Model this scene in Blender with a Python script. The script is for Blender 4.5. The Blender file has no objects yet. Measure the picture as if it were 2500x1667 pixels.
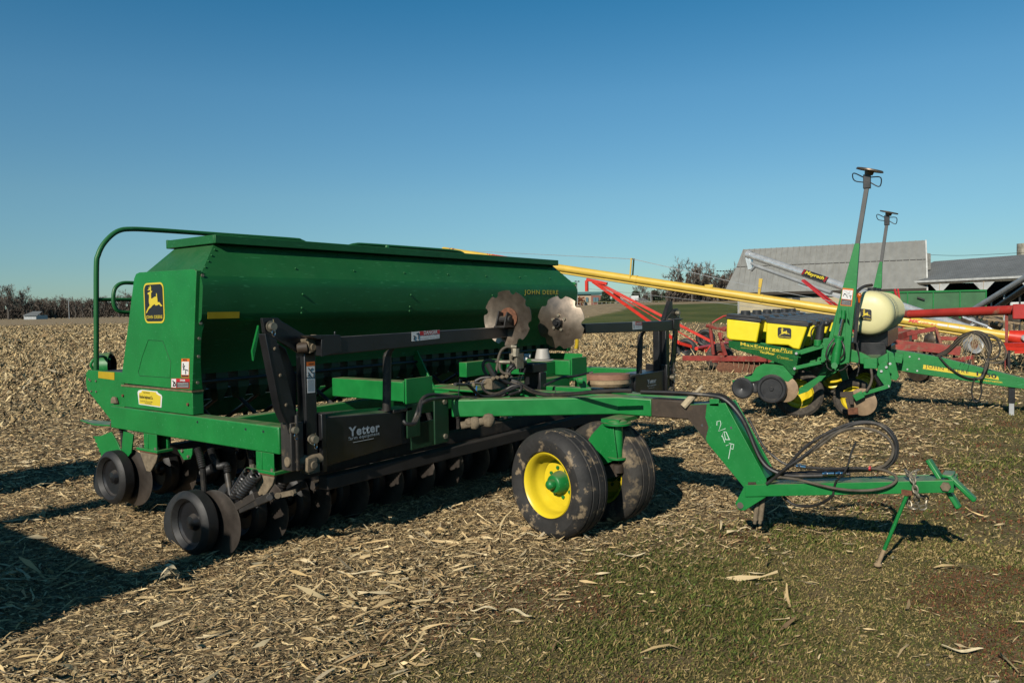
import bpy, math, random
import numpy as np
from mathutils import Vector, Matrix
S = bpy.context.scene
random.seed(7); RN = np.random.RandomState(11)
PI = math.pi
# ------------------------------------------------------------------ camera
CC = np.array([1250, 833.5]); FF = 1845.0; HH = 1.65
def _r(v):
    a = np.array([v[0]-CC[0], v[1]-CC[1], FF]); return a/np.linalg.norm(a)
_X = _r((2613, 730.)); _Y = _r((-1250, 800.)); _Y = _Y-_X*_X.dot(_Y); _Y /= np.linalg.norm(_Y)
_Z = np.cross(_X, _Y)
if _Z[1] > 0: _Z = -_Z
MM = np.array([_X, _Y, _Z]); OO = np.array([0, 0, HH])
cam = bpy.data.cameras.new('camera'); co = bpy.data.objects.new('camera', cam)
S.collection.objects.link(co); S.camera = co
cam.sensor_width = 36; cam.lens = 36*FF/2500; cam.clip_start = 0.05; cam.clip_end = 20000
co.matrix_world = Matrix(((MM[0,0], -MM[0,1], -MM[0,2], 0), (MM[1,0], -MM[1,1], -MM[1,2], 0),
                          (MM[2,0], -MM[2,1], -MM[2,2], HH), (0, 0, 0, 1)))
# ------------------------------------------------------------------ sky, sun
SUN_EL, SUN_AZ = 30.0, 9.5          # light travels towards world angle SUN_AZ
W = bpy.data.worlds.new('World'); S.world = W; W.use_nodes = True
nt = W.node_tree; bg = nt.nodes['Background']
sky = nt.nodes.new('ShaderNodeTexSky'); sky.sky_type = 'NISHITA'; sky.sun_disc = False
sky.sun_elevation = math.radians(SUN_EL)
sky.sun_rotation = math.radians(90-(SUN_AZ+180))
sky.altitude = 200; sky.air_density = 1.0; sky.dust_density = 0.25; sky.ozone_density = 2.0
tint = nt.nodes.new('ShaderNodeMix'); tint.data_type = 'RGBA'; tint.blend_type = 'MULTIPLY'; tint.inputs[0].default_value = 1; tint.inputs[7].default_value = (.62, 1.12, 1.28, 1)
tcw = nt.nodes.new('ShaderNodeTexCoord'); spw = nt.nodes.new('ShaderNodeSeparateXYZ'); nt.links.new(tcw.outputs['Generated'], spw.inputs[0])
rmp = nt.nodes.new('ShaderNodeValToRGB'); nt.links.new(spw.outputs['Z'], rmp.inputs[0]); cr = rmp.color_ramp
STOPS = ((0.0, (.36, .50, .58)), (.06, (.35, .52, .60)), (.143, (.40, .60, .63)), (.264, (.34, .645, .71)), (.37, (.18, .585, .70)), (1.0, (.04, .14, .20)))
cr.elements[0].position = 0; cr.elements[-1].position = 1
for pos, c in STOPS[1:-1]: cr.elements.new(pos)
for el_, (pos, c) in zip(cr.elements, STOPS): el_.position = pos; el_.color = (*c, 1)
nt.links.new(rmp.outputs[0], tint.inputs[7])
nt.links.new(sky.outputs[0], tint.inputs[6]); nt.links.new(tint.outputs[2], bg.inputs[0]); bg.inputs[1].default_value = 0.128
sl = bpy.data.lights.new('sun', 'SUN'); so = bpy.data.objects.new('sun', sl); S.collection.objects.link(so)
sl.energy = 5.0; sl.angle = math.radians(0.53); sl.color = (1.0, 0.92, 0.80)
e, a = math.radians(SUN_EL), math.radians(SUN_AZ)
ld = Vector((math.cos(a)*math.cos(e), math.sin(a)*math.cos(e), -math.sin(e)))
so.rotation_euler = ld.to_track_quat('-Z', 'Y').to_euler(); so.location = (0, 0, 30)
S.view_settings.view_transform = 'Standard'; S.view_settings.look = 'None'
S.view_settings.exposure = 0.0; S.view_settings.gamma = 1.0
S.render.engine = 'CYCLES'; S.cycles.max_bounces = 5; S.cycles.diffuse_bounces = 0; S.cycles.glossy_bounces = 3

# ------------------------------------------------------------------ geometry helpers
def V(p): return Vector([float(c) for c in p])
def ray(px, py): return MM @ np.array([px-CC[0], py-CC[1], FF])
def P(px, py, x=None, y=None, z=None):
    d = ray(px, py)
    t = (x-OO[0])/d[0] if x is not None else (y-OO[1])/d[1] if y is not None else (z-OO[2])/d[2]
    return V(OO+t*d)
def at(px, py, dep): return V(OO+ray(px, py)*dep/FF)
def z1(x, y): return 180+x/3.266, 520+y/3.266
def z2(x, y): return 180+x/3.135, 900+y/3.135
def z3(x, y): return 600+x/3.408, 740+y/3.408
def z4(x, y): return 1000+x/3.734, 640+y/3.734
def z5(x, y): return 1200+x/3.563, 900+y/3.563
def z6(x, y): return 1650+x/2.94, 900+y/2.94

def basis(n, up=(0, 0, 1)):
    n = V(n).normalized(); u = V(up)
    if abs(n.dot(u.normalized())) > .98: u = Vector((1, 0, 0))
    a = u.cross(n).normalized(); b = n.cross(a).normalized()
    return a, b, n
def crom(pts, k=8, closed=False):
    pts = [V(p) for p in pts]; n = len(pts); out = []
    rng = n if closed else n-1
    for i in range(rng):
        p0 = pts[(i-1) % n] if closed or i > 0 else pts[0]*2-pts[1]
        p1 = pts[i]; p2 = pts[(i+1) % n]
        p3 = pts[(i+2) % n] if closed or i+2 < n else p2*2-p1
        for j in range(k):
            t = j/k
            out.append(.5*((2*p1)+(p2-p0)*t+(2*p0-5*p1+4*p2-p3)*t*t+(3*p1-p0-3*p2+p3)*t**3))
    if not closed: out.append(pts[-1])
    return out
class MB:
    def __init__(s): s.v = []; s.f = []
    def add(s, vs, fs):
        o = len(s.v); s.v += [tuple(float(c) for c in v) for v in vs]; s.f += [tuple(i+o for i in f) for f in fs]; return s
    def box(s, x0, x1, y0, y1, z0, z1_):
        vs = [(x, y, z) for z in (z0, z1_) for y in (y0, y1) for x in (x0, x1)]
        return s.add(vs, [(0, 2, 3, 1), (4, 5, 7, 6), (0, 1, 5, 4), (2, 6, 7, 3), (0, 4, 6, 2), (1, 3, 7, 5)])
    def beam(s, p0, p1, w, h, up=(0, 0, 1), w1=None, h1=None):
        p0 = V(p0); p1 = V(p1); a, b, n = basis(p1-p0, up); w1 = w if w1 is None else w1; h1 = h if h1 is None else h1
        vs = []
        for p, ww, hh in ((p0, w, h), (p1, w1, h1)):
            for sa, sb in ((-1, -1), (1, -1), (1, 1), (-1, 1)): vs.append(p+a*sa*ww/2+b*sb*hh/2)
        return s.add(vs, [(3, 2, 1, 0), (4, 5, 6, 7), (0, 1, 5, 4), (1, 2, 6, 5), (2, 3, 7, 6), (3, 0, 4, 7)])
    def prism(s, pts, ext):
        pts = [V(p) for p in pts]; n = len(pts); e = V(ext)
        nrm = Vector((0, 0, 0))
        for i in range(n): nrm += pts[i].cross(pts[(i+1) % n])
        if nrm.dot(e) > 0: pts = pts[::-1]
        vs = pts+[p+e for p in pts]
        fs = [tuple(range(n)), tuple(range(2*n-1, n-1, -1))]+[(i, i+n, (i+1) % n+n, (i+1) % n) for i in range(n)]
        return s.add(vs, fs)
    def tube(s, pts, r, seg=10, closed=False, cap=True):
        pts = [V(p) for p in pts]; n = len(pts); vs = []; prev = None
        rr = r if isinstance(r, (list, tuple)) else [r]*n
        for i, p in enumerate(pts):
            if closed: t = pts[(i+1) % n]-pts[i-1]
            else: t = pts[min(i+1, n-1)]-pts[max(i-1, 0)]
            if t.length < 1e-9: t = Vector((0, 0, 1))
            t.normalize()
            if prev is None: a, b, _ = basis(t)
            else:
                a = prev-t*prev.dot(t)
                if a.length < 1e-6: a = basis(t)[0]
                a.normalize(); b = t.cross(a)
            prev = a
            for k in range(seg):
                g = 2*PI*k/seg; vs.append(p+(a*math.cos(g)+b*math.sin(g))*rr[i])
        fs = []
        for i in range(n if closed else n-1):
            j = (i+1) % n
            for k in range(seg): l = (k+1) % seg; fs.append((i*seg+k, i*seg+l, j*seg+l, j*seg+k))
        if cap and not closed:
            fs.append(tuple(range(seg-1, -1, -1))); fs.append(tuple(range((n-1)*seg, n*seg)))
        return s.add(vs, fs)
    def cyl(s, p0, p1, r, seg=16, r1=None): return s.tube([p0, p1], [r, r if r1 is None else r1], seg)
    def lathe(s, prof, o, axis, seg=32, up=(0, 0, 1)):
        a, b, n = basis(axis, up); o = V(o); vs = []; m = len(prof)
        for k in range(seg):
            g = 2*PI*k/seg; d = a*math.cos(g)+b*math.sin(g)
            for (h, r) in prof: vs.append(o+n*h+d*r)
        fs = []
        for k in range(seg):
            l = (k+1) % seg
            for i in range(m-1): fs.append((k*m+i, l*m+i, l*m+i+1, k*m+i+1))
        return s.add(vs, fs)
    def ball(s, c, r, seg=12, sc=(1, 1, 1)):
        n = seg//2; c = V(c); vs = [c+Vector((0, 0, r*sc[2]))]
        for i in range(1, n):
            t = PI*i/n
            for k in range(seg): g = 2*PI*k/seg; vs.append(c+Vector((r*sc[0]*math.sin(t)*math.cos(g), r*sc[1]*math.sin(t)*math.sin(g), r*sc[2]*math.cos(t))))
        vs.append(c-Vector((0, 0, r*sc[2]))); fs = []
        for k in range(seg):
            l = (k+1) % seg; fs.append((0, 1+k, 1+l)); fs.append((len(vs)-1, 1+(n-2)*seg+l, 1+(n-2)*seg+k))
            for i in range(n-2): fs.append((1+i*seg+k, 1+(i+1)*seg+k, 1+(i+1)*seg+l, 1+i*seg+l))
        return s.add(vs, fs)
    def bolt(s, p, n, r=.012, h=.009):
        p = V(p); n = V(n).normalized(); return s.tube([p, p+n*h], r, 6)
    def disc(s, o, axis, r, th, seg=40, dish=0, hole=0):
        pr = [(-th/2, hole), (dish*.3-th/2, r*.5), (dish-th*.1, r), (dish*.3+th/2, r*.5), (th/2, hole)] if dish else [(-th/2, hole), (-th/2, r*.96), (0, r), (th/2, r*.96), (th/2, hole)]
        return s.lathe(pr, o, axis, seg)
def link(o): S.collection.objects.link(o); return o
def part(name, mb, m, parent=None, bev=0.0, ang=35, flat=False):
    me = bpy.data.meshes.new(name); me.from_pydata(mb.v, [], mb.f); me.update()
    if not flat:
        me.shade_smooth(); me.set_sharp_from_angle(angle=math.radians(ang))
    me.materials.append(m)
    o = bpy.data.objects.new(name, me); link(o)
    if bev:
        b = o.modifiers.new('bevel', 'BEVEL'); b.width = bev; b.segments = 2; b.limit_method = 'ANGLE'; b.angle_limit = math.radians(40)
        b.use_clamp_overlap = True; b.harden_normals = False
    if parent is not None:
        o.parent = parent
        if parent.type == 'EMPTY' and parent.get('off') : o.location = -parent.location
    return o
def tag(o, label=None, cat=None, group=None, kind=None):
    if label: o['label'] = label
    if cat: o['category'] = cat
    if group: o['group'] = group
    if kind: o['kind'] = kind
    return o
def thing(name, label, cat, loc=(0, 0, 0), group=None, rotz=0, off=True):
    o = bpy.data.objects.new(name, None); link(o); o.location = loc; o.rotation_euler = (0, 0, rotz); o.empty_display_size = .2
    if off: o['off'] = 1
    return tag(o, label, cat, group)
def copy_tree(o, parent=None):
    c = o.copy(); link(c)
    if parent is not None: c.parent = parent
    for ch in [x for x in bpy.data.objects if x.parent == o]: copy_tree(ch, c)
    return c
def text(body, o, u, v, h, w, m, parent, name='lettering', bold=0.0, ext=.0006, shear=0.0, spacing=1.0):
    """flat lettering: o = lower left corner, u = reading direction, v = up"""
    cu = bpy.data.curves.new('t', 'FONT'); cu.body = body; cu.size = 1; cu.offset = bold; cu.shear = shear; cu.space_character = spacing; cu.extrude = 0.0; cu.resolution_u = 3
    to = bpy.data.objects.new('t', cu); link(to); bpy.context.view_layer.update()
    me = bpy.data.meshes.new_from_object(to); bpy.data.objects.remove(to); bpy.data.curves.remove(cu)
    n = len(me.vertices); c = np.zeros(n*3); me.vertices.foreach_get('co', c); c = c.reshape(-1, 3)
    mn = c.min(0); mx = c.max(0)
    u = V(u).normalized(); v = V(v).normalized(); nn = u.cross(v).normalized(); o = V(o)
    sx = w/(mx[0]-mn[0]); sy = h/(mx[1]-mn[1])
    q = np.outer((c[:, 0]-mn[0])*sx, u)+np.outer((c[:, 1]-mn[1])*sy, v)+np.array(o)+np.array(nn)*ext
    me.vertices.foreach_set('co', q.ravel().astype(np.float32)); me.update(); me.materials.clear(); me.materials.append(m); me.name = name
    ob = bpy.data.objects.new(name, me); link(ob); ob.parent = parent
    if parent.type == 'EMPTY' and parent.get('off'): ob.location = -parent.location
    return ob

# ------------------------------------------------------------------ materials
def mat(name, col, rough=.5, metal=0.0, var=0.0, vscale=6, col2=None, c2amt=0.0, c2scale=3, dust=None, bump=0.0, bscale=40, spec=.5, coat=0.0, scratch=None, c2soft=.12):
    m = bpy.data.materials.new(name); m.use_nodes = True; nt = m.node_tree; N = nt.nodes; L = nt.links
    b = N['Principled BSDF']; b.inputs['Roughness'].default_value = rough; b.inputs['Metallic'].default_value = metal
    b.inputs['Specular IOR Level'].default_value = spec
    if coat: b.inputs['Coat Weight'].default_value = coat; b.inputs['Coat Roughness'].default_value = .15
    tc = N.new('ShaderNodeTexCoord').outputs['Object']
    def noise(sc, det=4, rough_=.6, vec=None):
        n = N.new('ShaderNodeTexNoise'); n.inputs['Scale'].default_value = sc; n.inputs['Detail'].default_value = det; n.inputs['Roughness'].default_value = rough_
        L.new(vec or tc, n.inputs['Vector']); return n.outputs['Fac']
    def ramp(f, a, b_):
        r = N.new('ShaderNodeMapRange'); r.inputs['From Min'].default_value = a; r.inputs['From Max'].default_value = b_; L.new(f, r.inputs['Value']); return r.outputs[0]
    def mix(f, c1, c2):
        x = N.new('ShaderNodeMix'); x.data_type = 'RGBA'
        if isinstance(f, float): x.inputs[0].default_value = f
        else: L.new(f, x.inputs[0])
        for i, c in ((6, c1), (7, c2)):
            if isinstance(c, tuple): x.inputs[i].default_value = (*c, 1)
            else: L.new(c, x.inputs[i])
        return x.outputs[2]
    cur = tuple(col)
    if var:
        lo = tuple(c*(1-var) for c in col); hi = tuple(min(1, c*(1+var)+.004*var) for c in col)
        cur = mix(ramp(noise(vscale), .3, .7), lo, hi)
    if col2 is not None:
        cur = mix(ramp(noise(c2scale, 6, .65), .62-c2amt, .62-c2amt+c2soft), cur, tuple(col2))
    if scratch is not None:
        mp = N.new('ShaderNodeMapping'); L.new(tc, mp.inputs['Vector']); mp.inputs['Rotation'].default_value = (.3, .5, .9); mp.inputs['Scale'].default_value = (3, 26, 26)
        cur = mix(ramp(noise(3, 2, .5, mp.outputs[0]), .655, .70), cur, tuple(scratch))
    if dust is not None:
        g = N.new('ShaderNodeNewGeometry'); sp = N.new('ShaderNodeSeparateXYZ'); L.new(g.outputs['Normal'], sp.inputs[0])
        up = ramp(sp.outputs['Z'], .55, .95); nz = ramp(noise(9, 5), .25, .6)
        mu = N.new('ShaderNodeMath'); mu.operation = 'MULTIPLY'; L.new(up, mu.inputs[0]); L.new(nz, mu.inputs[1])
        m2 = N.new('ShaderNodeMath'); m2.operation = 'MULTIPLY'; L.new(mu.outputs[0], m2.inputs[0]); m2.inputs[1].default_value = dust[3]
        cur = mix(m2.outputs[0], cur, tuple(dust[:3]))
    if isinstance(cur, tuple): b.inputs['Base Color'].default_value = (*cur, 1)
    else: L.new(cur, b.inputs['Base Color'])
    r = N.new('ShaderNodeMapRange'); L.new(noise(12, 3), r.inputs['Value']); r.inputs['To Min'].default_value = max(.03, rough-.09); r.inputs['To Max'].default_value = min(1, rough+.12)
    L.new(r.outputs[0], b.inputs['Roughness'])
    if bump:
        bp = N.new('ShaderNodeBump'); bp.inputs['Strength'].default_value = bump; bp.inputs['Distance'].default_value = .01; L.new(noise(bscale, 5), bp.inputs['Height']); L.new(bp.outputs[0], b.inputs['Normal'])
    return m
DUST = (.24, .19, .12, .55)
M = {}
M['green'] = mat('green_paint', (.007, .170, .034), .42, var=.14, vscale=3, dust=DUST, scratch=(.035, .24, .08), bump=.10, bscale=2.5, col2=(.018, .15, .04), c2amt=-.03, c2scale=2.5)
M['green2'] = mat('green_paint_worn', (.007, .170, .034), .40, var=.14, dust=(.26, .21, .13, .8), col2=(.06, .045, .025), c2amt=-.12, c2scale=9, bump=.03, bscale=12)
M['gbox'] = mat('green_paint_shaded', (.010, .105, .026), .46, var=.16, vscale=1.3, col2=(.020, .112, .038), c2amt=.08, c2scale=1.6, c2soft=.3, dust=(.10, .17, .08, .3), scratch=(.03, .17, .06), bump=.10, bscale=2.2, spec=.35)  # same paint as the end panels, front shade put into the colour
M['greenrust'] = mat('green_paint_burnt', (.011, .150, .036), .45, var=.1, dust=DUST)
M['brown'] = mat('burnt_brown_paint', (.040, .027, .017), .6, var=.3, vscale=14, col2=(.085, .055, .03), c2amt=.05, c2scale=12, bump=.1)
M['black'] = mat('black_paint', (.010, .0105, .012), .34, var=.3, dust=(.16, .14, .12, .55), col2=(.05, .043, .035), c2amt=-.08, c2scale=14, bump=.05, bscale=30)
M['blackworn'] = mat('black_paint_dirty', (.022, .020, .018), .55, var=.4, dust=(.2, .16, .11, .7), col2=(.09, .068, .045), c2amt=.06, c2scale=9, bump=.1)
M['shaft'] = mat('dirty_steel_beam', (.030, .024, .019), .7, var=.4, dust=(.10, .08, .05, .6), col2=(.06, .045, .03), c2amt=.05, c2scale=10, bump=.1)
M['dirty'] = mat('dirt_caked_steel', (.16, .125, .08), .85, var=.35, vscale=22, bump=.25, bscale=60)
M['rubber'] = mat('black_rubber', (.012, .012, .012), .55, var=.3, vscale=16, col2=(.05, .043, .033), c2amt=-.02, c2scale=10, bump=.08)
M['mudtyre'] = mat('tyre_rubber_with_dried_mud', (.020, .019, .018), .72, var=.35, vscale=9, col2=(.22, .165, .10), c2amt=.055, c2scale=11, bump=.3, bscale=45, c2soft=.07)
M['mudtyre2'] = mat('tyre_rubber_caked_with_mud', (.030, .027, .023), .8, var=.4, vscale=9, col2=(.20, .15, .09), c2amt=.12, c2scale=7, bump=.4, bscale=45, c2soft=.12)
M['tread'] = mat('dusty_tyre_rubber', (.055, .046, .036), .85, var=.4, vscale=20, col2=(.16, .125, .08), c2amt=.05, c2scale=14, bump=.3, bscale=60)
M['yrim'] = mat('yellow_rim_paint', (.72, .54, .022), .32, var=.07, col2=(.2, .11, .03), c2amt=-.16, c2scale=16)
M['ylid'] = mat('yellow_plastic', (.72, .60, .012), .42, var=.05)
M['yauger'] = mat('yellow_auger_paint', (.60, .40, .060), .38, var=.12, vscale=2, col2=(.2, .12, .04), c2amt=-.15, c2scale=9)
M['ytape'] = mat('yellow_reflector', (.42, .29, .012), .35, var=.08)
M['ydecal'] = mat('yellow_decal', (.60, .47, .035), .4)
M['blk'] = mat('black_decal', (.014, .015, .020), .4)
M['blkplastic'] = mat('black_plastic', (.022, .023, .025), .38, var=.2, dust=(.20, .18, .15, .5))
M['white'] = mat('white_decal', (.62, .62, .60), .5, var=.05)
M['grey'] = mat('grey_print', (.20, .20, .20), .5)
M['silvertxt'] = mat('silver_print', (.34, .38, .40), .4)
M['redd'] = mat('red_decal', (.42, .018, .022), .4)
M['orange'] = mat('orange_decal', (.62, .14, .015), .4)
M['redpaint'] = mat('red_paint', (.36, .016, .012), .42, var=.2, vscale=4, dust=DUST)
M['redbright'] = mat('bright_red_paint', (.56, .032, .015), .35, var=.1)
M['redfaded'] = mat('faded_red_paint', (.24, .032, .022), .7, var=.3, vscale=5, col2=(.19, .10, .06), c2amt=.08, c2scale=6, dust=(.25, .18, .11, .8))
M['steel'] = mat('worn_disc_steel', (.22, .175, .135), .36, .85, var=.3, vscale=6, col2=(.10, .07, .05), c2amt=.0, c2scale=5, bump=.05)
M['steeld'] = mat('dull_disc_steel', (.125, .105, .09), .33, .75, var=.4, vscale=5, col2=(.12, .06, .03), c2amt=-.06, c2scale=6, bump=.05)
M['steelr'] = mat('rusty_disc_steel', (.15, .115, .085), .42, .7, var=.3, vscale=6, col2=(.17, .085, .04), c2amt=.05, c2scale=8, bump=.1)
M['coulter'] = mat('muddy_coulter', (.27, .185, .11), .65, .15, var=.25, vscale=9, col2=(.16, .085, .04), c2amt=.03, c2scale=6, bump=.1)
M['rust'] = mat('rust', (.13, .052, .025), .85, var=.4, vscale=25, bump=.3)
M['rustband'] = mat('dusty_rust_band', (.23, .115, .07), .8, var=.3, vscale=10, bump=.1)
M['tandirt'] = mat('tan_dirt', (.30, .215, .125), .85, var=.25, vscale=12, bump=.2)
M['zinc'] = mat('zinc_bolts', (.27, .24, .18), .45, .6, var=.2, vscale=40)
M['chrome'] = mat('chrome', (.6, .6, .6), .12, 1.0)
M['galv'] = mat('galvanised_steel', (.66, .67, .66), .28, .55, var=.2, vscale=8)
M['galvd'] = mat('dull_galvanised', (.34, .35, .35), .5, .3, var=.2, vscale=3)
M['hose'] = mat('rubber_hose', (.018, .017, .016), .5, var=.4, vscale=8, col2=(.08, .065, .045), c2amt=.05, c2scale=7)
M['hosed'] = mat('dusty_hose', (.085, .07, .05), .7, var=.4, vscale=12)
M['tank'] = mat('cream_poly_tank', (.62, .58, .30), .42, var=.05, vscale=2, dust=(.45, .40, .24, .3))
M['amber'] = mat('amber_lens', (.45, .10, .01), .15, var=.05)
M['greyplastic'] = mat('grey_plastic', (.36, .34, .30), .5, var=.1)
M['woodstick'] = mat('weathered_pale_stick', (.38, .31, .20), .8, var=.2, vscale=30)
M['chalk'] = mat('white_marker', (.55, .66, .58), .6)
M['seal'] = mat('dusty_joint', (.14, .11, .05), .8, var=.3, vscale=20)

# ------------------------------------------------------------------ emblem: leaping deer badge
DEER = [(275,1105),(345,990),(400,920),(440,875),(425,790),(430,720),(450,620),(460,540),(420,535),(415,490),(470,465),(515,450),(515,400),(430,410),(432,388),(490,368),(458,350),(465,335),(502,345),(480,308),(498,302),(530,350),(522,270),(540,262),(560,320),(550,400),(548,440),(590,425),(575,468),(540,485),(530,560),(518,665),(560,660),(640,620),(705,605),(702,560),(722,500),(740,540),(732,610),(735,700),(728,785),(790,785),(830,850),(880,905),(815,915),(770,850),(690,885),(645,885),(620,840),(540,880),(470,945),(400,985),(350,1050),(310,1110)]
def deer_uv():
    o = []
    for x, y in DEER:
        t = (y-180)/1250; xl = 290-105*t; xr = 1000-120*t; o.append(((x-xl)/(xr-xl), 1-t))
    return o
def rrect(u0, u1, v0, v1, r, asp, k=5):
    pts = []
    for cx, cy, a0 in ((u1-r, v1-r*asp, 0), (u0+r, v1-r*asp, 90), (u0+r, v0+r*asp, 180), (u1-r, v0+r*asp, 270)):
        for i in range(k+1): g = math.radians(a0+90*i/k); pts.append((cx+r*math.cos(g), cy+r*asp*math.sin(g)))
    return pts
def badge(o, u, v, w, h, parent, txt='JOHN DEERE', border=True, squeeze=1.0):
    o = V(o); u = V(u).normalized(); v = V(v).normalized(); n = u.cross(v)
    f = lambda a, b, d: o+u*a*w+v*b*h+n*d
    asp = w/h
    if border:
        mb = MB(); mb.prism([f(a, b, .0005) for a, b in rrect(0, 1, 0, 1, .17, asp)], n*.0012); part('badge_border', mb, M['ydecal'], parent, flat=True)
    mb = MB(); mb.prism([f(a, b, .001) for a, b in rrect(.045, .955, .045*asp, 1-.045*asp, .14, asp)], n*.0014); bd = part('emblem', mb, M['blk'], parent, flat=True)
    mb = MB(); mb.prism([f(.5+(a-.5)*squeeze, b, .003) for a, b in deer_uv()], n*.0008); d = part('leaping_deer', mb, M['ydecal'], bd, flat=True)
    t = text(txt, f(.075, .09, .003), u, v, h*.105*(1 if squeeze == 1 else 1.25), w*.83, M['ydecal'], bd, bold=.008, spacing=1.06)
    return bd
exec_parts = []
# ================================================================== THE SEED DRILL
XL, XR = 3.0, 8.15
drill = thing('seed_drill', 'large green no-till seed drill with long lidded hopper, black marker arms and twin yellow-rimmed wheels', 'seed drill', (5.2, 3.6, 0))
def y4(p, yy): return [P(*z3(*q), y=yy) for q in p]
# --- seed hopper
mb = MB()
y0, y1_ = 4.97, 5.82
def ring(pts): return pts
sec = [(y0, 1.60), (y0-.003, 1.66), (y0-.003, 1.86), (y0+.004, 1.90), (y0+.02, 1.93)]
A0, A1 = XL+.03, XR-.03
fr = [(A0, y0+.02, 1.93), (A1, y0+.02, 1.93), (A1, y1_, 1.95), (A0, y1_, 1.95)]
tp = [(3.285, 5.20, 2.195), (7.885, 5.20, 2.195), (7.885, 5.72, 2.195), (3.285, 5.72, 2.195)]
mb.add(fr+tp, [(0, 1, 5, 4), (1, 2, 6, 5), (2, 3, 7, 6), (3, 0, 4, 7), (4, 5, 6, 7)])
prof = [(y0+.02, 1.93), (y0+.003, 1.895), (y0-.006, 1.85), (y0+.018, 1.66), (y0+.026, 1.62), (y0+.06, 1.59), (5.30, 1.36), (5.32, 1.20), (5.55, 1.20), (5.6, 1.26), (y1_, 1.6), (y1_, 1.95)]
vs = []
for x in (A0, A1): vs += [(x, p[0], p[1]) for p in prof]
n = len(prof)
mb.add(vs, [(i, i+1, n+i+1, n+i) for i in range(n-1)]+[tuple(range(n-1, -1, -1)), tuple(range(n, 2*n))])
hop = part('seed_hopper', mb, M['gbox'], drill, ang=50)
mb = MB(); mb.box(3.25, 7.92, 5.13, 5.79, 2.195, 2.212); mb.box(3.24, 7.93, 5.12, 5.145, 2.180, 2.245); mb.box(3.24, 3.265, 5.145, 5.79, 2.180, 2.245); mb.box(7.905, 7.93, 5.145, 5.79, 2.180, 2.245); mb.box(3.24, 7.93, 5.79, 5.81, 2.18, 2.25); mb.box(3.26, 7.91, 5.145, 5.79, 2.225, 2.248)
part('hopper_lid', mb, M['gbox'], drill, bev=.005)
mb = MB()
for i in range(7):
    x = 3.9+i*.62
    if i % 2 == 0:
        mb.ball((x, y0-.006, 1.80), .009, 8); mb.ball((x, y0+.012, 1.69), .009, 8); mb.ball((x, y0+.018, 1.65), .009, 8)
    mb.ball((x, y0+.075, 2.01), .008, 8); mb.ball((x-.08, y0+.19, 2.15), .008, 8)
for k in range(6):
    t = k/5; mb.ball((3.03+.255*t*.97+.02, y0+.03+.18*t, 1.945+.235*t), .009, 8); mb.ball((8.12-.255*t*.97-.02, y0+.03+.18*t, 1.945+.235*t), .008, 8)
for k in range(7): mb.ball((3.035, 5.05+k*.11, 1.965), .008, 8)
part('rivets', mb, M['gbox'], hop)
mb = MB(); p = P(*z1(1082, 800), y=y0-.005); q = P(*z1(1335, 797), y=y0-.005); mb.prism([(p.x, y0+.0155, 1.668), (q.x, y0+.0155, 1.668), (q.x, y0+.0215, 1.62), (p.x, y0+.0215, 1.62)], (0, -.0015, 0)); part('reflector_strip', mb, M['ytape'], hop, flat=True)
p = P(*z4(1045, 305), y=y0-.006)
text('JOHN DEERE', (p.x+.012, y0-.0055, p.z-.008), (1, 0, 0), (0, 0, 1), .066, P(*z4(1350, 305), y=y0).x-p.x, M['blk'], hop, bold=.02, spacing=1.15)
text('JOHN DEERE', (p.x, y0-.0075, p.z), (1, 0, 0), (0, 0, 1), .066, P(*z4(1350, 305), y=y0).x-p.x, M['ydecal'], hop, bold=.012, spacing=1.15)
# seed cups under the hopper
M['dgreen'] = mat('dark_green_casting_and_shade', (.006, .036, .014), .5, var=.2)
for i in range(26):
    x = 3.2+i*.19; mb = MB()
    mb.box(x-.05, x+.05, 5.33, 5.50, 1.07, 1.20); mb.prism([(x-.045, 5.33, 1.07), (x+.045, 5.33, 1.07), (x+.02, 5.36, .98), (x-.02, 5.36, .98)], (0, .1, 0)); part('seed_cup', mb, M['dgreen'], drill)

mb = MB(); mb.cyl((3.05, 5.30, 1.14), (8.1, 5.30, 1.14), .014, 8); mb.box(3.05, 8.1, 5.52, 5.58, .98, 1.06); part('metering_shaft', mb, M['black'], drill)
# --- end panels
def panel(x, s):
    mb = MB()
    pts = []
    for cy, cz, a0 in ((5.82, 1.945, 90), ):
        pass
    out = [(4.99, 1.955), (5.02, 1.975), (5.78, 1.985), (5.83, 1.975), (5.862, 1.94), (6.135, 1.115), (5.10, 1.105)]
    mb.prism([(x, a, b) for a, b in out], (s*.012, 0, 0))
    wv = [(1.965, .040), (1.90, .055), (1.85, .062), (1.76, .062), (1.70, .075), (1.66, .088), (1.60, .085), (1.53, .066), (1.45, .058), (1.30, .062), (1.20, .072), (1.105, .085)]
    fl = [(x, 4.99+(1.955-z)*.129, z) for z in (1.965, 1.105)]
    poly = [(x, 4.99+(1.955-z)*.129, z) for z, w in wv]+[(x+s*w, 4.99+(1.955-z)*.129, z) for z, w in reversed(wv)]
    mb.prism(poly, (0, .006, 0))
    pn = part('end_panel', mb, M['green'], drill, bev=.008)
    m2 = MB()
    for z in (1.93, 1.86, 1.76, 1.69, 1.59, 1.48, 1.35, 1.16): m2.bolt((x+s*(.042 if z > 1.5 else .035), 4.985+(1.955-z)*.129, z), (0, -1, 0), .011, .012)
    part('flange_bolts', m2, M['zinc'], pn)
    return pn
pl = panel(XL, 1); pr = panel(XR, -1)
mb = MB(); hp = [(595, 1012), (710, 1020), (775, 1190), (768, 1312), (527, 1297), (514, 1270), (545, 1150)]
mb.tube([P(*z1(*q), x=XL-.0005) for q in hp], .0022, 6, closed=True); part('access_hatch_outline', mb, mat('dark_seam', (.004, .05, .014), .6), pl)
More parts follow.
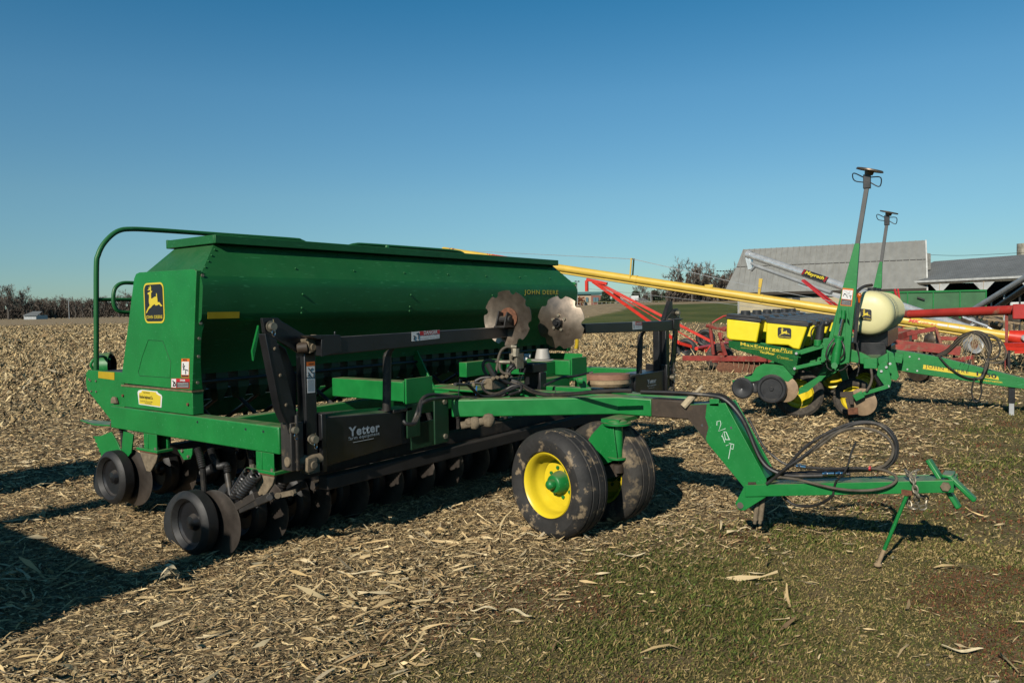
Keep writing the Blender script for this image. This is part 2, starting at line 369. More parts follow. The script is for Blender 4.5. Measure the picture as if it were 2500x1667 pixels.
o = P(*z1(572, 872), x=XL); badge(P(354*1.0, 789, x=XL-.001), (0, -1, 0), (0, 0, 1), .29, .305, pl)
def decal(poly, m, parent, n, d=.001, name='decal'):
    mb = MB(); mb.prism([V(p)+V(n)*.0006 for p in poly], V(n)*d); return part(name, mb, m, parent, flat=True)
def yz(px, x=XL, zz=z1): return [P(*zz(*p), x=x) for p in px]
# warning and danger labels on the end panel
nx = Vector((-1, 0, 0)); U = Vector((0, -1, 0)); VV = Vector((0, 0, 1))
d = decal(yz([(860, 1160), (925, 1160), (921, 1312), (858, 1308)]), M['orange'], pl, nx, name='warning_label')
decal(yz([(864, 1184), (921, 1184), (918, 1290), (862, 1288)]), M['white'], d, nx, .002, 'label_face')
decal(yz([(862, 1292), (918, 1294), (918, 1306), (862, 1303)]), M['blk'], d, nx, .002, 'label_text_bar')
b = P(*z1(870, 1178), x=XL-.003); text('WARNING', b, U, VV, .014, .055, M['blk'], d, bold=.02)
mb = MB()
for s in (((875, 1205), (872, 1225)), ((872, 1225), (880, 1245)), ((880, 1245), (912, 1256)), ((893, 1256), (893, 1284)), ((885, 1215), (880, 1230)), ((880, 1240), (872, 1250))): mb.tube([P(*z1(*s[0]), x=XL-.004), P(*z1(*s[1]), x=XL-.004)], .0035, 5)
mb.ball(P(*z1(874, 1203), x=XL-.003), .007, 8, (.3, 1, 1)); part('pictogram', mb, M['blk'], d)
d = decal(yz([(779, 1318), (926, 1318), (925, 1401), (778, 1393)]), M['redd'], pl, nx, name='danger_label')
decal(yz([(782, 1322), (818, 1322), (818, 1390), (781, 1388)]), M['white'], d, nx, .002, 'label_face')
decal(yz([(822, 1346), (922, 1346), (921, 1396), (822, 1390)]), M['blk'], d, nx, .002, 'label_text_bar')
text('DANGER', P(*z1(848, 1340), x=XL-.003), U, VV, .015, .07, M['white'], d, bold=.03)
mb = MB()
for k in range(4): mb.tube([P(*z1(828, 1355+k*10), x=XL-.004), P(*z1(915, 1357+k*10), x=XL-.004)], .0015, 4)
part('label_lines', mb, M['white'], d)
mb = MB()
for s in (((790, 1335), (800, 1355)), ((800, 1355), (792, 1378)), ((805, 1345), (812, 1372)), ((792, 1378), (812, 1376))): mb.tube([P(*z1(*s[0]), x=XL-.004), P(*z1(*s[1]), x=XL-.004)], .004, 5)
part('pictogram', mb, M['blk'], d)
# --- lower end box, plate of the walkway
mb = MB(); mb.prism([(XL+.004, 5.105, 1.088), (XL+.004, 6.12, 1.09), (XL+.004, 6.10, .925), (XL+.004, 5.11, .925)], (.01, 0, 0)); mb.prism([(XL+.004, 5.105, 1.088), (XL+.09, 5.105, 1.088), (XL+.09, 5.105, .925), (XL+.004, 5.105, .925)], (0, .008, 0)); mb.box(XL+.085, XL+.095, 5.11, 6.1, .925, 1.088)
lp = part('lower_end_panel', mb, M['green'], drill, bev=.005)
mb = MB(); mb.box(XL-.002, XL+.09, 5.10, 6.13, 1.0895, 1.1035); part('joint_strip', mb, M['seal'], drill)
d = decal([P(*z2(*q), x=XL+.004) for q in ((497, 165), (525, 160), (640, 172), (648, 185), (672, 200), (678, 215), (672, 297), (500, 272), (490, 180))], M['white'], lp, nx, name='dealer_sign')
decal([P(*z2(*q), x=XL+.004) for q in ((502, 185), (520, 180), (524, 166), (630, 178), (636, 192), (658, 205), (668, 210), (665, 288), (504, 266))], M['ydecal'], d, nx, .002, 'sign_face')
text('Hendren Implement Co.', P(*z2(504, 232), x=XL), U, VV, .034, .20, M['blk'], d, bold=.012)
text('SOLD & SERVICED BY', P(*z2(532, 186), x=XL), U, VV, .011, .10, M['blk'], d)
text('State Rd. 32 North, Waynetown, IN 47990', P(*z2(510, 252), x=XL), U, VV, .012, .18, M['blk'], d)
text('Phone 317-234-2332', P(*z2(545, 268), x=XL), U, VV, .010, .10, M['blk'], d)
mb = MB()
for q in ((380, 205), (878, 272)): mb.bolt(P(*z2(*q), x=XL+.004), nx, .012, .01)
part('bolt', mb, M['rust'], lp)
mb = MB(); mb.prism([(XL+.006, 6.74, 1.17), (XL+.006, 6.70, 1.20), (XL+.006, 6.10, 1.20), (XL+.006, 6.10, .93), (XL+.006, 6.20, .80), (XL+.006, 6.34, .80), (XL+.006, 6.73, 1.03), (XL+.006, 6.75, 1.08)], (.012, 0, 0)); wp = part('walkway_end_plate', mb, M['green'], drill, bev=.003)
decal([P(*z1(*q), x=XL+.005) for q in ((197, 1262), (325, 1270), (325, 1331), (197, 1314))], M['ytape'], wp, nx, name='reflector_strip')
mb = MB()
for q in ((95, 1293), (125, 1325), (137, 1335), (180, 1338), (143, 1420), (183, 1423)): mb.bolt(P(*z1(*q), x=XL+.006), nx, .01, .008)
part('bolt', mb, M['zinc'], wp)
mb = MB(); mb.prism([P(*z2(*q), x=XL) for q in ((300, 262), (302, 225), (315, 212), (332, 218), (345, 262))], (-.02, 0, 0)); part('lift_lug', mb, M['dirty'], drill, bev=.003)
mb = MB(); mb.box(XL+.02, XR, 6.16, 6.70, 1.165, 1.185); mb.box(XL+.02, XR, 6.68, 6.72, 1.08, 1.185)
part('walkway', mb, mat('grey_tread_plate', (.08, .085, .08), .6, .3, var=.2, bump=.2, bscale=90), drill)
# --- hand rails
yy = 6.62
a = P(235, 903, y=yy); b = P(235.5, 650, y=yy)
rail = [a, (a+b)/2, b, P(240, 622, y=yy), P(252, 597, y=yy), P(272, 575, y=yy), P(292, 563, y=yy), P(318, 559.5, y=yy), P(380, 562, y=yy), P(560, 574.5, y=yy), P(715, 585, y=yy), P(733, 588, y=yy), P(748, 597, y=yy), P(752, 620, y=yy)]
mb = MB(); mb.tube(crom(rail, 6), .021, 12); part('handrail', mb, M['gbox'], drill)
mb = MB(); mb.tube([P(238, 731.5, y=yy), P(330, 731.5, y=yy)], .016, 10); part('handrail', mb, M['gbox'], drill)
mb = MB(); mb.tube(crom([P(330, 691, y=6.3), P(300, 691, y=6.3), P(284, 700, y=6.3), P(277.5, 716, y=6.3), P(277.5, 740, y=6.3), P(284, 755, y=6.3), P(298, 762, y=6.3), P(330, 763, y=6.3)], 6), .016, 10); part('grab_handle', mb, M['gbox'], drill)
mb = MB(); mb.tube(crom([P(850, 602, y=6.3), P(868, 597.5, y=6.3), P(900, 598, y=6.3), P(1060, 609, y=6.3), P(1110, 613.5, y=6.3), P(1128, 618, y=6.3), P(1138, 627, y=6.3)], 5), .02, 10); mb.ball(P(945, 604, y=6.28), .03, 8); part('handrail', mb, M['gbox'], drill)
# --- hub seen behind the walkway
mb = MB(); c = P(278, 893, y=6.95); mb.lathe([(-.14, .05), (-.14, .115), (-.02, .125), (-.02, .11), (-.1, .10)], c, (.75, -.65, 0), 24); part('drive_guard', mb, M['green'], drill)
mb = MB(); mb.lathe([(-.06, .0), (-.05, .09), (.0, .095)], c, (.75, -.65, 0), 20); part('drive_wheel', mb, mat('dark_red_paint', (.05, .008, .006), .6), drill)
mb = MB(); mb.tube(crom([P(228, 903, y=6.8), P(222, 890, y=6.8), P(232, 875, y=6.8), P(250, 870, y=6.9), P(268, 878, y=6.9)], 5), .012, 8); part('drive_rod', mb, M['green'], drill)
# --- frame rails
for (xa, xb) in ((2.99, 3.11), (8.02, 8.14)):
    mb = MB(); mb.box(xa, xb, 4.09, 6.31, .74, .92); rl = part('frame_rail', mb, M['green'], drill, bev=.009)
    if xa < 5:
        mb = MB()
        for q in ((948, 407), (1317, 462), (1453, 480)): mb.cyl(P(*z2(*q), x=2.991), P(*z2(*q), x=2.987), .008, 10)
        part('bolt_hole', mb, M['blk'], rl)
mb = MB(); mb.box(3.11, 8.02, 6.15, 6.27, .74, .90); part('frame_crossbar', mb, M['green2'], drill, bev=.008)
mb = MB(); mb.box(3.11, 8.02, 4.98, 5.08, .74, .88); part('frame_crossbar', mb, M['green2'], drill, bev=.008)
for x in (5.55,):
    mb = MB(); mb.prism([(x, 5.02, .8), (x, 5.3, 1.25), (x, 5.38, 1.25), (x, 5.16, .8)], (.02, 0, 0)); part('hopper_support', mb, M['green'], drill, bev=.003)
mb = MB(); mb.prism([P(*z3(*q), y=4.96) for q in ((108, 185), (112, 250), (66, 480), (56, 400))], (.02, .05, 0)); part('hopper_support', mb, M['green'], drill)
# platform for the step at left rear
mb = MB(); mb.prism([P(*z2(*q), z=.66) for q in ((50, 398), (150, 402), (290, 412), (275, 440), (150, 432))], (0, 0, .012)); part('step_plate', mb, M['green2'], drill)
# --- rock shaft and lower beams (dirty)
mb = MB(); mb.box(3.14, 8.05, 4.26, 4.36, .50, .60); mb.box(3.10, 8.05, 5.86, 5.96, .50, .60); part('rockshaft', mb, M['shaft'], drill, bev=.006)
mb = MB(); mb.box(3.32, 8.0, 4.02, 4.12, .45, .54); part('front_gang_bar', mb, mat('dark_dirty_bar', (.016, .013, .011), .75, var=.4, col2=(.035, .027, .019), c2amt=.03, c2scale=8, bump=.1), drill, bev=.008)
mb = MB(); mb.cyl((3.3, 4.16, .47), (8.1, 4.16, .47), .032, 12); part('rockshaft', mb, M['shaft'], drill)
for (yc, nm) in ((4.29, 0), (5.74, 1)):
    for xc in (3.05, 8.08):
        mb = MB(); mb.box(xc-.055, xc-.045, yc-.13, yc+.06, .62, .74); mb.box(xc-.06, xc+.06, yc-.01, yc+.0, .62, .74); mb.box(xc+.03, xc+.05, yc-.13, yc+.06, .62, .74); mb.box(xc-.065, xc+.065, yc-.15, yc+.16, .600, .621)
        hg = part('hanger_bracket', mb, M['green'], drill, bev=.003)
        mb = MB()
        for s in (-.11, .12): mb.bolt((xc-.045, yc+s, .621), (0, 0, 1), .017, .02); mb.bolt((xc+.045, yc+s, .621), (0, 0, 1), .017, .02)
        part('bolt', mb, M['zinc'], hg)
        mb = MB(); mb.prism([(xc-.05, yc+.15, .595), (xc-.05, yc-.13, .595), (xc-.05, yc-.10, .53), (xc-.05, yc-.01, .44), (xc-.05, yc+.05, .44)], (.02, 0, 0)); part('pivot_plate', mb, M['dirty'], hg, bev=.004)
        mb = MB(); mb.box(xc-.062, xc+.062, yc-.14, yc+.15, .592, .599); part('shim', mb, M['rust'], hg)
# --- openers: one row ahead, one behind
def opener():
    mb = MB(); mb.beam((.07, -.40, .46), (.07, .02, .26), .04, .05); mb.cyl((-.0, .0, .24), (.08, .0, .24), .03, 12); mb.beam((0, .0, .30), (0.02, .34, .24), .03, .05)
    mb.prism([(.02, -.02, .36), (.02, .16, .34), (.02, .20, .08), (.02, .10, .02)], (.03, 0, 0))
    op = part('opener_arm', mb, M['shaft'], None, bev=.004)
    op.name = 'opener'
    ax = Vector((-math.cos(math.radians(8)), -math.sin(math.radians(8)), 0))
    mb = MB(); mb.disc((.025, -.01, .228), ax, .229, .006, 48); part('opener_disc', mb, M['steeld'], op)
    mb = MB(); mb.lathe([(-.05, .17), (-.06, .195), (-.04, .218), (.03, .218), (.055, .195), (.06, .175), (.03, .15), (-.03, .15), (-.05, .17)], (-.06, .13, .235), (-1, -.03, 0), 40); part('gauge_wheel', mb, M['rubber'], op)
    mb = MB(); mb.lathe([(.045, .165), (.01, .14), (.0, .06), (.03, .045), (.04, .0)], (-.06, .13, .235), (-1, -.03, 0), 32); part('wheel_dish', mb, M['black'], op)
    mb = MB(); mb.lathe([(-.012, 0), (-.02, .15), (-.012, .19), (.012, .19), (.02, .15), (.012, 0)], (.03, .42, .20), (-.95, -.15, .28), 28); part('press_wheel', mb, M['rubber'], op)
    return op
def spring_mesh():
    pts = []; a = Vector((.09, -.30, .60)); b = Vector((.09, -.12, .42)); a1, b1, n1 = basis(b-a)
    for k in range(9*10+1):
        g = 2*PI*k/10; pts.append(a+(b-a)*(k/90)+(a1*math.cos(g)+b1*math.sin(g))*.033)
    mb = MB(); mb.tube(pts, .0095, 6); return mb
op0 = opener(); bpy.context.view_layer.update()
sp0 = part('coil_spring', spring_mesh(), M['black'], op0)
mb = MB(); pts = [(0, .16, .73), (.0, .13, .68), (-.0, .10, .60)]
cp = crom(pts, 12); mb.tube(cp, [.022+.004*(i % 2) for i in range(len(cp))], 10); mb.cyl((0, .10, .60), (.02, .12, .30), .02, 10); part('seed_tube', mb, M['hose'], op0)
first = True
def drop_tubes():
    for i in range(26):
        x = 3.2+i*.19; f = i % 2 == 0; a = Vector((x, 5.41, .99)); b = Vector((x+.02, 4.86 if f else 6.1, .66))
        mb = MB(); mb.tube([a, a*.8+b*.2, b], .017, 10); part('drop_tube', mb, M['blkplastic'], drill)
def place_opener(x, y, z, rz=0):
    global first
    o = op0 if first else copy_tree(op0)
    first = False
    o.parent = drill; o.location = Vector((x, y, z))-drill.location; o.rotation_euler = (0, 0, rz)
for i in range(14): place_opener(2.87+i*.385, 4.68, 0.0)
for i in range(13): place_opener(3.06+i*.385, 6.16, .10)
drop_tubes()
# serrated depth plate on the rear opener and small tab plate
mb = MB(); pts = [P(*z2(*q), x=3.04) for q in ((200, 515), (285, 482), (330, 560), (365, 640), (350, 690), (345, 712), (240, 742))]
ser = []
for k in range(13):
    t = k/12; x = 240-t*90; y = 742-t*225
    ser.append(P(*z2(x+(6 if k % 2 else -4), y), x=3.04))
mb.prism(pts+ser, (.012, 0, 0)); mb.prism([P(*z2(*q), x=3.05) for q in ((380, 470), (455, 505), (440, 640), (335, 775), (305, 720), (355, 700))], (.012, 0, 0)); part('depth_quadrant', mb, M['green'], drill, bev=.002)
mb = MB(); mb.prism([P(*z2(*q), x=3.06) for q in ((793, 620), (905, 610), (905, 655), (890, 690), (842, 697))], (.012, 0, 0)); tb = part('tab_plate', mb, M['green'], drill, bev=.002)
mb = MB(); mb.bolt(P(*z2(835, 627), x=3.06), nx, .014, .012); mb.bolt(P(*z2(882, 670), x=3.06), nx, .012, .012); part('bolt', mb, M['zinc'], tb)
# bellows hose at the near end, small spring, link bar
mb = MB(); cp = crom([P(*z2(*q), x=3.0) for q in ((1048, 610), (1058, 650), (1080, 700), (1110, 745), (1150, 740), (1172, 745), (1178, 790))], 8)
mb.tube(cp, [.021+.005*(i % 2) for i in range(len(cp))], 12); mb.cyl(P(*z2(1175, 800), x=3.0), P(*z2(1212, 1030), x=2.98), .022, 12); part('seed_hose', mb, M['hose'], drill)
mb = MB(); cp = [P(*z2(985+k*8, 800-k*4), x=2.99) for k in range(12)]; mb.tube(cp, [.034 if i % 2 else .024 for i in range(12)], 12); part('bellows', mb, M['rubber'], drill)
mb = MB(); mb.beam(P(*z2(1275, 1075), x=2.94), P(*z2(1520, 970), x=2.94), .03, .05); mb.cyl(P(*z2(1500, 985), x=2.92), P(*z2(1500, 985), x=2.99), .022, 14); lk = part('link_arm', mb, M['blackworn'], drill, bev=.004)
mb = MB(); mb.cyl(P(*z2(1560, 970), x=2.97), P(*z2(1560, 970), x=3.03), .02, 10); mb.beam(P(*z2(1540, 975), x=2.98), P(*z2(1700, 940), x=3.05), .03, .03); mb.bolt(P(*z2(1690, 945), x=2.97), nx, .02, .02); part('link_joint', mb, M['dirty'], lk)
mb = MB(); pts = []; a = P(*z2(1400, 800), x=2.96); b = P(*z2(1270, 960), x=2.92); a1, b1, n1 = basis(b-a)
for k in range(9*12+1): g = 2*PI*k/12; pts.append(a+(b-a)*(k/108)+(a1*math.cos(g)+b1*math.sin(g))*.034)
mb.tube(pts, .0095, 8); part('coil_spring', mb, M['blkplastic'], drill)

# --- marker arm assemblies (left as photographed, right mirrored)
def marker(side):
    mx = (lambda p: Vector((11.24-p[0], p[1]-.25, p[2]))) if side else (lambda p: V(p))
    T = lambda pts: [mx(p) for p in pts]
    sx = -1 if side else 1
    def ps(mb, pts, ext): return mb.prism(T(pts), Vector((ext[0]*sx, ext[1], ext[2])))
    def bxx(mb, x0, x1, a, b, c, d):
        p = mx((x0, a, c)); q = mx((x1, b, d)); return mb.box(min(p.x, q.x), max(p.x, q.x), p.y, q.y, c, d)
    mb = MB(); bxx(mb, 3.125, 3.215, 3.98, 4.07, .66, 1.415); bxx(mb, 3.13, 3.21, 3.985, 4.065, .645, .66)
    post = part('marker_post', mb, M['black'], drill, bev=.006)
    mb = MB(); ps(mb, y4(((135, 125), (270, 123), (300, 150), (500, 270), (600, 268), (600, 300), (520, 330), (445, 420), (250, 300), (165, 255)), 4.0), (0, .02, 0)); ps(mb, y4(((135, 125), (240, 125), (240, 260), (150, 250)), 4.08), (0, .02, 0)); mb2 = mb
    up = part('upper_link', mb, M['black'], drill, bev=.003)
    mb = MB(); ps(mb, y4(((165, 255), (255, 300), (330, 560), (420, 940), (440, 1060), (400, 1095), (365, 1090), (340, 1000), (290, 880)), 3.99), (0, .012, 0)); ps(mb, y4(((168, 255), (160, 258), (282, 880), (335, 1000), (345, 1000), (290, 880)), 3.985), (0, .07, 0)); ps(mb, y4(((265, 335), (330, 375), (420, 600), (420, 960), (350, 690)), 4.06), (0, .01, 0))
    fa = part('folding_arm', mb, M['black'], drill, bev=.003)
    mb = MB()
    for q in ((243, 380), (288, 600), (337, 847)): mb.ball(mx(P(*z3(*q), y=3.985)), .012, 8, (1, .6, 1))
    part('rivets', mb, M['dirty'], fa)
    for q, r_ in (((220, 195), .024), ((405, 1055), .022), ((570, 1133), .024)):
        c = mx(P(*z3(*q), y=3.975 if q[0] < 500 else 3.93)); m3 = MB(); m3.cyl(c+Vector((0, .04, 0)), c-Vector((0, .02, 0)), r_, 16); m3.cyl(c+Vector((0, .012, 0)), c+Vector((0, .008, 0)), r_*1.5, 20)
        pn = part('hinge_pin', m3, M['zinc'], drill)
        m3 = MB(); m3.cyl(c+Vector((0, -.01, .0)), c+Vector((.0, -.01, .045)), .004, 6); m3.tube([c+Vector((.012*math.cos(g), -.012, -.04+.02*math.sin(g))) for g in np.linspace(0, 2*PI, 12)[:-1]], .003, 5, closed=True); part('cotter_pin', m3, M['chrome'], pn)
    mb = MB(); bxx(mb, 3.0, 3.10, 3.98, 4.085, .64, .95); bxx(mb, 3.03, 3.05, 3.96, 3.98, .64, 1.0); part('mounting_bracket', mb, M['blackworn'], drill, bev=.006)
    mb = MB(); mb.cyl(mx((2.99, 4.02, .70)), mx((3.24, 3.98, .69)), .034, 16); bxx(mb, 3.125, 3.22, 3.97, 4.06, .60, .70); ps(mb, y4(((515, 1290), (585, 1272), (600, 1285), (600, 1380), (530, 1415), (512, 1400)), 3.95), (0, .08, 0)); c = mx(P(*z3(565, 1345), y=3.945)); mb.cyl(c, c-Vector((0, .012, 0)), .028, 14); part('hinge_block', mb, M['dirty'], drill, bev=.006)
    mb = MB(); ps(mb, y4(((512, 300), (585, 292), (598, 330), (590, 400), (535, 420)), 3.93), (0, .09, 0)); c = mx(P(*z3(560, 365), y=3.925)); mb.cyl(c, c-Vector((0, .012, 0)), .026, 14); mb.cyl(mx(P(*z3(565, 262), y=3.95)), mx(P(*z3(565, 290), y=3.95)), .022, 8); part('hinge_block', mb, M['dirty'] , drill, bev=.006)
    mb = MB(); a = mx(P(*z3(430, 375), y=4.0)); b = mx(P(*z3(520, 365), y=3.95)); mb.cyl(a, b, .036, 16); part('hinge_barrel', mb, M['brown'], drill, bev=.004)
    # beam with socket
    yb = 3.85
    mb = MB(); l0 = P(*z3(640, 290), y=yb); l1 = P(*z4(940, 585), y=yb); k0 = P(*z3(640, 440), y=yb); k1 = P(*z4(940, 680), y=yb)
    ps(mb, [l0, l1, k1, k0], (0, .075, 0)); bm = part('marker_beam', mb, M['black'], drill, bev=.006)
    mb = MB(); ps(mb, y4(((520, 270), (780, 264), (795, 275), (640, 292), (640, 300), (600, 300)), yb-.012), (0, .10, 0)); ps(mb, y4(((632, 285), (790, 275), (800, 400), (632, 445)), yb-.012), (0, .012, 0)); mb.cyl(mx(P(*z3(740, 268), y=yb+.02)), mx(P(*z3(741, 236), y=yb+.02)), .006, 8); part('beam_socket', mb, M['black'], bm, bev=.003)
    x0 = P(*z3(1265, 350), y=3.87); xz = x0.x
    mb = MB(); mb.cyl(mx((xz, 4.0, .93)), mx((xz, 3.98, 1.33)), .031, 18); mb.cyl(mx((xz, 3.98, 1.33)), mx((xz+.005, 3.93, 1.385)), .03, 14, .012); mb.cyl(mx((xz+.005, 3.93, 1.37)), mx((xz+.01, 3.9, 1.43)), .011, 8); part('rest_post', mb, M['blackworn'], drill)
    # danger label
    if not side:
        pts = [P(*z3(*q), y=yb) for q in ((1380, 240), (1612, 222), (1612, 292), (1380, 318))]
        ny = Vector((0, -1, 0)); d = decal(pts, M['white'], bm, ny, name='danger_label')
        u = (pts[1]-pts[0]).normalized(); v = Vector((0, 0, 1))
        decal([P(*z3(*q), y=yb) for q in ((1445, 236), (1612, 223), (1612, 255), (1445, 270))], M['redd'], d, ny, .0018, 'label_header')
        text('DANGER', P(*z3(1482, 262), y=yb-.003), u, v, .027, .15, M['white'], d, bold=.02)
        text('To avoid injury or death do', P(*z3(1450, 283), y=yb-.002), u, v, .013, .22, M['grey'], d); text('not contact electric lines', P(*z3(1450, 301), y=yb-.002), u, v, .013, .21, M['grey'], d)
        m3 = MB()
        for s in (((1405, 270), (1402, 290)), ((1402, 290), (1398, 305)), ((1402, 290), (1408, 304)), ((1395, 272), (1412, 280)), ((1420, 255), (1436, 250)), ((1436, 245), (1436, 300))): m3.tube([P(*z3(*s[0]), y=yb-.002), P(*z3(*s[1]), y=yb-.002)], .0035, 5)
        part('pictogram', m3, M['blk'], d)
    else:
        a = mx(P(*z3(1612, 222), y=yb)); ny = Vector((0, -1, 0)); pts = [a, a+Vector((.21, 0, -.006)), a+Vector((.21, 0, -.085)), a+Vector((0, 0, -.085))]
        d = decal(pts, M['white'], bm, ny, name='danger_label'); decal([a+Vector((.06, 0, -.002)), a+Vector((.21, 0, -.007)), a+Vector((.21, 0, -.045)), a+Vector((.06, 0, -.040))], M['redd'], d, ny, .0018, 'label_header')
        text('DANGER', a+Vector((.075, -.003, -.037)), (1, 0, 0), (0, 0, 1), .025, .12, M['white'], d, bold=.02)
        text('To avoid injury or death do', a+Vector((.065, -.002, -.062)), (1, 0, 0), (0, 0, 1), .011, .14, M['grey'], d)
        m3 = MB(); m3.box(a.x+.02, a.x+.027, a.y-.003, a.y-.001, a.z-.07, a.z-.03); part('pictogram', m3, M['blk'], d)
    # weight box with lettering
    mb = MB()
    if not side:
        f = [(3.27, 3.98, .955), (3.99, 3.98, .905), (3.99, 3.98, .665), (3.27, 3.98, .625)]
        bk = [(3.27, 4.30, .955), (3.99, 4.20, .925), (3.99, 4.20, .665), (3.27, 4.30, .625)]
    else:
        f = [(3.27, 3.98, .92), (3.99, 3.98, .92), (3.99, 3.98, .67), (3.27, 3.98, .67)]; bk = [(a, b+.26, c) for a, b, c in f]
    vs = T(f)+T(bk); mb.add(vs, [(0, 1, 2, 3), (7, 6, 5, 4), (0, 4, 5, 1), (1, 5, 6, 2), (2, 6, 7, 3), (3, 7, 4, 0)])
    bxx(mb, 3.225, 3.262, 3.95, 4.22, .60, .985)
    wb = part('pivot_box', mb, M['black'], drill, bev=.006)
    mb = MB(); bxx(mb, 3.97, 4.10, 4.0, 4.16, .66, .90); bxx(mb, 3.90, 4.10, 3.97, 4.14, .905, .93); part('box_bracket', mb, M['blackworn'], wb, bev=.004)
    if not side:
        u = P(*z3(1115, 1095), y=3.98)-P(*z3(857, 1142), y=3.98); u.normalize()
        text('Yetter', P(*z3(857, 1112), y=3.977), u, (0, 0, 1), .066, .29, M['silvertxt'], wb, name='lettering', bold=.035, spacing=1.12)
        text('farm equipment', P(*z3(855, 1151), y=3.977), u, (0, 0, 1), .033, .29, M['silvertxt'], wb, bold=.006, spacing=1.1)
        mb = MB(); mb.tube([P(*z3(895, 1158), y=3.977), P(*z3(1065, 1125), y=3.977)], .0015, 4); part('underline', mb, M['silvertxt'], wb)
    else:
        o = mx((3.27+.42, 3.98, .79)); yv = o.y-.003
        text('Yetter', (o.x-.02, yv, .80), (1, 0, 0), (0, 0, 1), .052, .22, M['silvertxt'], wb, bold=.03, spacing=1.12)
        text('farm equipment', (o.x-.02, yv, .765), (1, 0, 0), (0, 0, 1), .024, .22, M['silvertxt'], wb, bold=.01)
        mb = MB(); mb.tube([(o.x+.01, yv, .75), (o.x+.15, yv, .75)], .0012, 4); part('underline', mb, M['silvertxt'], wb)
    # warning label on post
    if not side:
        q = [P(*z3(*s), y=3.98) for s in ((503, 490), (577, 486), (575, 742), (506, 748))]; ny = Vector((0, -1, 0))
        q = [Vector((min(max(v.x, 3.14), 3.205), v.y, v.z)) for v in q]
        d = decal(q, M['white'], post, ny, name='warning_label'); zt = q[0].z; xa, xb = q[0].x, q[1].x
        decal([(xa, 3.98, zt), (xb, 3.98, zt), (xb, 3.98, zt-.028), (xa, 3.98, zt-.028)], M['orange'], d, ny, .0018, 'label_header')
        text('WARNING', (xa+.012, 3.977, zt-.02), (1, 0, 0), (0, 0, 1), .012, .045, M['blk'], d, bold=.02)
        m3 = MB()
        for s in (((520, 540), (552, 580)), ((552, 580), (570, 576)), ((565, 585), (565, 615)), ((520, 575), (525, 592)), ((525, 592), (545, 612)), ((515, 605), (530, 595)), ((505, 620), (576, 618)), ((540, 555), (555, 540))): m3.tube([P(*z3(*s[0]), y=3.978), P(*z3(*s[1]), y=3.978)], .0028, 5)
        part('pictogram', m3, M['blk'], d)
        m3 = MB()
        for k in range(11): m3.tube([P(*z3(515, 640+k*9), y=3.978), P(*z3(568, 638+k*9), y=3.978)], .0010, 4)
        part('label_lines', m3, M['grey'], d)
    # notched marker disc
    c = Vector((5.17, 3.84, 1.575)) if not side else Vector((5.60, 3.62, 1.525))
    ax = Vector((-math.cos(math.radians(5)), math.sin(math.radians(-5)), 0)); R = .235
    a1, b1, n1 = basis(ax); prof = []; N = 112
    ph = .25 if not side else .05
    for k in range(N):
        g = 2*PI*k/N; s = math.cos(8*(g+ph)); rr_ = R-.030*max(0, (s-.45)/.55)**.6 if s > .45 else R; prof.append((g, rr_))
    vs = []; sg = -1 if side else 1
    for fr_, dz in ((.06, 0), (.35, .006), (.72, .018), (1.0, .036)):
        for g, rr_ in prof: vs.append(c+(a1*math.cos(g)+b1*math.sin(g))*(R*fr_ if fr_ < 1 else rr_)+n1*(dz if fr_ < 1 else .018+.018*(rr_-.72*R)/(.28*R))*sg)
    fs = [(r*N+k, r*N+(k+1) % N, (r+1)*N+(k+1) % N, (r+1)*N+k) for r in range(3) for k in range(N)]
    vs2 = [v+n1*.005 for v in vs]; mb = MB(); mb.add(vs, fs); mb.add(vs2, [f_[::-1] for f_ in fs]); mb.f += [(3*N+k, 3*N+(k+1) % N, 4*N+3*N+(k+1) % N, 4*N+3*N+k) for k in range(N)]
    dk = part('marker_disc', mb, M['steel'], drill)
    if not side:
        mb = MB(); mb.lathe([(.0, .0), (.0, .085), (.02, .088), (.03, .05), (.03, 0)], c+n1*.008, n1, 28); b_ = c+n1*.02
        for g in (0.6, 1.7, 2.8): mb.beam(b_, b_+(a1*math.cos(g)+b1*math.sin(g))*.075, .015, .03)
        part('disc_hub', mb, M['rust'], dk)
        mb = MB(); t = Vector((c.x-.10, c.y-.01, 1.505)); mb.box(t.x-.06, t.x+.10, t.y-.05, t.y+.06, 1.496, 1.512); mb.prism([(t.x-.05, t.y-.045, 1.512), (t.x+.09, t.y-.045, 1.512), (t.x+.06, t.y-.045, 1.60), (t.x, t.y-.045, 1.63), (t.x-.02, t.y-.045, 1.60)], (0, .012, 0)); mb.prism([(t.x-.05, t.y+.045, 1.512), (t.x+.09, t.y+.045, 1.512), (t.x+.06, t.y+.045, 1.62), (t.x, t.y+.045, 1.64)], (0, .012, 0)); mb.cyl((t.x+.02, t.y-.06, 1.565), (t.x+.02, t.y+.07, 1.565), .028, 14); part('disc_bracket', mb, M['blackworn'], dk, bev=.003)
    else:
        mb = MB(); mb.cyl(c+n1*.0, c+n1*.05, .04, 18); mb.cyl(c+n1*.05, c+n1*.07, .022, 12); part('disc_hub', mb, M['black'], dk)
        mb = MB()
        for g in (.5, 1.6, 2.7, 3.9, 5.1): mb.bolt(c+(a1*math.cos(g)+b1*math.sin(g))*.065-n1*.002, n1, .014, .018)
        part('bolt', mb, M['zinc'], dk)
        mb = MB(); mb.prism([(8.05, 3.76, 1.50), (8.28, 3.76, 1.50), (8.28, 3.76, 1.70), (8.22, 3.76, 1.71)], (0, .05, 0)); part('outer_brace', mb, M['black'], drill, bev=.004); mb = MB(); mb.box(7.95, 8.04, 3.78, 3.86, .92, 1.38); part('outer_brace', mb, M['black'], drill, bev=.004)
marker(0); marker(1)

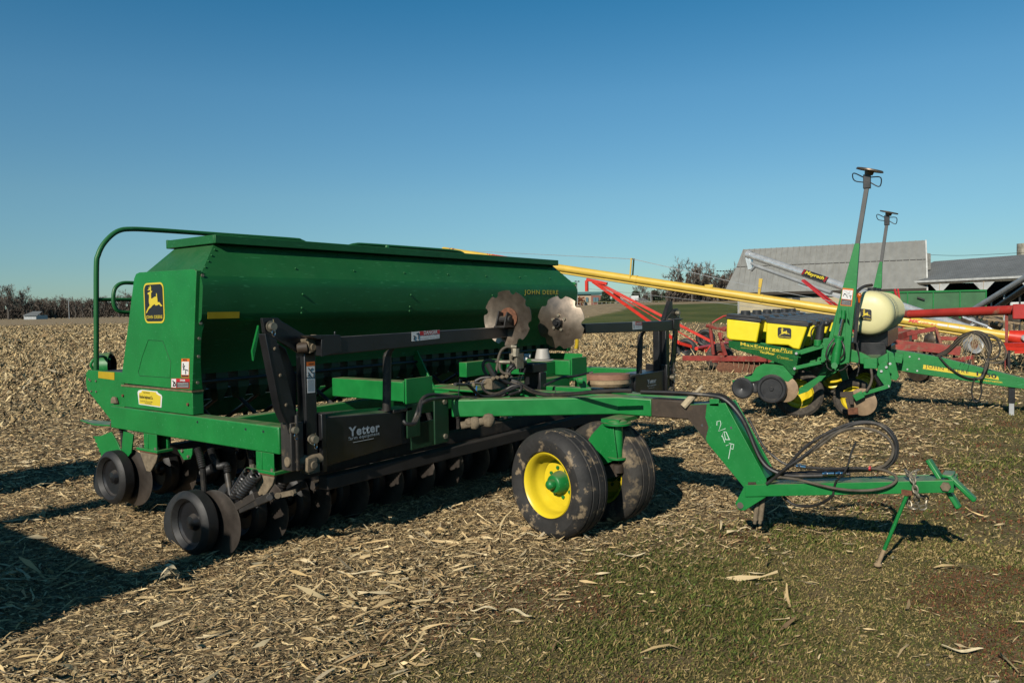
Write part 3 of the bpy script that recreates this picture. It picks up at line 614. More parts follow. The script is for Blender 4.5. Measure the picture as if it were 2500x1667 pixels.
# --- forward beams on the main frame
for x in (4.2, 6.72):
    yb0, yb1 = 5.0, 4.16 if x < 5 else 4.22
    mb = MB(); mb.box(x, x+.13, yb1, yb0, .945, 1.10); bmm = part('marker_mount_beam', mb, M['green2'], drill, bev=.008)
    mb = MB(); mb.box(x+.0, x+.30, yb1-.03, yb1-.012, .93, 1.125); mb.box(x-.01, x+.13, yb1-.012, yb1, .94, 1.11); part('beam_end_plate', mb, M['green2'], bmm, bev=.002)
mb = MB(); mb.box(6.55, 6.72, 4.40, 5.0, .95, 1.09); mb.box(5.85, 6.45, 4.9, 5.0, .97, 1.12); part('valve_shelf', mb, M['green2'], drill, bev=.005)
mb = MB(); mb.box(4.34, 6.85, 4.30, 4.42, .80, .93); part('frame_crossbar', mb, M['green2'], drill, bev=.008)
# --- A-frame
def chain_beam(mb, pts, w, h):
    for i in range(len(pts)-1): mb.beam(pts[i], pts[i+1], w, h)
zt, bh, bw = .965, .135, .11
n0 = Vector((4.36, 3.81)); n1v = Vector((5.115, 2.78)); dr = (n1v-n0).normalized(); off = Vector((-dr.y, dr.x))*(bw/2)
def strip(pts, w, z0, z1v):
    mb = MB(); L_ = [Vector((p[0], p[1])) for p in pts]; R_ = []
    for i, p in enumerate(L_):
        ds = []
        if i > 0: ds.append((L_[i]-L_[i-1]).normalized())
        if i < len(L_)-1: ds.append((L_[i+1]-L_[i]).normalized())
        t = sum(ds, Vector((0, 0))).normalized(); nrm = Vector((-t.y, t.x)); c = nrm.dot(Vector((-ds[0].y, ds[0].x))); R_.append(p+nrm*w/c)
    vs = []
    for l, r in zip(L_, R_): vs += [(l.x, l.y, z0), (l.x, l.y, z1v), (r.x, r.y, z1v), (r.x, r.y, z0)]
    fs = [(3, 2, 1, 0)]
    for i in range(len(L_)-1):
        b = i*4
        for k in range(4): fs.append((b+k, b+(k+1) % 4, b+4+(k+1) % 4, b+4+k))
    b = (len(L_)-1)*4; fs.append((b, b+1, b+2, b+3)); mb.add(vs, fs); return mb
part('drawbar_beam', strip([(4.36, 3.81), (5.115, 2.78), (5.115, 2.50)], bw, zt-bh, zt), M['green2'], drill, bev=.010)
# scorched section of the near drawbar beam, standing 1 mm proud
part('drawbar_beam_scorched', strip([(5.114, 2.505), (5.114, 2.21)], bw+.002, zt-bh-.001, zt+.0005), M['brown'], drill, bev=.010)
part('drawbar_beam', strip([(5.45, 2.30), (5.45, 2.78), (6.35, 3.81)], bw, zt-bh, zt), M['green2'], drill, bev=.010)
mb = MB(); mb.box(5.25, 5.35, 2.30, 4.8, .83, .955); part('centre_beam', mb, M['green2'], drill, bev=.008)
mb = MB(); mb.box(5.62, 5.72, 3.2, 4.3, .83, .955); mb.prism([(5.0, 4.05, .96), (5.5, 3.95, .96), (5.5, 4.6, .96), (5.0, 4.6, .96)], (0, 0, -.02)); part('centre_beam', mb, M['green2'], drill, bev=.008)
# bracket plates where the beam joins the frame
mb = MB(); mb.box(4.20, 4.36, 3.84, 3.855, .64, .985); mb.box(4.04, 4.18, 3.97, 3.985, .70, .95); mb.box(4.10, 4.40, 3.99, 4.005, .60, .80); jb = part('joint_bracket', mb, M['dgreen'], drill, bev=.004)  # ordinary green brackets, their shade painted in with the darker green
mb = MB()
for z in (.955, .69): mb.bolt((4.31, 3.84, z), (0, -1, 0), .02, .016)
part('bolt', mb, M['zinc'], jb)
mb = MB(); a = at(*z4(470, 1490), 5.75); b = at(*z4(720, 1440), 5.75); mb.cyl(a, b, .03, 12); mb.ball((a+b)/2, .05, 10); mb.ball(b, .055, 10); mb.ball(a*.7+b*.3+Vector((0, 0, .01)), .04, 8); part('swivel_coupling', mb, M['dirty'], drill)
# --- gooseneck
gx = 5.115
G = lambda pts, x=gx: [P(*z6(*q), x=x) for q in pts]
neck = G([(35, 258), (355, 245), (648, 790), (655, 915), (492, 1018), (447, 1012), (425, 965), (487, 850), (230, 540), (95, 370), (35, 300)])
mb = MB(); mb.prism(neck, (.012, 0, 0)); mb.prism([p+Vector((.20, 0, 0)) for p in neck], (.012, 0, 0)); 
nk = part('gooseneck_plate', mb, M['green'], drill, bev=.003)
mb = MB(); fr_e = G([(355, 252), (648, 795)]); e = fr_e
vv = [e[0]+Vector((.013, .002, 0)), e[0]+Vector((.199, .002, 0)), e[1]+Vector((.199, .012, 0)), e[1]+Vector((.013, .012, 0))]
mb.prism(vv, Vector((0, .012, -.002))); t = G([(38, 262), (352, 250)]); mb.prism([t[0]+Vector((.013, 0, 0)), t[1]+Vector((.013, 0, 0)), t[1]+Vector((.199, 0, 0)), t[0]+Vector((.199, 0, 0))], (0, 0, -.01))
t = G([(95, 374), (487, 846)]); mb.prism([t[0]+Vector((.013, -.01, 0)), t[1]+Vector((.013, -.01, 0)), t[1]+Vector((.199, -.01, 0)), t[0]+Vector((.199, -.01, 0))], (0, -.01, .002))
part('gooseneck_web', mb, M['green2'], nk)
mb = MB(); sc = G([(37, 262), (222, 255), (212, 350), (235, 420), (215, 500), (228, 530), (95, 368), (37, 300)]); mb.prism([p+Vector((-.0006, 0, 0)) for p in sc], (-.0008, 0, 0)); part('scorch_mark', mb, M['brown'], nk, flat=True)
mb = MB(); mb.cyl(G([(462, 980)], gx-.008)[0], G([(462, 980)], gx+.22)[0], .022, 18); mb.prism(G([(520, 812), (575, 812), (575, 828), (520, 828)], gx-.004), (-.006, 0, 0)); part('hinge_pin', mb, M['brown'], nk)
mb = MB(); mb.tube(G([(528, 828), (528, 875), (538, 893), (556, 897), (574, 890), (578, 870), (576, 828)], gx-.004), .004, 6); part('retaining_clip', mb, M['rust'], nk)
mb = MB(); mb.cyl(P(*z6(398, 423), x=gx-.0002), P(*z6(398, 423), x=gx-.002), .009, 12); mb.cyl(P(*z6(190, 405), x=gx-.0008), P(*z6(190, 405), x=gx-.003), .009, 12); part('bolt_hole', mb, M['blk'], nk)
mb = MB()
for st in (((1960, 492), (1962, 458), (1990, 452), (1996, 480), (1976, 542), (2037, 520)), ((2005, 575), (2030, 640)), ((2000, 590), (2022, 545), (2036, 615)), ((2018, 548), (2040, 548), (2068, 612)), ((2028, 615), (2076, 616)), ((2040, 668), (2085, 652), (2062, 782)), ((2070, 648), (2108, 658), (2100, 700), (2078, 690))):
    mb.tube([P(*z5(*q), x=gx-.001) for q in st], .0028, 5)
part('marker_scrawl', mb, M['chalk'], nk)
mb = MB(); mb.box(gx+.03, gx+.16, 1.98, 2.05, .955, .985); mb.box(gx+.0, gx+.015, 1.98, 2.05, .94, .992); mb.box(gx+.185, gx+.2, 1.98, 2.05, .94, .992); part('hose_bracket', mb, M['green'], drill, bev=.003)
mb = MB(); a = P(*z5(1668, 330), x=gx-.02); b = P(*z5(1835, 148), x=gx+.05); mb.cyl(a, a*.35+b*.65, .026, 10); mb.cyl(a*.35+b*.65, b, .015, 8, .010); part('corn_cob_plug', mb, M['woodstick'], drill)
# --- tongue
tw = .19
mb = MB(); tg = G([(500, 832), (1995, 796), (1997, 886), (500, 916)], gx-.002)
for q in (0, 1): pass
mb.prism(tg, (-.010, 0, 0)); mb.prism([p+Vector((tw, 0, 0)) for p in tg], (.010, 0, 0)); mb.prism([tg[0]+Vector((-.006, 0, -.004)), tg[1]+Vector((-.006, 0, -.004)), tg[1]+Vector((tw, 0, -.004)), tg[0]+Vector((tw, 0, -.004))], (0, 0, -.01)); mb.prism([tg[3]+Vector((-.006, 0, .004)), tg[2]+Vector((-.006, 0, .004)), tg[2]+Vector((tw, 0, .004)), tg[3]+Vector((tw, 0, .004))], (0, 0, .01))
tn = part('tongue', mb, M['green2'], drill, bev=.003)
mb = MB(); c = P(*z6(1938, 842), x=gx-.012); mb.bolt(c, (-1, 0, 0), .028, .02); part('hitch_bolt', mb, M['dirty'], tn)
def strap(a, b, x, w=.055, th=.018):
    pa = P(*z6(*a), x=x); pb = P(*z6(*b), x=x); return MB().beam(pa, pb, th*2.2, w, up=(1, 0, 0))
mb = MB(); pa = P(*z6(1812, 650), x=5.24); pb = P(*z6(2035, 1000), x=5.20)
mb.beam(pa, pb, .028, .075, up=(1, 0, 0)); part('clevis_strap', mb, M['green2'], tn, bev=.008)
mb = MB(); pa = P(*z6(1965, 770), x=5.16); pb = P(*z6(2150, 945), x=5.16); mb.beam(pa, pb, .028, .065, up=(1, 0, 0)); mb.box(5.13, 5.28, pa.y-.02, pa.y+.04, pa.z-.01, pa.z+.012); part('clevis_strap', mb, M['green2'], tn, bev=.008)
mb = MB(); c = P(*z6(1660, 903), x=gx-.01); f = P(*z6(1450, 1405), z=.015); mb.cyl(c, f, .0115, 12); js = part('jack_stand_rod', mb, M['green'], tn)
mb = MB(); mb.cyl(f*.78+c*.22, f, .0125, 12); mb.ball(f+Vector((0, 0, .0)), .024, 10, (1, 1, .7)); part('rod_foot', mb, M['tandirt'], js)
mb = MB(); mb.cyl(c+Vector((-.02, 0, .01)), c+Vector((.03, 0, .01)), .014, 8); mb.box(c.x-.01, c.x+.02, c.y-.03, c.y+.03, c.z, c.z+.03); part('rod_pivot', mb, M['rust'], js)
# chain
def chain(path, parent):
    cp = crom(path, 6); L = [0]
    for i in range(1, len(cp)): L.append(L[-1]+(cp[i]-cp[i-1]).length)
    n = int(L[-1]/.030); mb = MB()
    for k in range(n):
        s = (k+.5)*L[-1]/n; i = max(j for j in range(len(L)-1) if L[j] <= s); t = (s-L[i])/(L[i+1]-L[i]+1e-9); c = cp[i].lerp(cp[i+1], t); d = (cp[i+1]-cp[i]).normalized()
        a_, b_, _ = basis(d, (1, 0, 0)); sd = a_ if k % 2 else b_
        mb.tube([c+d*(.024*math.cos(g)*1.0)+sd*(.014*math.sin(g)) for g in np.linspace(0, 2*PI, 13)[:-1]], .0058, 6, closed=True)
    return part('safety_chain', mb, M['galvd'] if 0 else M['zinc'], parent)
chain([P(*z6(*q), x=x) for q, x in (((1655, 730), gx+.05), ((1672, 760), gx+.0), ((1700, 790), gx-.035), ((1712, 830), gx-.04), ((1722, 880), gx-.045), ((1738, 910), gx-.04), ((1715, 925), gx-.0), ((1740, 960), gx+.03), ((1700, 1000), gx+.05), ((1672, 960), gx+.07), ((1680, 920), gx+.09))], tn)
chain([P(*z6(*q), x=x) for q, x in (((1740, 725), gx+.03), ((1712, 740), gx-.0), ((1700, 780), gx-.03))], tn)
chain([P(*z6(*q), x=x) for q, x in (((1745, 905), gx+.06), ((1795, 930), gx+.10), ((1790, 985), gx+.1), ((1750, 1000), gx+.08))], tn)
# --- hydraulic hoses
def hose(pts, r=.011, m='hose', zz=z6, k=8, name='hydraulic_hose'):
    mb = MB(); mb.tube(crom([P(*zz(*q[:2]), x=q[2]) for q in pts], k), r, 8); return part(name, mb, M[m], drill)
for j in range(5):
    o_ = j*.024; dy = j*5
    hose([(-250, 165+dy*.4, 5.10+o_), (0, 172+dy*.5, 5.10+o_), (120, 180+dy*.3, 5.10+o_), (240, 192-dy*.5, 5.12+o_), (330, 210-dy, 5.12+o_), (400, 262-dy*1.2, 5.12+o_), (470, 350-dy, 5.12+o_), (520, 450-dy, 5.13+o_), (565, 560-dy, 5.13+o_), (610, 650-dy, 5.13+o_), (670, 715-dy*.5, 5.13+o_), (760, 755-dy*.6, 5.14+o_), (850, 768-dy, 5.14+o_), (1050, 765-dy*1.4, 5.15+o_), (1250, 755-dy, 5.16+o_)], .0115 if j else .0135)
hose([(520, 350, 5.16), (570, 450, 5.16), (630, 555, 5.16), (700, 625, 5.17), (780, 680, 5.17), (860, 695, 5.18)], .008)
hose([(650, 825, 5.09), (700, 790, 5.09), (780, 720, 5.08), (900, 640, 5.1), (1000, 560, 5.12), (1080, 490, 5.14), (1180, 440, 5.16), (1300, 395, 5.18), (1420, 392, 5.2), (1500, 430, 5.2), (1560, 500, 5.2), (1580, 570, 5.2), (1565, 640, 5.18), (1520, 700, 5.16), (1450, 722, 5.15), (1300, 715, 5.15), (1100, 718, 5.15), (940, 710, 5.15)], .0105)
hose([(670, 810, 5.11), (760, 745, 5.11), (900, 590, 5.13), (1020, 500, 5.14), (1150, 432, 5.16), (1280, 388, 5.18), (1400, 384, 5.2), (1510, 420, 5.22), (1575, 500, 5.22), (1590, 580, 5.22), (1570, 655, 5.2), (1500, 705, 5.2), (1400, 725, 5.18), (1200, 735, 5.18)], .0105)
hose([(660, 818, 5.10), (770, 735, 5.10), (880, 660, 5.11), (1050, 540, 5.13), (1180, 450, 5.14), (1300, 425, 5.15), (1420, 440, 5.15), (1500, 480, 5.15), (1545, 530, 5.15), (1560, 580, 5.15), (1545, 640, 5.14), (1500, 690, 5.14), (1440, 715, 5.14)], .0095, 'hosed')
hose([(720, 775, 5.095), (850, 790, 5.09), (960, 815, 5.08), (1060, 840, 5.07), (1170, 862, 5.06), (1300, 873, 5.05), (1420, 868, 5.05), (1520, 845, 5.06), (1575, 810, 5.07), (1580, 775, 5.08), (1530, 740, 5.1), (1460, 720, 5.12), (1400, 715, 5.13)], .009, 'hosed')
hose([(770, 915, 5.2), (830, 965, 5.19), (900, 985, 5.18), (1000, 980, 5.16), (1080, 945, 5.12), (1130, 905, 5.10)], .010)
hose([(1128, 910, 5.09), (1135, 860, 5.09), (1150, 810, 5.09), (1200, 755, 5.09), (1235, 690, 5.1), (1260, 600, 5.11), (1292, 528, 5.12)], .0065, name='cable_tie')
for a_, b_ in (((865, 697), (935, 706)), ((1055, 752), (1140, 750)), ((1150, 750), (1225, 748))):
    mb = MB(); mb.cyl(P(*z6(*a_), x=5.12), P(*z6(*b_), x=5.12), .014, 10); mb.cyl(P(*z6(a_[0]+15, a_[1]), x=5.12), P(*z6(a_[0]+35, a_[1]+1), x=5.12), .017, 6); part('hose_coupler', mb, M['chrome'], drill)
mb = MB(); mb.cyl(P(*z6(1386, 713), x=5.1), P(*z6(1400, 715), x=5.1), .015, 10); part('red_hose_band', mb, M['redd'], drill)
for q in (575, 612):
    mb = MB(); mb.cyl(P(*z6(q+15, 915), x=5.2), P(*z6(q-5, 1085), x=5.2), .017, 10); mb.cyl(P(*z6(q-5, 1085), x=5.2), P(*z6(q-10, 1110), x=5.2), .012, 10); part('hanging_coupler', mb, M['dirty'], drill)
# hoses along the near drawbar beam and into the valve cluster
def hz(pts, r=.012, m='hose', name='hydraulic_hose'):
    mb = MB(); mb.tube(crom([at(*z4(q[0], q[1]), q[2]) for q in pts], 8), r, 8); return part(name, mb, M[m], drill)
def w4(x, y): return (x-0)/6.533*3.734*1.0, y
def Z(x, y, d):   # the 1160,820 zoom (6.533)
    px, py = 1160+x/6.533, 820+y/6.533; return ((px-1000)*3.734, (py-640)*3.734, d)
for j, (dy, m_) in enumerate(((0, 'hose'), (14, 'hose'), (26, 'hosed'), (36, 'hose'))):
    hz([Z(560, 700+dy, 6.35), Z(720, 750+dy, 6.3), Z(860, 840+dy, 6.2), Z(1020, 905+dy*.7, 6.05), Z(1250, 930+dy*.5, 5.95), Z(1600, 915+dy*.4, 5.75), Z(1900, 885+dy*.4, 5.6), Z(2200, 868+dy*.4, 5.5), Z(2500, 866+dy*.4, 5.42)], .0125, m_)
hz([Z(520, 600, 6.4), Z(530, 540, 6.4), Z(600, 470, 6.4), Z(700, 430, 6.5), Z(800, 430, 6.6)], .02)
hz([Z(540, 650, 6.4), Z(560, 560, 6.4), Z(640, 500, 6.4), Z(740, 480, 6.5)], .014)
hz([Z(200, 650, 6.4), Z(140, 540, 6.4), Z(130, 440, 6.4), Z(190, 390, 6.4), Z(350, 410, 6.4), Z(560, 420, 6.4)], .014, 'hosed')
hz([Z(320, 660, 6.4), Z(350, 500, 6.4), Z(380, 320, 6.4), Z(430, 220, 6.4), Z(510, 175, 6.4), Z(600, 175, 6.4)], .012, 'hosed')
hz([Z(390, 440, 6.35), Z(400, 530, 6.35), Z(450, 590, 6.35), Z(560, 610, 6.35)], .012, 'hosed')
hz([Z(310, 660, 6.3), Z(240, 530, 6.3), Z(190, 440, 6.3)], .022)
hz([Z(720, 780, 6.25), Z(740, 840, 6.25), Z(690, 890, 6.25), Z(560, 930, 6.2), Z(380, 955, 6.2), Z(100, 975, 6.1)], .013)
hz([Z(740, 800, 6.25), Z(600, 800, 6.25), Z(480, 860, 6.25), Z(330, 920, 6.2), Z(180, 890, 6.2), Z(110, 790, 6.2), Z(140, 710, 6.2), Z(220, 690, 6.2)], .012)
hz([Z(0, 720, 6.2), Z(120, 670, 6.2), Z(300, 670, 6.2), Z(450, 720, 6.25), Z(600, 780, 6.3)], .014)
hz([Z(-120, 760, 6.2), Z(0, 750, 6.2), Z(120, 760, 6.2), Z(230, 740, 6.2)], .012)
hz([Z(1100, 790, 6.6), Z(1250, 720, 6.7), Z(1400, 660, 6.8), Z(1600, 640, 6.9), Z(1780, 600, 7), Z(1880, 580, 7)], .012)
hz([Z(-320, 770, 5.6), Z(-200, 775, 5.7), Z(-100, 790, 5.8), Z(100, 960, 6.0), Z(350, 940, 6.1), Z(560, 860, 6.2), Z(700, 800, 6.25)], .013)
def zz8(x, y, d): px, py = 840+x/6.533, 880+y/6.533; return ((px-1000)*3.734, (py-640)*3.734, d)
hz([zz8(1100, 1000, 5.3), zz8(1160, 850, 5.3), zz8(1200, 720, 5.35), zz8(1260, 600, 5.4), zz8(1400, 545, 5.5), zz8(1600, 560, 5.7), zz8(1900, 590, 5.9), zz8(2200, 600, 6.0)], .014)
hz([zz8(940, 960, 5.2), zz8(1000, 1010, 5.2), zz8(1120, 1000, 5.25), zz8(1190, 880, 5.3), zz8(1230, 700, 5.35), zz8(1350, 630, 5.4), zz8(1550, 600, 5.6), zz8(1800, 590, 5.8)], .014)
mb = MB(); mb.cyl(at(1160+1270/6.533, 820+820/6.533, 6.0), at(1160+1290/6.533, 820+935/6.533, 5.98), .003, 5); mb.cyl(at(1123, 925, 5.9), at(1119, 967, 5.85), .004, 5); mb.cyl(at(1160+740/6.533, 820+480/6.533, 6.3), at(1160+670/6.533, 820+760/6.533, 6.3), .002, 5); mb.cyl(at(1160+800/6.533, 820+510/6.533, 6.3), at(1160+720/6.533, 820+720/6.533, 6.3), .002, 5); part('cable_ties', mb, M['blk'], drill)
mb = MB(); mb.tube([at(1164, 942, 6.1), at(1163, 950, 6.1), at(1162, 964, 6.08)], .006, 6); part('blue_tie', mb, mat('blue_plastic', (.02, .12, .35), .5), drill)
def vp(x, y, d): return at(1160+x/6.533, 820+y/6.533, d)
mb = MB(); c = vp(340, 740, 6.25); mb.box(c.x-.10, c.x+.12, c.y-.03, c.y+.05, c.z-.05, c.z+.04)
for dx in (-.09, -.04, .03, .09): mb.cyl(c+Vector((dx, -.03, .03)), c+Vector((dx-.01, -.05, .05)), .018, 8)
mb.cyl(vp(200, 700, 6.2), vp(150, 760, 6.2), .02, 8); mb.cyl(vp(0, 770, 6.15), vp(-40, 790, 6.15), .02, 8); part('valve_block', mb, M['dirty'], drill, bev=.005)
mb = MB(); mb.cyl(vp(640, 200, 6.4), vp(640, 330, 6.4), .035, 8); mb.cyl(vp(570, 170, 6.4), vp(660, 180, 6.4), .022, 8); mb.cyl(vp(380, 415, 6.4), vp(560, 420, 6.4), .018, 8); mb.cyl(vp(580, 310, 6.4), vp(600, 310, 6.4), .035, 8); mb.box(*[float(q) for q in (lambda c: (c.x-.05, c.x+.05, c.y-.04, c.y+.04, c.z-.08, c.z+.05))(vp(660, 370, 6.45))]); part('ball_valve', mb, M['zinc'], drill, bev=.003)
mb = MB(); mb.prism([vp(690, 310, 6.5), vp(840, 350, 6.5), vp(820, 385, 6.5), vp(740, 395, 6.5)], (.02, .02, 0)); mb.cyl(vp(780, 320, 6.6), vp(880, 318, 6.6), .022, 8); part('valve_handle', mb, M['white'], drill, bev=.003)
mb = MB(); c = vp(1075, 375, 6.5); mb.cyl(c, vp(1075, 205, 6.5), .068, 20, .050); mb.cyl(c+Vector((0, 0, -.01)), c+Vector((0, 0, .0)), .10, 20); part('grey_cup_motor', mb, M['greyplastic'], drill, bev=.006)
mb = MB(); c = vp(930, 430, 6.8); mb.box(c.x-.12, c.x+.1, c.y-.08, c.y+.08, c.z-.08, c.z+.0); mb.box(c.x-.04, c.x+.06, c.y-.1, c.y+.08, c.z-.42, c.z-.08); part('motor_mount', mb, M['black'], drill, bev=.006)
mb = MB(); mb.cyl(vp(1640, 720, 6.2), vp(1710, 722, 6.2), .025, 12); mb.prism([vp(1600, 690, 6.25), vp(1780, 650, 6.25), vp(1780, 830, 6.25), vp(1700, 840, 6.25)], (.02, .02, 0)); part('motor_bracket', mb, M['green2'], drill)
# flat dusty drum lying on the drawbar
c = P(1350+590/4.356, 600+1435/4.356, x=5.62)
mb = MB(); mb.lathe([(.012, 0), (.012, .150), (.055, .178), (.058, .178)], c, (.02, .02, 1), 48); mb.lathe([(-.045, 0), (-.045, .165), (-.02, .186), (.012, .186)], c, (.02, .02, 1), 48); dm = part('idler_drum', mb, M['tandirt'], drill)
mb = MB(); mb.lathe([(.014, .183), (.015, .188), (.058, .184), (.060, .17), (.06, 0)], c, (.02, .02, 1), 48); part('drum_band', mb, M['rustband'], dm)
# yellow hose and holes on the inside of the far end
mb = MB(); mb.tube(crom([vp(1620, -30, 8.9), vp(1625, 60, 8.9), vp(1622, 140, 8.9), vp(1605, 205, 8.9)], 6), .022, 10); part('yellow_tube', mb, M['ytape'], drill)
mb = MB(); mb.prism([(8.10, 4.90, 1.08), (8.10, 5.75, 1.08), (8.10, 5.9, .92), (8.10, 4.9, .92)], (.01, 0, 0)); fe = part('lower_end_panel', mb, M['green'], drill, bev=.003)

# --- castor wheels
def tyre_profile(R, w, rr):
    h = w/2
    return [(-h*.62, rr), (-h*.86, rr+.02), (-h*1.0, rr+(R-rr)*.45), (-h*.98, rr+(R-rr)*.68), (-h*.86, R-.032), (-h*.70, R-.008), (-h*.50, R), (-h*.47, R-.010), (-h*.43, R-.010), (-h*.40, R+.001), (-h*.08, R+.002), (-h*.05, R-.009), (h*.0, R-.009), (h*.03, R+.002), (h*.36, R+.001), (h*.40, R-.010), (h*.44, R-.010), (h*.47, R), (h*.70, R-.008), (h*.86, R-.032), (h*.98, rr+(R-rr)*.68), (h*1.0, rr+(R-rr)*.45), (h*.86, rr+.02), (h*.62, rr)]
def wheel(parent, c, ax, R=.392, w=.30, rr=.228, name='wheel', tyre='mudtyre', rim='yrim', hub='green', bolts=8, outer=1):
    c = V(c); ax = V(ax).normalized()
    mb = MB(); mb.lathe(tyre_profile(R, w, rr), c, ax, 64); t = part(name, mb, M[tyre], parent)
    h = w/2; mb = MB()
    mb.lathe([(h*.72, rr+.012), (h*.80, rr+.006), (h*.74, rr-.008), (h*.50, rr-.020), (h*.30, rr-.024), (h*.05, rr-.030), (-h*.10, rr-.055), (-h*.30, rr-.062), (-h*.34, rr*.62), (-h*.26, rr*.60), (-h*.26, .05)], c, ax, 56); mb.lathe([(-h*.72, rr+.012), (-h*.74, rr-.008), (-h*.20, rr-.03), (-h*.2, .04)], c, ax, 40); rm = part('rim', mb, M[rim], t, ang=60)
    mb = MB(); mb.lathe([(-h*.26, .088), (h*.0, .082), (h*.32, .066), (h*.38, .058), (h*.38, .038), (h*.62, .036), (h*.72, .024), (h*.75, 0)], c, ax, 28); part('hub', mb, M[hub], t, ang=50)
    a1, b1, n1 = basis(ax); mb = MB()
    for k in range(bolts): g = 2*PI*(k+.3)/bolts; mb.bolt(c+n1*(-h*.26)+(a1*math.cos(g)+b1*math.sin(g))*.108, n1, .014, .02)
    part('wheel_nuts', mb, M[hub], t)
    return t
wax = Vector((-.982, .19, 0)); 
wheel(drill, (4.58, 2.99, .380), wax, name='castor_wheel')
w2_ = wheel(drill, (5.125, 2.885, .380), wax, name='castor_wheel', tyre='mudtyre2')
mb = MB(); pv = Vector((4.93, 2.69, 0)); mb.cyl(pv+Vector((0, 0, .54)), pv+Vector((0, 0, .79)), .042, 20); mb.cyl(pv+Vector((0, 0, .785)), pv+Vector((0, 0, .80)), .105, 24); mb.ball(pv+Vector((0, 0, .80)), .08, 16, (1, 1, .4)); mb.box(pv.x-.06, 5.2, pv.y-.05, pv.y+.10, .80, .828); mb.cyl(pv+Vector((0, 0, .53)), pv+Vector((0, 0, .545)), .075, 20)
cs = part('castor_fork', mb, M['green2'], drill)
mb = MB()
tr = Vector((.10, .99, 0)).normalized()
pl0 = [pv+Vector((-.06, .0, .79)), pv+Vector((-.06, -.03, .54)), pv+tr*.30+Vector((-.05, 0, .38)), pv+tr*.36+Vector((-.05, 0, .48)), pv+tr*.20+Vector((-.05, 0, .70)), pv+tr*.10+Vector((-.06, 0, .79))]
mb.prism(pl0, (.012, 0, 0)); mb.prism([p+Vector((.10, 0, 0)) for p in pl0], (.012, 0, 0)); part('castor_fork_plate', mb, M['green'], cs, bev=.003)
mb = MB(); mb.cyl((4.58, 2.99, .38), (5.17, 2.875, .38), .035, 14); mb.beam(pv+Vector((0, 0, .45)), (4.89, 2.93, .38), .09, .09); mb.cyl(pv+Vector((0, 0, .43)), pv+Vector((0, 0, .49)), .05, 18); part('axle', mb, M['brown'], cs)
# ================================================================== THE ROW PLANTER
PA = math.radians(6.5); pA = np.array([math.cos(PA), math.sin(PA), 0]); pT = np.array([math.sin(PA), -math.cos(PA), 0]); pO = np.array([10.78, 3.40, 0])
def PP(px, py, yo=0.0):
    d = ray(px, py); o = pO+yo*pA; t = ((o-OO)@pA)/(d@pA); r = OO+t*d-pO; return Vector((r@pT, yo, r[2]))
def K(x, y, yo=0.0): return PP(1740+x/3.266, 560+y/3.266, yo)
def Q(x, y, yo=1.9): return PP(2100+x/3.2675, 560+y/3.2675, yo)
def MZ(x, y, yo=-.2): return PP(1980+x/4.75, 390+y/4.75, yo)
planter = thing('row_planter', 'green and yellow row-crop planter with yellow hoppers, cream tank and two tall upright marker poles', 'planter', tuple(pO), rotz=math.radians(-83.5), off=False)
ny = Vector((0, -1, 0)); UX = Vector((1, 0, 0)); UZ = Vector((0, 0, 1))
def kp(mb, pts, yo, th, f=None): return mb.prism([(f or K)(x, y, yo) for x, y in pts], (0, th, 0))
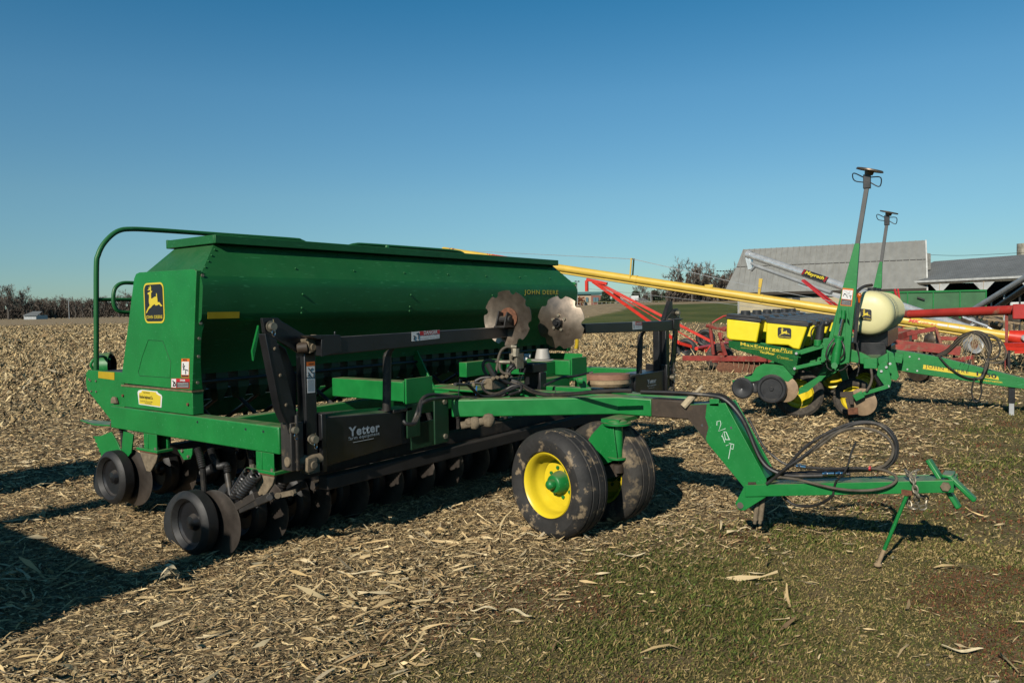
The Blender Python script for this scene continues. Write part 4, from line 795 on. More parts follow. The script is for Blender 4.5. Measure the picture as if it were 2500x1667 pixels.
def row_unit():
    mb = MB(); pts = [(125, 885), (420, 915), (690, 962), (684, 1010), (655, 1160), (632, 1160), (560, 1078), (370, 1012), (130, 940)]
    kp(mb, pts, 0, .012); kp(mb, [(x, y) for x, y in pts], .0, .012); m2 = [K(x, y, 0)+Vector((0, .22, 0)) for x, y in pts]; mb.prism(m2, (0, .012, 0))
    a = K(640, 960); mb.box(a.x-.03, a.x+.03, .01, .22, .68, 1.0)
    un = part('row_unit_frame', mb, M['green'], None, bev=.002)
    mb = MB(); arch = [(152, 1205), (310, 1165), (345, 1100), (400, 1072), (480, 1075), (560, 1085), (620, 1130), (642, 1180), (600, 1215), (540, 1195), (400, 1195), (330, 1212), (165, 1224)]
    kp(mb, arch, .03, .03); part('wheel_arm', mb, M['green'], un, bev=.003)
    mb = MB(); c = K(238, 1265, -.02); mb.lathe([(-.03, .10), (-.035, .13), (-.02, .152), (.02, .152), (.035, .13), (.03, .02), (.02, 0)], c, (0, -1, 0), 36); part('press_wheel', mb, M['blkplastic'], un)
    mb = MB(); c = K(472, 1270, -.02); mb.lathe([(-.05, .15), (-.05, .185), (-.03, .205), (.03, .205), (.05, .188), (.05, .16), (.03, .145), (.03, .03), (.05, .025), (.05, 0)], c, (0, -1, 0), 44)
    for k in range(6): g = k*PI/3+.4; mb.bolt(c+Vector((math.cos(g)*.12, -.03, math.sin(g)*.12)), ny, .007, .006)
    part('gauge_wheel', mb, M['blkplastic'], un)
    mb = MB(); mb.disc(K(572, 1272, .04), (0, -1, 0), .187, .008, 44); part('opener_disc', mb, M['coulter'], un)
    mb = MB(); mb.beam(K(662, 985, .0), K(882, 922, .0), .03, .05); mb.beam(K(652, 1105, .0), K(892, 1052, .0), .03, .05); mb.beam(K(662, 985, .2), K(882, 922, .2), .03, .05); mb.beam(K(652, 1105, .2), K(892, 1052, .2), .03, .05)
    pa_ = part('parallel_arms', mb, M['green'], un, bev=.003)
    mb = MB()
    for q in ((668, 988), (654, 1108)): c = K(*q, -.015); mb.cyl(c, c-Vector((0, .02, 0)), .018, 12)
    part('pivot_bolts', mb, M['galvd'], un)
    mb = MB(); mb.prism([K(680, 1320, .05), K(690, 1265, .05), K(850, 1165, .05), K(905, 1165, .05), K(760, 1290, .05)], (0, .02, 0)); part('scraper_plate', mb, M['green'], un)
    # seed hopper
    mb = MB(); H = [K(430, 738), K(757, 765), K(692, 960), K(640, 950), K(600, 925), K(420, 915)]
    mb.prism(H, (0, .33, 0)); hp_ = part('seed_box', mb, M['ylid'], un, bev=.02)
    mb = MB(); L_ = [K(425, 712), K(768, 742), K(766, 778), K(426, 744)]; mb.prism([p+Vector((0, -.012, 0)) for p in L_], (0, .355, 0)); mb.prism([K(440, 700), K(745, 728), K(760, 745), K(430, 715)], (0, .33, 0)); part('box_lid', mb, M['blkplastic'], hp_, bev=.008)
    mb = MB(); mb.prism([K(112, 712), K(380, 738), K(350, 905), K(325, 898), K(132, 880), K(108, 860)], (0, .33, 0)); ib = part('insecticide_box', mb, M['ylid'], un, bev=.02)
    mb = MB(); mb.prism([p+Vector((0, -.012, 0)) for p in (K(105, 690), K(388, 718), K(386, 745), K(105, 712))], (0, .355, 0)); mb.prism([K(112, 672), K(360, 690), K(385, 715), K(107, 690)], (0, .33, 0)); part('box_lid', mb, M['blkplastic'], ib, bev=.008)
    mb = MB(); c = K(262, 690, .12); mb.lathe([(0, .0), (0, .075), (.03, .078), (.03, .07), (.09, .068), (.10, .055), (.10, 0)], c-Vector((0, 0, .02)), (0, 0, 1), 24); part('filler_cap', mb, M['blkplastic'], ib)
    return un
ru = row_unit(); ru.parent = planter; bpy.context.view_layer.update()
for i in range(1, 6):
    c = copy_tree(ru); c.parent = planter; c.location = (0, .76*i, 0)
nameplate = None
o = K(220, 930, -.001); yv = -.003
text('MaxEmerge', K(222, 932, yv), (1, 0, -.16), UZ, .062, (K(535, 965)-K(222, 932)).length, M['ydecal'], ru, bold=.015, spacing=1.08)
text('Plus', K(538, 975, yv), (1, 0, -.16), UZ, .058, (K(638, 985)-K(538, 975)).length, M['ydecal'], ru, shear=.25)
text('VacuMeter', K(375, 984, yv), (1, 0, -.16), UZ, .038, (K(496, 995)-K(375, 984)).length, M['ydecal'], ru, bold=.02)
mb = MB(); mb.tube([K(222, 942, yv), K(636, 990, yv)], .0025, 4); part('underline', mb, M['ydecal'], ru)
text('Conservation', K(535, 1022, yv), (1, 0, -.18), UZ, .025, .12, M['ydecal'], ru); 
mb = MB(); cc = K(525, 1015, yv); mb.tube([cc+Vector((math.cos(g)*.02, 0, math.sin(g)*.02)) for g in np.linspace(.8, 5.4, 12)], .0025, 4); mb.tube([K(540, 1030, yv), K(640, 1043, yv)], .0015, 4); part('logo_mark', mb, M['ydecal'], ru)
hb = [x for x in ru.children if x.name.startswith('seed_box')][0]
a = K(513, 868, 0); b = K(633, 880, 0); badge((a.x, -.001, a.z), (b.x-a.x, 0, (b.z-a.z)), (0, 0, 1), b.x-a.x, K(513, 772).z-a.z, hb, border=False, squeeze=.9)
# toolbar and frame
mb = MB(); mb.box(.70, .88, -.15, 4.3, .86, 1.04); mb.box(1.20, 1.36, -.1, 4.0, .78, .92); part('toolbar', mb, M['green'], planter, bev=.006)
mb = MB(); kp(mb, [(1098, 955), (1190, 985), (1318, 1048), (1312, 1092), (1098, 1055)], .0, .10); kp(mb, [(1098, 955), (1190, 985), (1318, 1048), (1312, 1092), (1098, 1055)], 3.8, .10); part('side_frame', mb, M['green'], planter, bev=.005)
mb = MB(); kp(mb, [(1318, 1090), (1345, 1065), (1385, 1050), (1425, 1205), (1415, 1262), (1385, 1268), (1308, 1160)], -.02, .03); kp(mb, [(1385, 960), (1440, 985), (1462, 1080), (1485, 1175), (1462, 1205), (1425, 1195), (1400, 1110)], .25, .04); kp(mb, [(1310, 1030), (1395, 985), (1400, 1060), (1330, 1090)], .1, .3); lk = part('lift_link', mb, M['green'], planter, bev=.004)
mb = MB()
for q in ((1345, 1130), (1385, 1098), (1400, 1250), (1415, 1070)): mb.bolt(K(*q, -.03), ny, .018, .015)
part('link_bolts', mb, M['galv'], lk)
mb = MB(); pts = []; a = K(1290, 1160, -.03); b = K(1335, 1245, -.03); a1, b1, n1 = basis(b-a)
for k in range(9*10+1): g = 2*PI*k/9; pts.append(a+(b-a)*(k/90)+(a1*math.cos(g)+b1*math.sin(g))*.022)
mb.tube(pts, .005, 5); part('coil_spring', mb, M['black'], lk)
mb = MB(); mb.beam(K(1400, 1250, -.05), K(1200, 1310, -.05), .03, .05); mb.beam(K(1200, 1310, -.05), K(1130, 1345, -.05), .04, .09); part('coulter_arm', mb, M['green'], planter, bev=.004)
mb = MB(); mb.disc(K(1192, 1375, .05), (-.15, -1, 0), .185, .008, 44); cd = part('fertilizer_coulter', mb, M['coulter'], planter)
mb = MB(); kp(mb, [(1015, 1297), (1118, 1290), (1125, 1395), (1085, 1395), (1083, 1345), (1015, 1335)], -.03, .03); kp(mb, [(1055, 1345), (1090, 1345), (1100, 1425), (1075, 1425)], -.03, .02); part('opener_shank', mb, M['brown'], cd, bev=.003)
mb = MB(); kp(mb, [(1075, 1425), (1155, 1420), (1160, 1472), (1080, 1478)], -.04, .03); part('shank_shoe', mb, M['rust'], cd, bev=.004)
# masts with marker poles
def mast(shape, yo, th, tubes, top, s, dwx, name_):
    mb = MB(); mb.prism(shape, (0, th, 0)); ms = part('marker_mast', mb, M['green'], planter, bev=.004)
    mb = MB(); mb.beam(tubes[0], tubes[1], .055*s, .055*s, up=(0, 1, 0)); mp = part('marker_pole', mb, mat('grey_steel_tube', (.075, .075, .075), .5, .4, var=.2), ms, bev=.003)
    t = tubes[1]; mb = MB(); mb.box(t.x-.045*s, t.x+.045*s, t.y-.04*s, t.y+.04*s, t.z-.04*s, t.z+.14*s); part('pole_head', mb, M['black'], mp, bev=.006)
    c = t+Vector((.03, 0, .185*s)); n_ = Vector((.28, -.06, 1)).normalized(); mb = MB(); mb.lathe([(-.05*s, 0), (-.05*s, .05*s), (.0, .06*s), (.012*s, .16*s), (.0, dwx), (.006, dwx), (.022*s, .16*s), (.03*s, 0)], c, n_, 40); part('marker_disc', mb, M['steelr'], mp)
    mb = MB()
    for sg in (-1, 1): mb.tube(crom([t+Vector((sg*.03, -.02, .10*s)), t+Vector((sg*.15*s, -.03, (.13-.04*sg)*s)), t+Vector((sg*.17*s, -.03, (.08-.05*sg)*s)), t+Vector((sg*.14*s, -.02, (.02-.05*sg)*s)), t+Vector((sg*.03, -.02, .04*s))], 5), .008*s, 6)
    part('disc_guard', mb, M['black'], mp)
    return ms
shp = [K(x, y, -.2) for x, y in ((888, 1045), (905, 940), (920, 885), (1010, 560), (1130, 118), (1138, 112), (1168, 112), (1170, 130), (1138, 560), (1110, 800), (1088, 1060), (1000, 1085), (985, 1050))]
ms = mast(shp, -.2, .10, (K(1152, 130, -.15), MZ(650, 300, -.15)), None, 1.0, .168, 0)
q_ = [K(x, y, -.2) for x, y in ((1037, 467), (1123, 474), (1108, 614), (1018, 606))]
d = decal(q_, M['orange'], ms, ny, .002, 'warning_label'); decal([K(x, y, -.2) for x, y in ((1038, 480), (1118, 487), (1108, 562), (1028, 552))], M['white'], d, ny, .003, 'label_face'); decal([K(x, y, -.2) for x, y in ((1028, 556), (1106, 566), (1101, 608), (1023, 600))], M['blk'], d, ny, .003, 'label_text_bar')
mb = MB()
for s in (((1050, 510), (1040, 535)), ((1050, 510), (1068, 528)), ((1068, 528), (1075, 545)), ((1045, 520), (1065, 515)), ((1085, 530), (1108, 530)), ((1098, 530), (1098, 552)), ((1050, 490), (1100, 520)), ((1100, 492), (1070, 525))): mb.tube([K(*s[0], -.204), K(*s[1], -.204)], .0035 if s[0] != (1050, 490) and s[0] != (1100, 492) else .0015, 4)
part('pictogram', mb, M['blk'], d)
mb = MB()
for k in range(4): mb.tube([K(1032-k, 568+k*9, -.204), K(1100-k, 575+k*9, -.204)], .002, 4)
part('label_lines', mb, M['white'], d)
mb = MB(); mb.cyl(K(975, 1070, -.28), K(1005, 850, -.28), .055, 20); mb.cyl(K(1003, 862, -.28), K(1005, 848, -.28), .062, 20); mb.cyl(K(970, 1085, -.36), K(970, 1085, -.22), .04, 14); cy = part('lift_cylinder', mb, M['green'], ms)
mb = MB(); mb.cyl(K(1008, 850, -.28), K(1040, 700, -.28), .018, 12); part('piston_rod', mb, M['chrome'], cy)
mb = MB(); mb.cyl(K(1037, 715, -.28), K(1043, 645, -.28), .032, 14); kp(mb, [(1012, 620), (1024, 620), (1024, 700), (1002, 715)], -.32, .02); kp(mb, [(1068, 620), (1080, 625), (1088, 730), (1068, 700)], -.32, .02); part('rod_clevis', mb, M['green'], cy, bev=.003)
mb = MB(); kp(mb, [(1030, 700), (1060, 700), (1050, 1050), (1000, 1050)], -.212, .01); kp(mb, [(945, 850), (990, 640), (998, 640), (955, 880)], -.215, .012); part('mast_rib', mb, M['green2'], ms, bev=.002)
shp = [PP(1980+x/4.75, 390+y/4.75, 3.9) for x, y in ((720, 1490), (785, 1210), (800, 1180), (828, 1185), (818, 1490))]
ms2 = mast(shp, 3.9, .08, (MZ(812, 1200, 3.95), MZ(880, 735, 3.95)), None, .95, .15, 1)
# tank
c0 = K(1245, 670, .45); R = .315
mb = MB(); mb.lathe([(-.02, 0), (-.015, R*.45), (.0, R*.72), (.03, R*.88), (.08, R*.97), (.14, R)], c0, (0, 1, 0), 48)
prof = [(.14, R)]
for k in range(1, 10):
    y = .16+k*.30; prof += [(y-.10, R), (y-.085, R*.90), (y-.04, R*.90), (y-.02, R), (y, R*1.02)]
prof += [(3.0, R), (3.08, R*.9), (3.12, R*.6), (3.12, 0)]
mb.lathe(prof, c0, (0, 1, 0), 48); tk = part('fertilizer_tank', mb, M['tank'], planter, ang=60)
# emblem plate on tank end
a = K(1172, 722, .42); b = K(1272, 735, .42); badge((a.x, .424, a.z), (b.x-a.x, 0, b.z-a.z), (0, 0, 1), b.x-a.x, K(1172, 625, .42).z-a.z, tk, border=False, squeeze=.9)
mb = MB()
for y in (.62, 1.0, 1.3): 
    cc = c0+Vector((0, y-.45+.1, 0)); mb.lathe([(-.012, R*.97), (-.012, R*1.01), (.012, R*1.01), (.012, R*.97)], cc, (0, 1, 0), 40)
mb.box(c0.x-.22, c0.x+.22, .75, 3.3, c0.z-R-.16, c0.z-R*.80); mb.box(c0.x-.2, c0.x+.2, .62, .68, .86, c0.z-R-.1); mb.box(c0.x-.2, c0.x+.2, 1.8, 1.86, .86, c0.z-R-.1); part('tank_cradle', mb, M['black'], planter, bev=.004)
mb = MB()
for y in (.8, 1.3, 1.7): mb.cyl(c0+Vector((0, y-.3, R-.02)), c0+Vector((0, y-.3, R+.05)), .06, 18)
part('tank_lids', mb, M['blkplastic'], tk)
mb = MB(); mb.tube(crom([K(1140, 510, -.1), K(1170, 480, .1), K(1210, 455, .4), K(1268, 445, .6)], 6), .022, 8); part('fill_hose', mb, M['brown'], tk)
mb = MB(); mb.prism([K(1118, 905, -.12), K(1148, 585, -.12), K(1176, 585, -.12), K(1145, 908, -.12)], (0, .04, 0)); bk = part('lamp_bracket', mb, M['black'], planter, bev=.003)
mb = MB(); c = K(1168, 530, -.12); mb.ball(c, .03, 12, (1, .8, 1.4)); mb.cyl(c-Vector((0, 0, .03)), c-Vector((0, 0, .09)), .018, 12, .013); part('warning_lamp', mb, M['amber'], bk)
mb = MB(); mb.cyl(K(848, 880, .1), K(862, 770, .1), .055, 16); mb.cyl(K(860, 780, .1), K(885, 745, .1), .035, 12); mb.ball(K(905, 750, .1), .045, 12); part('vacuum_duct', mb, M['blkplastic'], planter)
mb = MB(); mb.cyl(K(835, 930, -.05), K(838, 880, -.05), .05, 14); mb.beam(K(700, 985, -.05), K(880, 930, -.05), .06, .05); mb.prism([K(880, 870, -.05), K(930, 870, -.05), K(900, 1060, -.05), K(860, 1060, -.05)], (0, .2, 0)); part('drive_box', mb, M['green'], planter, bev=.004)
def ph_(pts, r=.012, m='hose', name='hydraulic_hose', f=K):
    mb = MB(); mb.tube(crom([f(*q) for q in pts], 7), r, 7); return part(name, mb, M[m], planter)
ph_([(1020, 880, -.3), (1045, 930, -.34), (1045, 990, -.34), (1020, 1030, -.3)], .012); ph_([(970, 870, -.3), (925, 930, -.34), (905, 1010, -.34), (930, 1050, -.3)], .012); ph_([(940, 1000, -.3), (960, 930, -.36), (975, 900, -.36)], .010)
ph_([(905, 1040, -.2), (915, 1100, -.2), (960, 1125, -.2), (1030, 1120, -.2), (1090, 1075, -.2), (1160, 1070, -.15), (1165, 990, -.15), (1145, 900, -.15)], .008); ph_([(1262, 1110, -.1), (1270, 1180, -.1), (1255, 1240, -.1), (1225, 1290, -.1)], .016, 'hosed'); ph_([(1150, 1060, .1), (1165, 1110, .1), (1150, 1170, .1)], .01)
ph_([(790, 880, .0), (785, 820, .0), (810, 780, .1), (850, 760, .1)], .010)
# transport wheels
def pwheel(c, R, w, rr, nm):
    c = V(c); ax = Vector((.12, -1, 0)).normalized(); mb = MB(); mb.lathe(tyre_profile(R, w, rr), c, ax, 56); t = part(nm, mb, M['tread'], planter)
    h = w/2; mb = MB(); mb.lathe([(h*.7, rr+.01), (h*.8, rr), (h*.4, rr-.015), (h*.25, rr*.75), (h*.4, rr*.6), (h*.1, rr*.45), (h*.1, 0)], c, ax, 44); part('rim', mb, M['yrim'], t)
    return t
pwheel(K(686, 1306, .50), .345, .20, .20, 'transport_wheel'); pwheel(K(1125, 1345, .62), .275, .20, .165, 'transport_wheel')
pwheel((.42, 3.3, .34), .345, .20, .20, 'transport_wheel'); pwheel((.93, 3.2, .28), .275, .20, .165, 'transport_wheel')
for p0_, p1_ in (((.42, .62, .36), (.78, .62, .92)), ((.42, 3.4, .36), (.78, 3.4, .92)), ((.95, .72, .30), (.80, .72, .9)), ((.95, 3.3, .30), (.80, 3.3, .9))):
    mb = MB(); mb.beam(p0_, p1_, .08, .09); part('wheel_leg', mb, M['green'], planter, bev=.004)
# drawbar
mb = MB(); dbp = [Q(225, 955), Q(290, 962), Q(380, 975), Q(640, 1020), Q(1307, 1188), Q(1900, 1300), Q(1900, 1345), Q(1307, 1272), Q(1130, 1250), Q(450, 1150), Q(290, 1122), Q(240, 1120)]
mb.prism(dbp, (0, .18, 0)); db = part('planter_drawbar', mb, M['green'], planter, bev=.006)
mb = MB(); mb.beam((1.25, 1.95, .85), (1.55, 1.98, .80), .6, .15); part('drawbar_root', mb, M['green'], db, bev=.005)
mb = MB()
for q in ((395, 1015), (470, 1032), (377, 1115), (455, 1127), (312, 1040), (305, 1070)): mb.bolt(Q(*q), ny, .014, .012)
part('bolts', mb, M['galv'], db)
d = decal([Q(x, y) for x, y in ((505, 1078), (1100, 1172), (1108, 1200), (500, 1112))], M['ydecal'], db, ny, .002, 'name_strip')
ud = (Q(860, 1160)-Q(515, 1112)); text('JOHN DEERE', Q(520, 1110)+Vector((0, -.004, .0)), ud, (0, 0, 1), .065, ud.length, M['blk'], d, bold=.0, spacing=1.25)
ud = (Q(1085, 1192)-Q(925, 1168)); text('1750', Q(928, 1166)+Vector((0, -.004, .0)), ud, (0, 0, 1), .065, ud.length, M['blk'], d, bold=.03)
text('Conservation', Q(940, 1205)+Vector((0, -.004, 0)), (1, 0, -.1), (0, 0, 1), .035, .30, M['ydecal'], db, bold=.01)
mb = MB(); a = Q(1205, 1250); g_ = Q(1193, 1425); mb.box(a.x-.03, a.x+.05, 1.93, 2.01, .16, a.z+.05); js = part('parking_stand', mb, M['black'], planter, bev=.004)
mb = MB(); mb.box(a.x-.02, a.x+.04, 1.94, 2.0, -.02, .16); part('stand_foot', mb, M['galvd'], js)
for k in range(5):
    ph_([(640-k*10, 1012-k, 1.95), (700, 985-k*8, 1.9), (790, 905-k*12, 1.8), (870, 845-k*6, 1.75), (910+k*8, 828-k*4, 1.7), (960+k*14, 860-k*3, 1.7), (1000+k*12, 930, 1.7), (1020+k*3, 1000, 1.7), (1020-k*6, 1080, 1.7), (980, 1160+k*4, 1.7), (930+k*4, 1190, 1.7)], .011, 'hosed' if k % 2 else 'hose', f=Q)
ph_([(900, 830, 1.7), (1000, 850, 1.7), (1090, 880, 1.7), (1115, 950, 1.7), (1100, 1010, 1.7), (1050, 1035, 1.7), (960, 1030, 1.7)], .012, f=Q); ph_([(910, 825, 1.7), (1040, 840, 1.7), (1130, 900, 1.7), (1165, 990, 1.7), (1140, 1050, 1.7), (1070, 1065, 1.7), (1010, 1050, 1.7)], .012, 'hosed', f=Q)
ph_([(630, 1015, 1.88), (700, 1090, 1.86), (800, 1160, 1.86), (900, 1190, 1.86), (990, 1160, 1.86), (1025, 1080, 1.86)], .013, f=Q); ph_([(915, 1180, 1.86), (890, 1280, 1.86), (905, 1360, 1.86), (940, 1372, 1.86), (968, 1300, 1.86), (965, 1180, 1.86), (1020, 1060, 1.86)], .011, f=Q)
mb = MB()
for k in range(26):
    a = Q(905+random.uniform(-25, 40), 835+random.uniform(-8, 10), 1.7); b = a+Vector((random.uniform(-.15, .15), random.uniform(-.05, .05), -random.uniform(.12, .45))); mb.tube([a, (a+b)/2+Vector((random.uniform(-.03, .03), 0, 0)), b], .003, 4)
part('loose_twine', mb, M['woodstick'], planter)

# ================================================================== AUGERS AND OTHER IMPLEMENTS
def lerp(a, b, t): return V(a)*(1-t)+V(b)*t
def on_line(A_, B_, px):          # point of segment AB that projects on column px
    lo, hi = 0.0, 1.0
    for _ in range(40):
        m = (lo+hi)/2; p = np.array(lerp(A_, B_, m)); q = MM.T@(p-OO); x = CC[0]+FF*q[0]/q[2]
        if x < px: lo = m
        else: hi = m
    return lerp(A_, B_, (lo+hi)/2)
LE, RE = at(1082, 611, 29.5), at(2472, 822, 20.5)
au = thing('yellow_grain_auger', 'long yellow grain auger tube slanting down behind the drill and planter on red wheeled legs', 'auger', (LE.x*.4+RE.x*.6, LE.y*.4+RE.y*.6, 0))
mb = MB(); mb.cyl(LE, RE, .128, 28); ax_ = (RE-LE).normalized()
for px in (1104, 1345, 1553, 1860, 2060): c = on_line(LE, RE, px); mb.cyl(c-ax_*.04, c+ax_*.04, .138, 28)
tb_ = part('auger_tube', mb, M['yauger'], au)
mb = MB(); dn = Vector((0, 0, -.165)); c = on_line(LE, RE, 1340); mb.cyl(c+dn, RE+dn*.9, .038, 12); part('lower_pipe', mb, M['yauger'], tb_)
mb = MB(); mb.cyl(on_line(LE, RE, 1100)-ax_*.02, on_line(LE, RE, 1110), .1305, 28); part('red_band', mb, M['redfaded'], tb_)
mb = MB(); cpts = []
topb = on_line(LE, RE, 1545)+Vector((0, 0, .68)); topb2 = on_line(LE, RE, 1858)+Vector((0, 0, .62))
sd = Vector((ax_.y, -ax_.x, 0)).normalized()*.12
for s_ in (-1, 1): mb.cyl(on_line(LE, RE, 1150)+Vector((0, 0, .13)), topb+sd*s_, .007, 5); mb.cyl(topb+sd*s_, topb2+sd*s_*.3-Vector((0, 0, .3)), .007, 5)
mb.cyl(topb2-Vector((0, 0, .3)), on_line(LE, RE, 2300)+Vector((0, 0, .13)), .007, 5); part('truss_cable', mb, M['galvd'], au)
mb = MB(); c = on_line(LE, RE, 1541); mb.beam(c+sd, topb+sd-ax_*.0, .05, .03); mb.beam(c-sd, topb-sd, .05, .03); mb.beam(topb-sd*1.2, topb+sd*1.2, .06, .04); mb.beam(on_line(LE, RE, 1853)+Vector((0, 0, .1)), topb2, .07, .05, w1=.12); mb.beam(on_line(LE, RE, 1722)+Vector((0, 0, .12)), on_line(LE, RE, 1742)+Vector((0, 0, .17)), .18, .10); part('cable_bracket', mb, M['yauger'], au, bev=.006)
ud = (on_line(LE, RE, 1252)-on_line(LE, RE, 1187)); o = on_line(LE, RE, 1187)+Vector((-.08, -.10, -.02)); text('WESTFIELD', o, ud, (0, 0, 1), .14, ud.length, M['redbright'], au, bold=.03, shear=.25)
fwd = V(MM[:, 2]); nb = -Vector((fwd.x, fwd.y, 0)).normalized()
a = on_line(LE, RE, 2218); b = on_line(LE, RE, 2246); c = on_line(LE, RE, 2280); perp = ax_.cross(nb).normalized(); perp = perp if perp.z > 0 else -perp
nn_ = (nb-ax_*nb.dot(ax_)).normalized()
text('MK', a+nn_*.135-perp*.04, ax_, perp, .10, (b-a).length*1.0, M['redbright'], au, bold=.04, shear=.2); text('100-61', b+nn_*.135-perp*.03, ax_, perp, .055, (c-b).length*1.15, M['redbright'], au, shear=.2)
mb = MB()
for s0, s1 in ((2288, 2312), (2316, 2340), (2342, 2356)): p0 = on_line(LE, RE, s0)+nn_*.131; p1 = on_line(LE, RE, s1)+nn_*.131; mb.prism([p0-perp*.01, p1-perp*.01, p1+perp*.05, p0+perp*.05], nn_*.004)
part('paper_labels', mb, M['white'], tb_, flat=True)
# intake hopper at the low end
mb = MB(); c = RE+ax_*.15; mb.lathe([(-.25, .16), (.1, .22), (.35, .28), (.45, .28), (.45, 0)], c, ax_, 24); mb.box(c.x-.1, c.x+.7, c.y-.6, c.y+.1, c.z-.30, c.z-.15); mb.box(c.x-.1, c.x+.9, c.y-.7, c.y+.1, c.z-.42, c.z-.36); part('intake_hopper', mb, M['redbright'], au, bev=.01)
mb = MB(); c2 = RE+nb*.25+ax_*.12; mb.cyl(c2, c2+nb*.06, .085, 20); part('bearing_cover', mb, M['galv'], au)
# red undercarriage
apx = on_line(LE, RE, 1432)+Vector((0, 0, -.30)); ap2 = on_line(LE, RE, 1482)+Vector((0, 0, -.30))
axl = at(1688, 852, 24.0); axl.z = .36
wside = Vector((sd.x, sd.y, 0)).normalized()
mb = MB()
mb.beam(apx+Vector((0, 0, .04)), ap2, .10, .10); mb.beam(apx, apx+Vector((0, 0, -.38)), .10, .09)
q1 = at(1660, 838, 23.6); q2 = at(1745, 838, 25.2)
mb.beam(lerp(apx, ap2, .3), q1, .07, .09); mb.beam(lerp(apx, ap2, .5), q2, .07, .09); mb.beam(lerp(apx, ap2, .45), lerp(q1, q2, .5), .03, .03)
fr_ = part('undercarriage', mb, M['redbright'], au, bev=.006)
mb = MB(); mb.cyl(at(1700, 851, 23.4), at(1775, 838, 26.0), .06, 14); mb.beam(at(1725, 862, 24), at(1740, 840, 24), .1, .1); mb.cyl(at(1775, 838, 26.0), at(1800, 833, 27), .05, 10); mb.beam(q1, at(1735, 860, 24.), .07, .09); part('axle_tube', mb, M['redbright'], au, bev=.004)
def fwheel(parent, c, ax, R, w, rr, rimm, nm='wheel', hubm='redfaded', tm='rubber'):
    c = V(c); mb = MB(); mb.lathe(tyre_profile(R, w, rr), c, ax, 40); t = part(nm, mb, M[tm], parent); h = w/2
    mb = MB(); mb.lathe([(h*.7, rr+.01), (h*.8, rr), (h*.3, rr-.02), (h*.1, rr*.7), (h*.35, rr*.5), (h*.2, 0)], c, ax, 32); r_ = part('rim', mb, M[rimm], t); mb = MB(); mb.lathe([(h*.2, .05), (h*.6, .045), (h*.7, 0)], c, ax, 14); part('hub', mb, M[hubm], t); return t
fwheel(au, at(1675, 852, 23.9)*1.0, wside if wside.dot(nb) > 0 else -wside, .335, .19, .175, 'blkplastic'); fwheel(au, at(1722, 826, 26.2), wside if wside.dot(nb) > 0 else -wside, .33, .19, .175, 'blkplastic')
mb = MB(); mb.tube(crom([at(1437, 705, 25), at(1600, 722, 24), at(1800, 745, 23), at(1990, 772, 22)], 4), .006, 4); part('winch_cable', mb, M['galvd'], au)

# silver auger
SL, SR = at(1828, 622, 30), at(2400, 815, 22.5); sx_ = (SR-SL).normalized(); ang_ = sx_
sa = thing('silver_grain_auger', 'shiny galvanised auger with a black name sticker slanting before the grey barn roof', 'auger', ((SL.x+SR.x)/2, (SL.y+SR.y)/2, 0))
mb = MB(); mb.cyl(SL, SR, .135, 24); mb.lathe([(-.05, .17), (.12, .17), (.12, .10)], SL, sx_, 20); mb.beam(SL+Vector((0, 0, -.1)), SL+Vector((0, 0, -.55))+sx_*.1, .22, .2, w1=.16, h1=.14); st_ = part('auger_tube', mb, M['galv'], sa)
mb = MB(); a = on_line(SL, SR, 1845)+Vector((0, 0, -.34)); b = on_line(SL, SR, 2030)+Vector((0, 0, -.36)); mb.cyl(a, b, .075, 16); mb.cyl(a, a+Vector((0, 0, -.25))-sx_*.25, .06, 12); mb.cyl(a, SL+Vector((0, 0, -.28)), .06, 12); part('drive_tube', mb, M['galvd'], st_)
mb = MB(); mb.beam(on_line(SL, SR, 1950)+Vector((0, 0, -.46)), on_line(SL, SR, 2190)+Vector((0, 0, -.42)), .06, .05); part('truss_bar', mb, M['galv'], st_)
prp = sx_.cross(nb).normalized(); prp = prp if prp.z > 0 else -prp; ns_ = (nb-sx_*nb.dot(sx_)).normalized()
a = on_line(SL, SR, 1964)+ns_*.15-prp*.06; b = on_line(SL, SR, 2024)+ns_*.15-prp*.06; h_ = .22
mb = MB(); mb.prism([a-prp*h_*.2, b-prp*h_*.2, b+prp*h_*.75, a+prp*h_*.75], ns_*.01); mb2_ = part('name_sticker', mb, M['blk'], st_, flat=True)
u_ = (b-a); text('Mayrath', a+ns_*.018+u_*.12-prp*.03, u_, prp, .17, u_.length*.76, M['ydecal'], mb2_, bold=.03, shear=.1)
mb = MB()
for t_ in (.02, .06, .91, .95): mb.prism([a+u_*t_-prp*h_*.2+ns_*.011, a+u_*(t_+.02)-prp*h_*.2+ns_*.011, a+u_*(t_+.02)+prp*h_*.75+ns_*.011, a+u_*t_+prp*h_*.75+ns_*.011], ns_*.004)
part('red_stripes', mb, M['redd'], mb2_, flat=True)
mb = MB(); mb.beam(at(1958, 684, 26.3), at(2040, 752, 25.6), .06, .07); mb.beam(at(1962, 684, 26.6), at(2062, 760, 27), .06, .07); g0 = at(2070, 850, 26); g0.z = .0
mb.beam(at(2040, 752, 25.6), at(2110, 840, 25.6), .06, .07); mb.beam(at(2062, 760, 27), at(2130, 830, 27), .06, .07); mb.beam(at(2184, 706, 25), at(2206, 800, 24.5), .05, .06); mb.beam(at(2192, 706, 25), at(2200, 760, 24.5), .05, .06); lg = part('undercarriage', mb, M['redd'], sa, bev=.004)
fwheel(sa, at(2118, 850, 25.6), nb, .30, .16, .16, 'galvd')
mb = MB(); mb.beam(at(2000, 712, 28.5), at(2110, 735, 28), .05, .16); part('slotted_channel', mb, M['galvd'], sa, bev=.004)
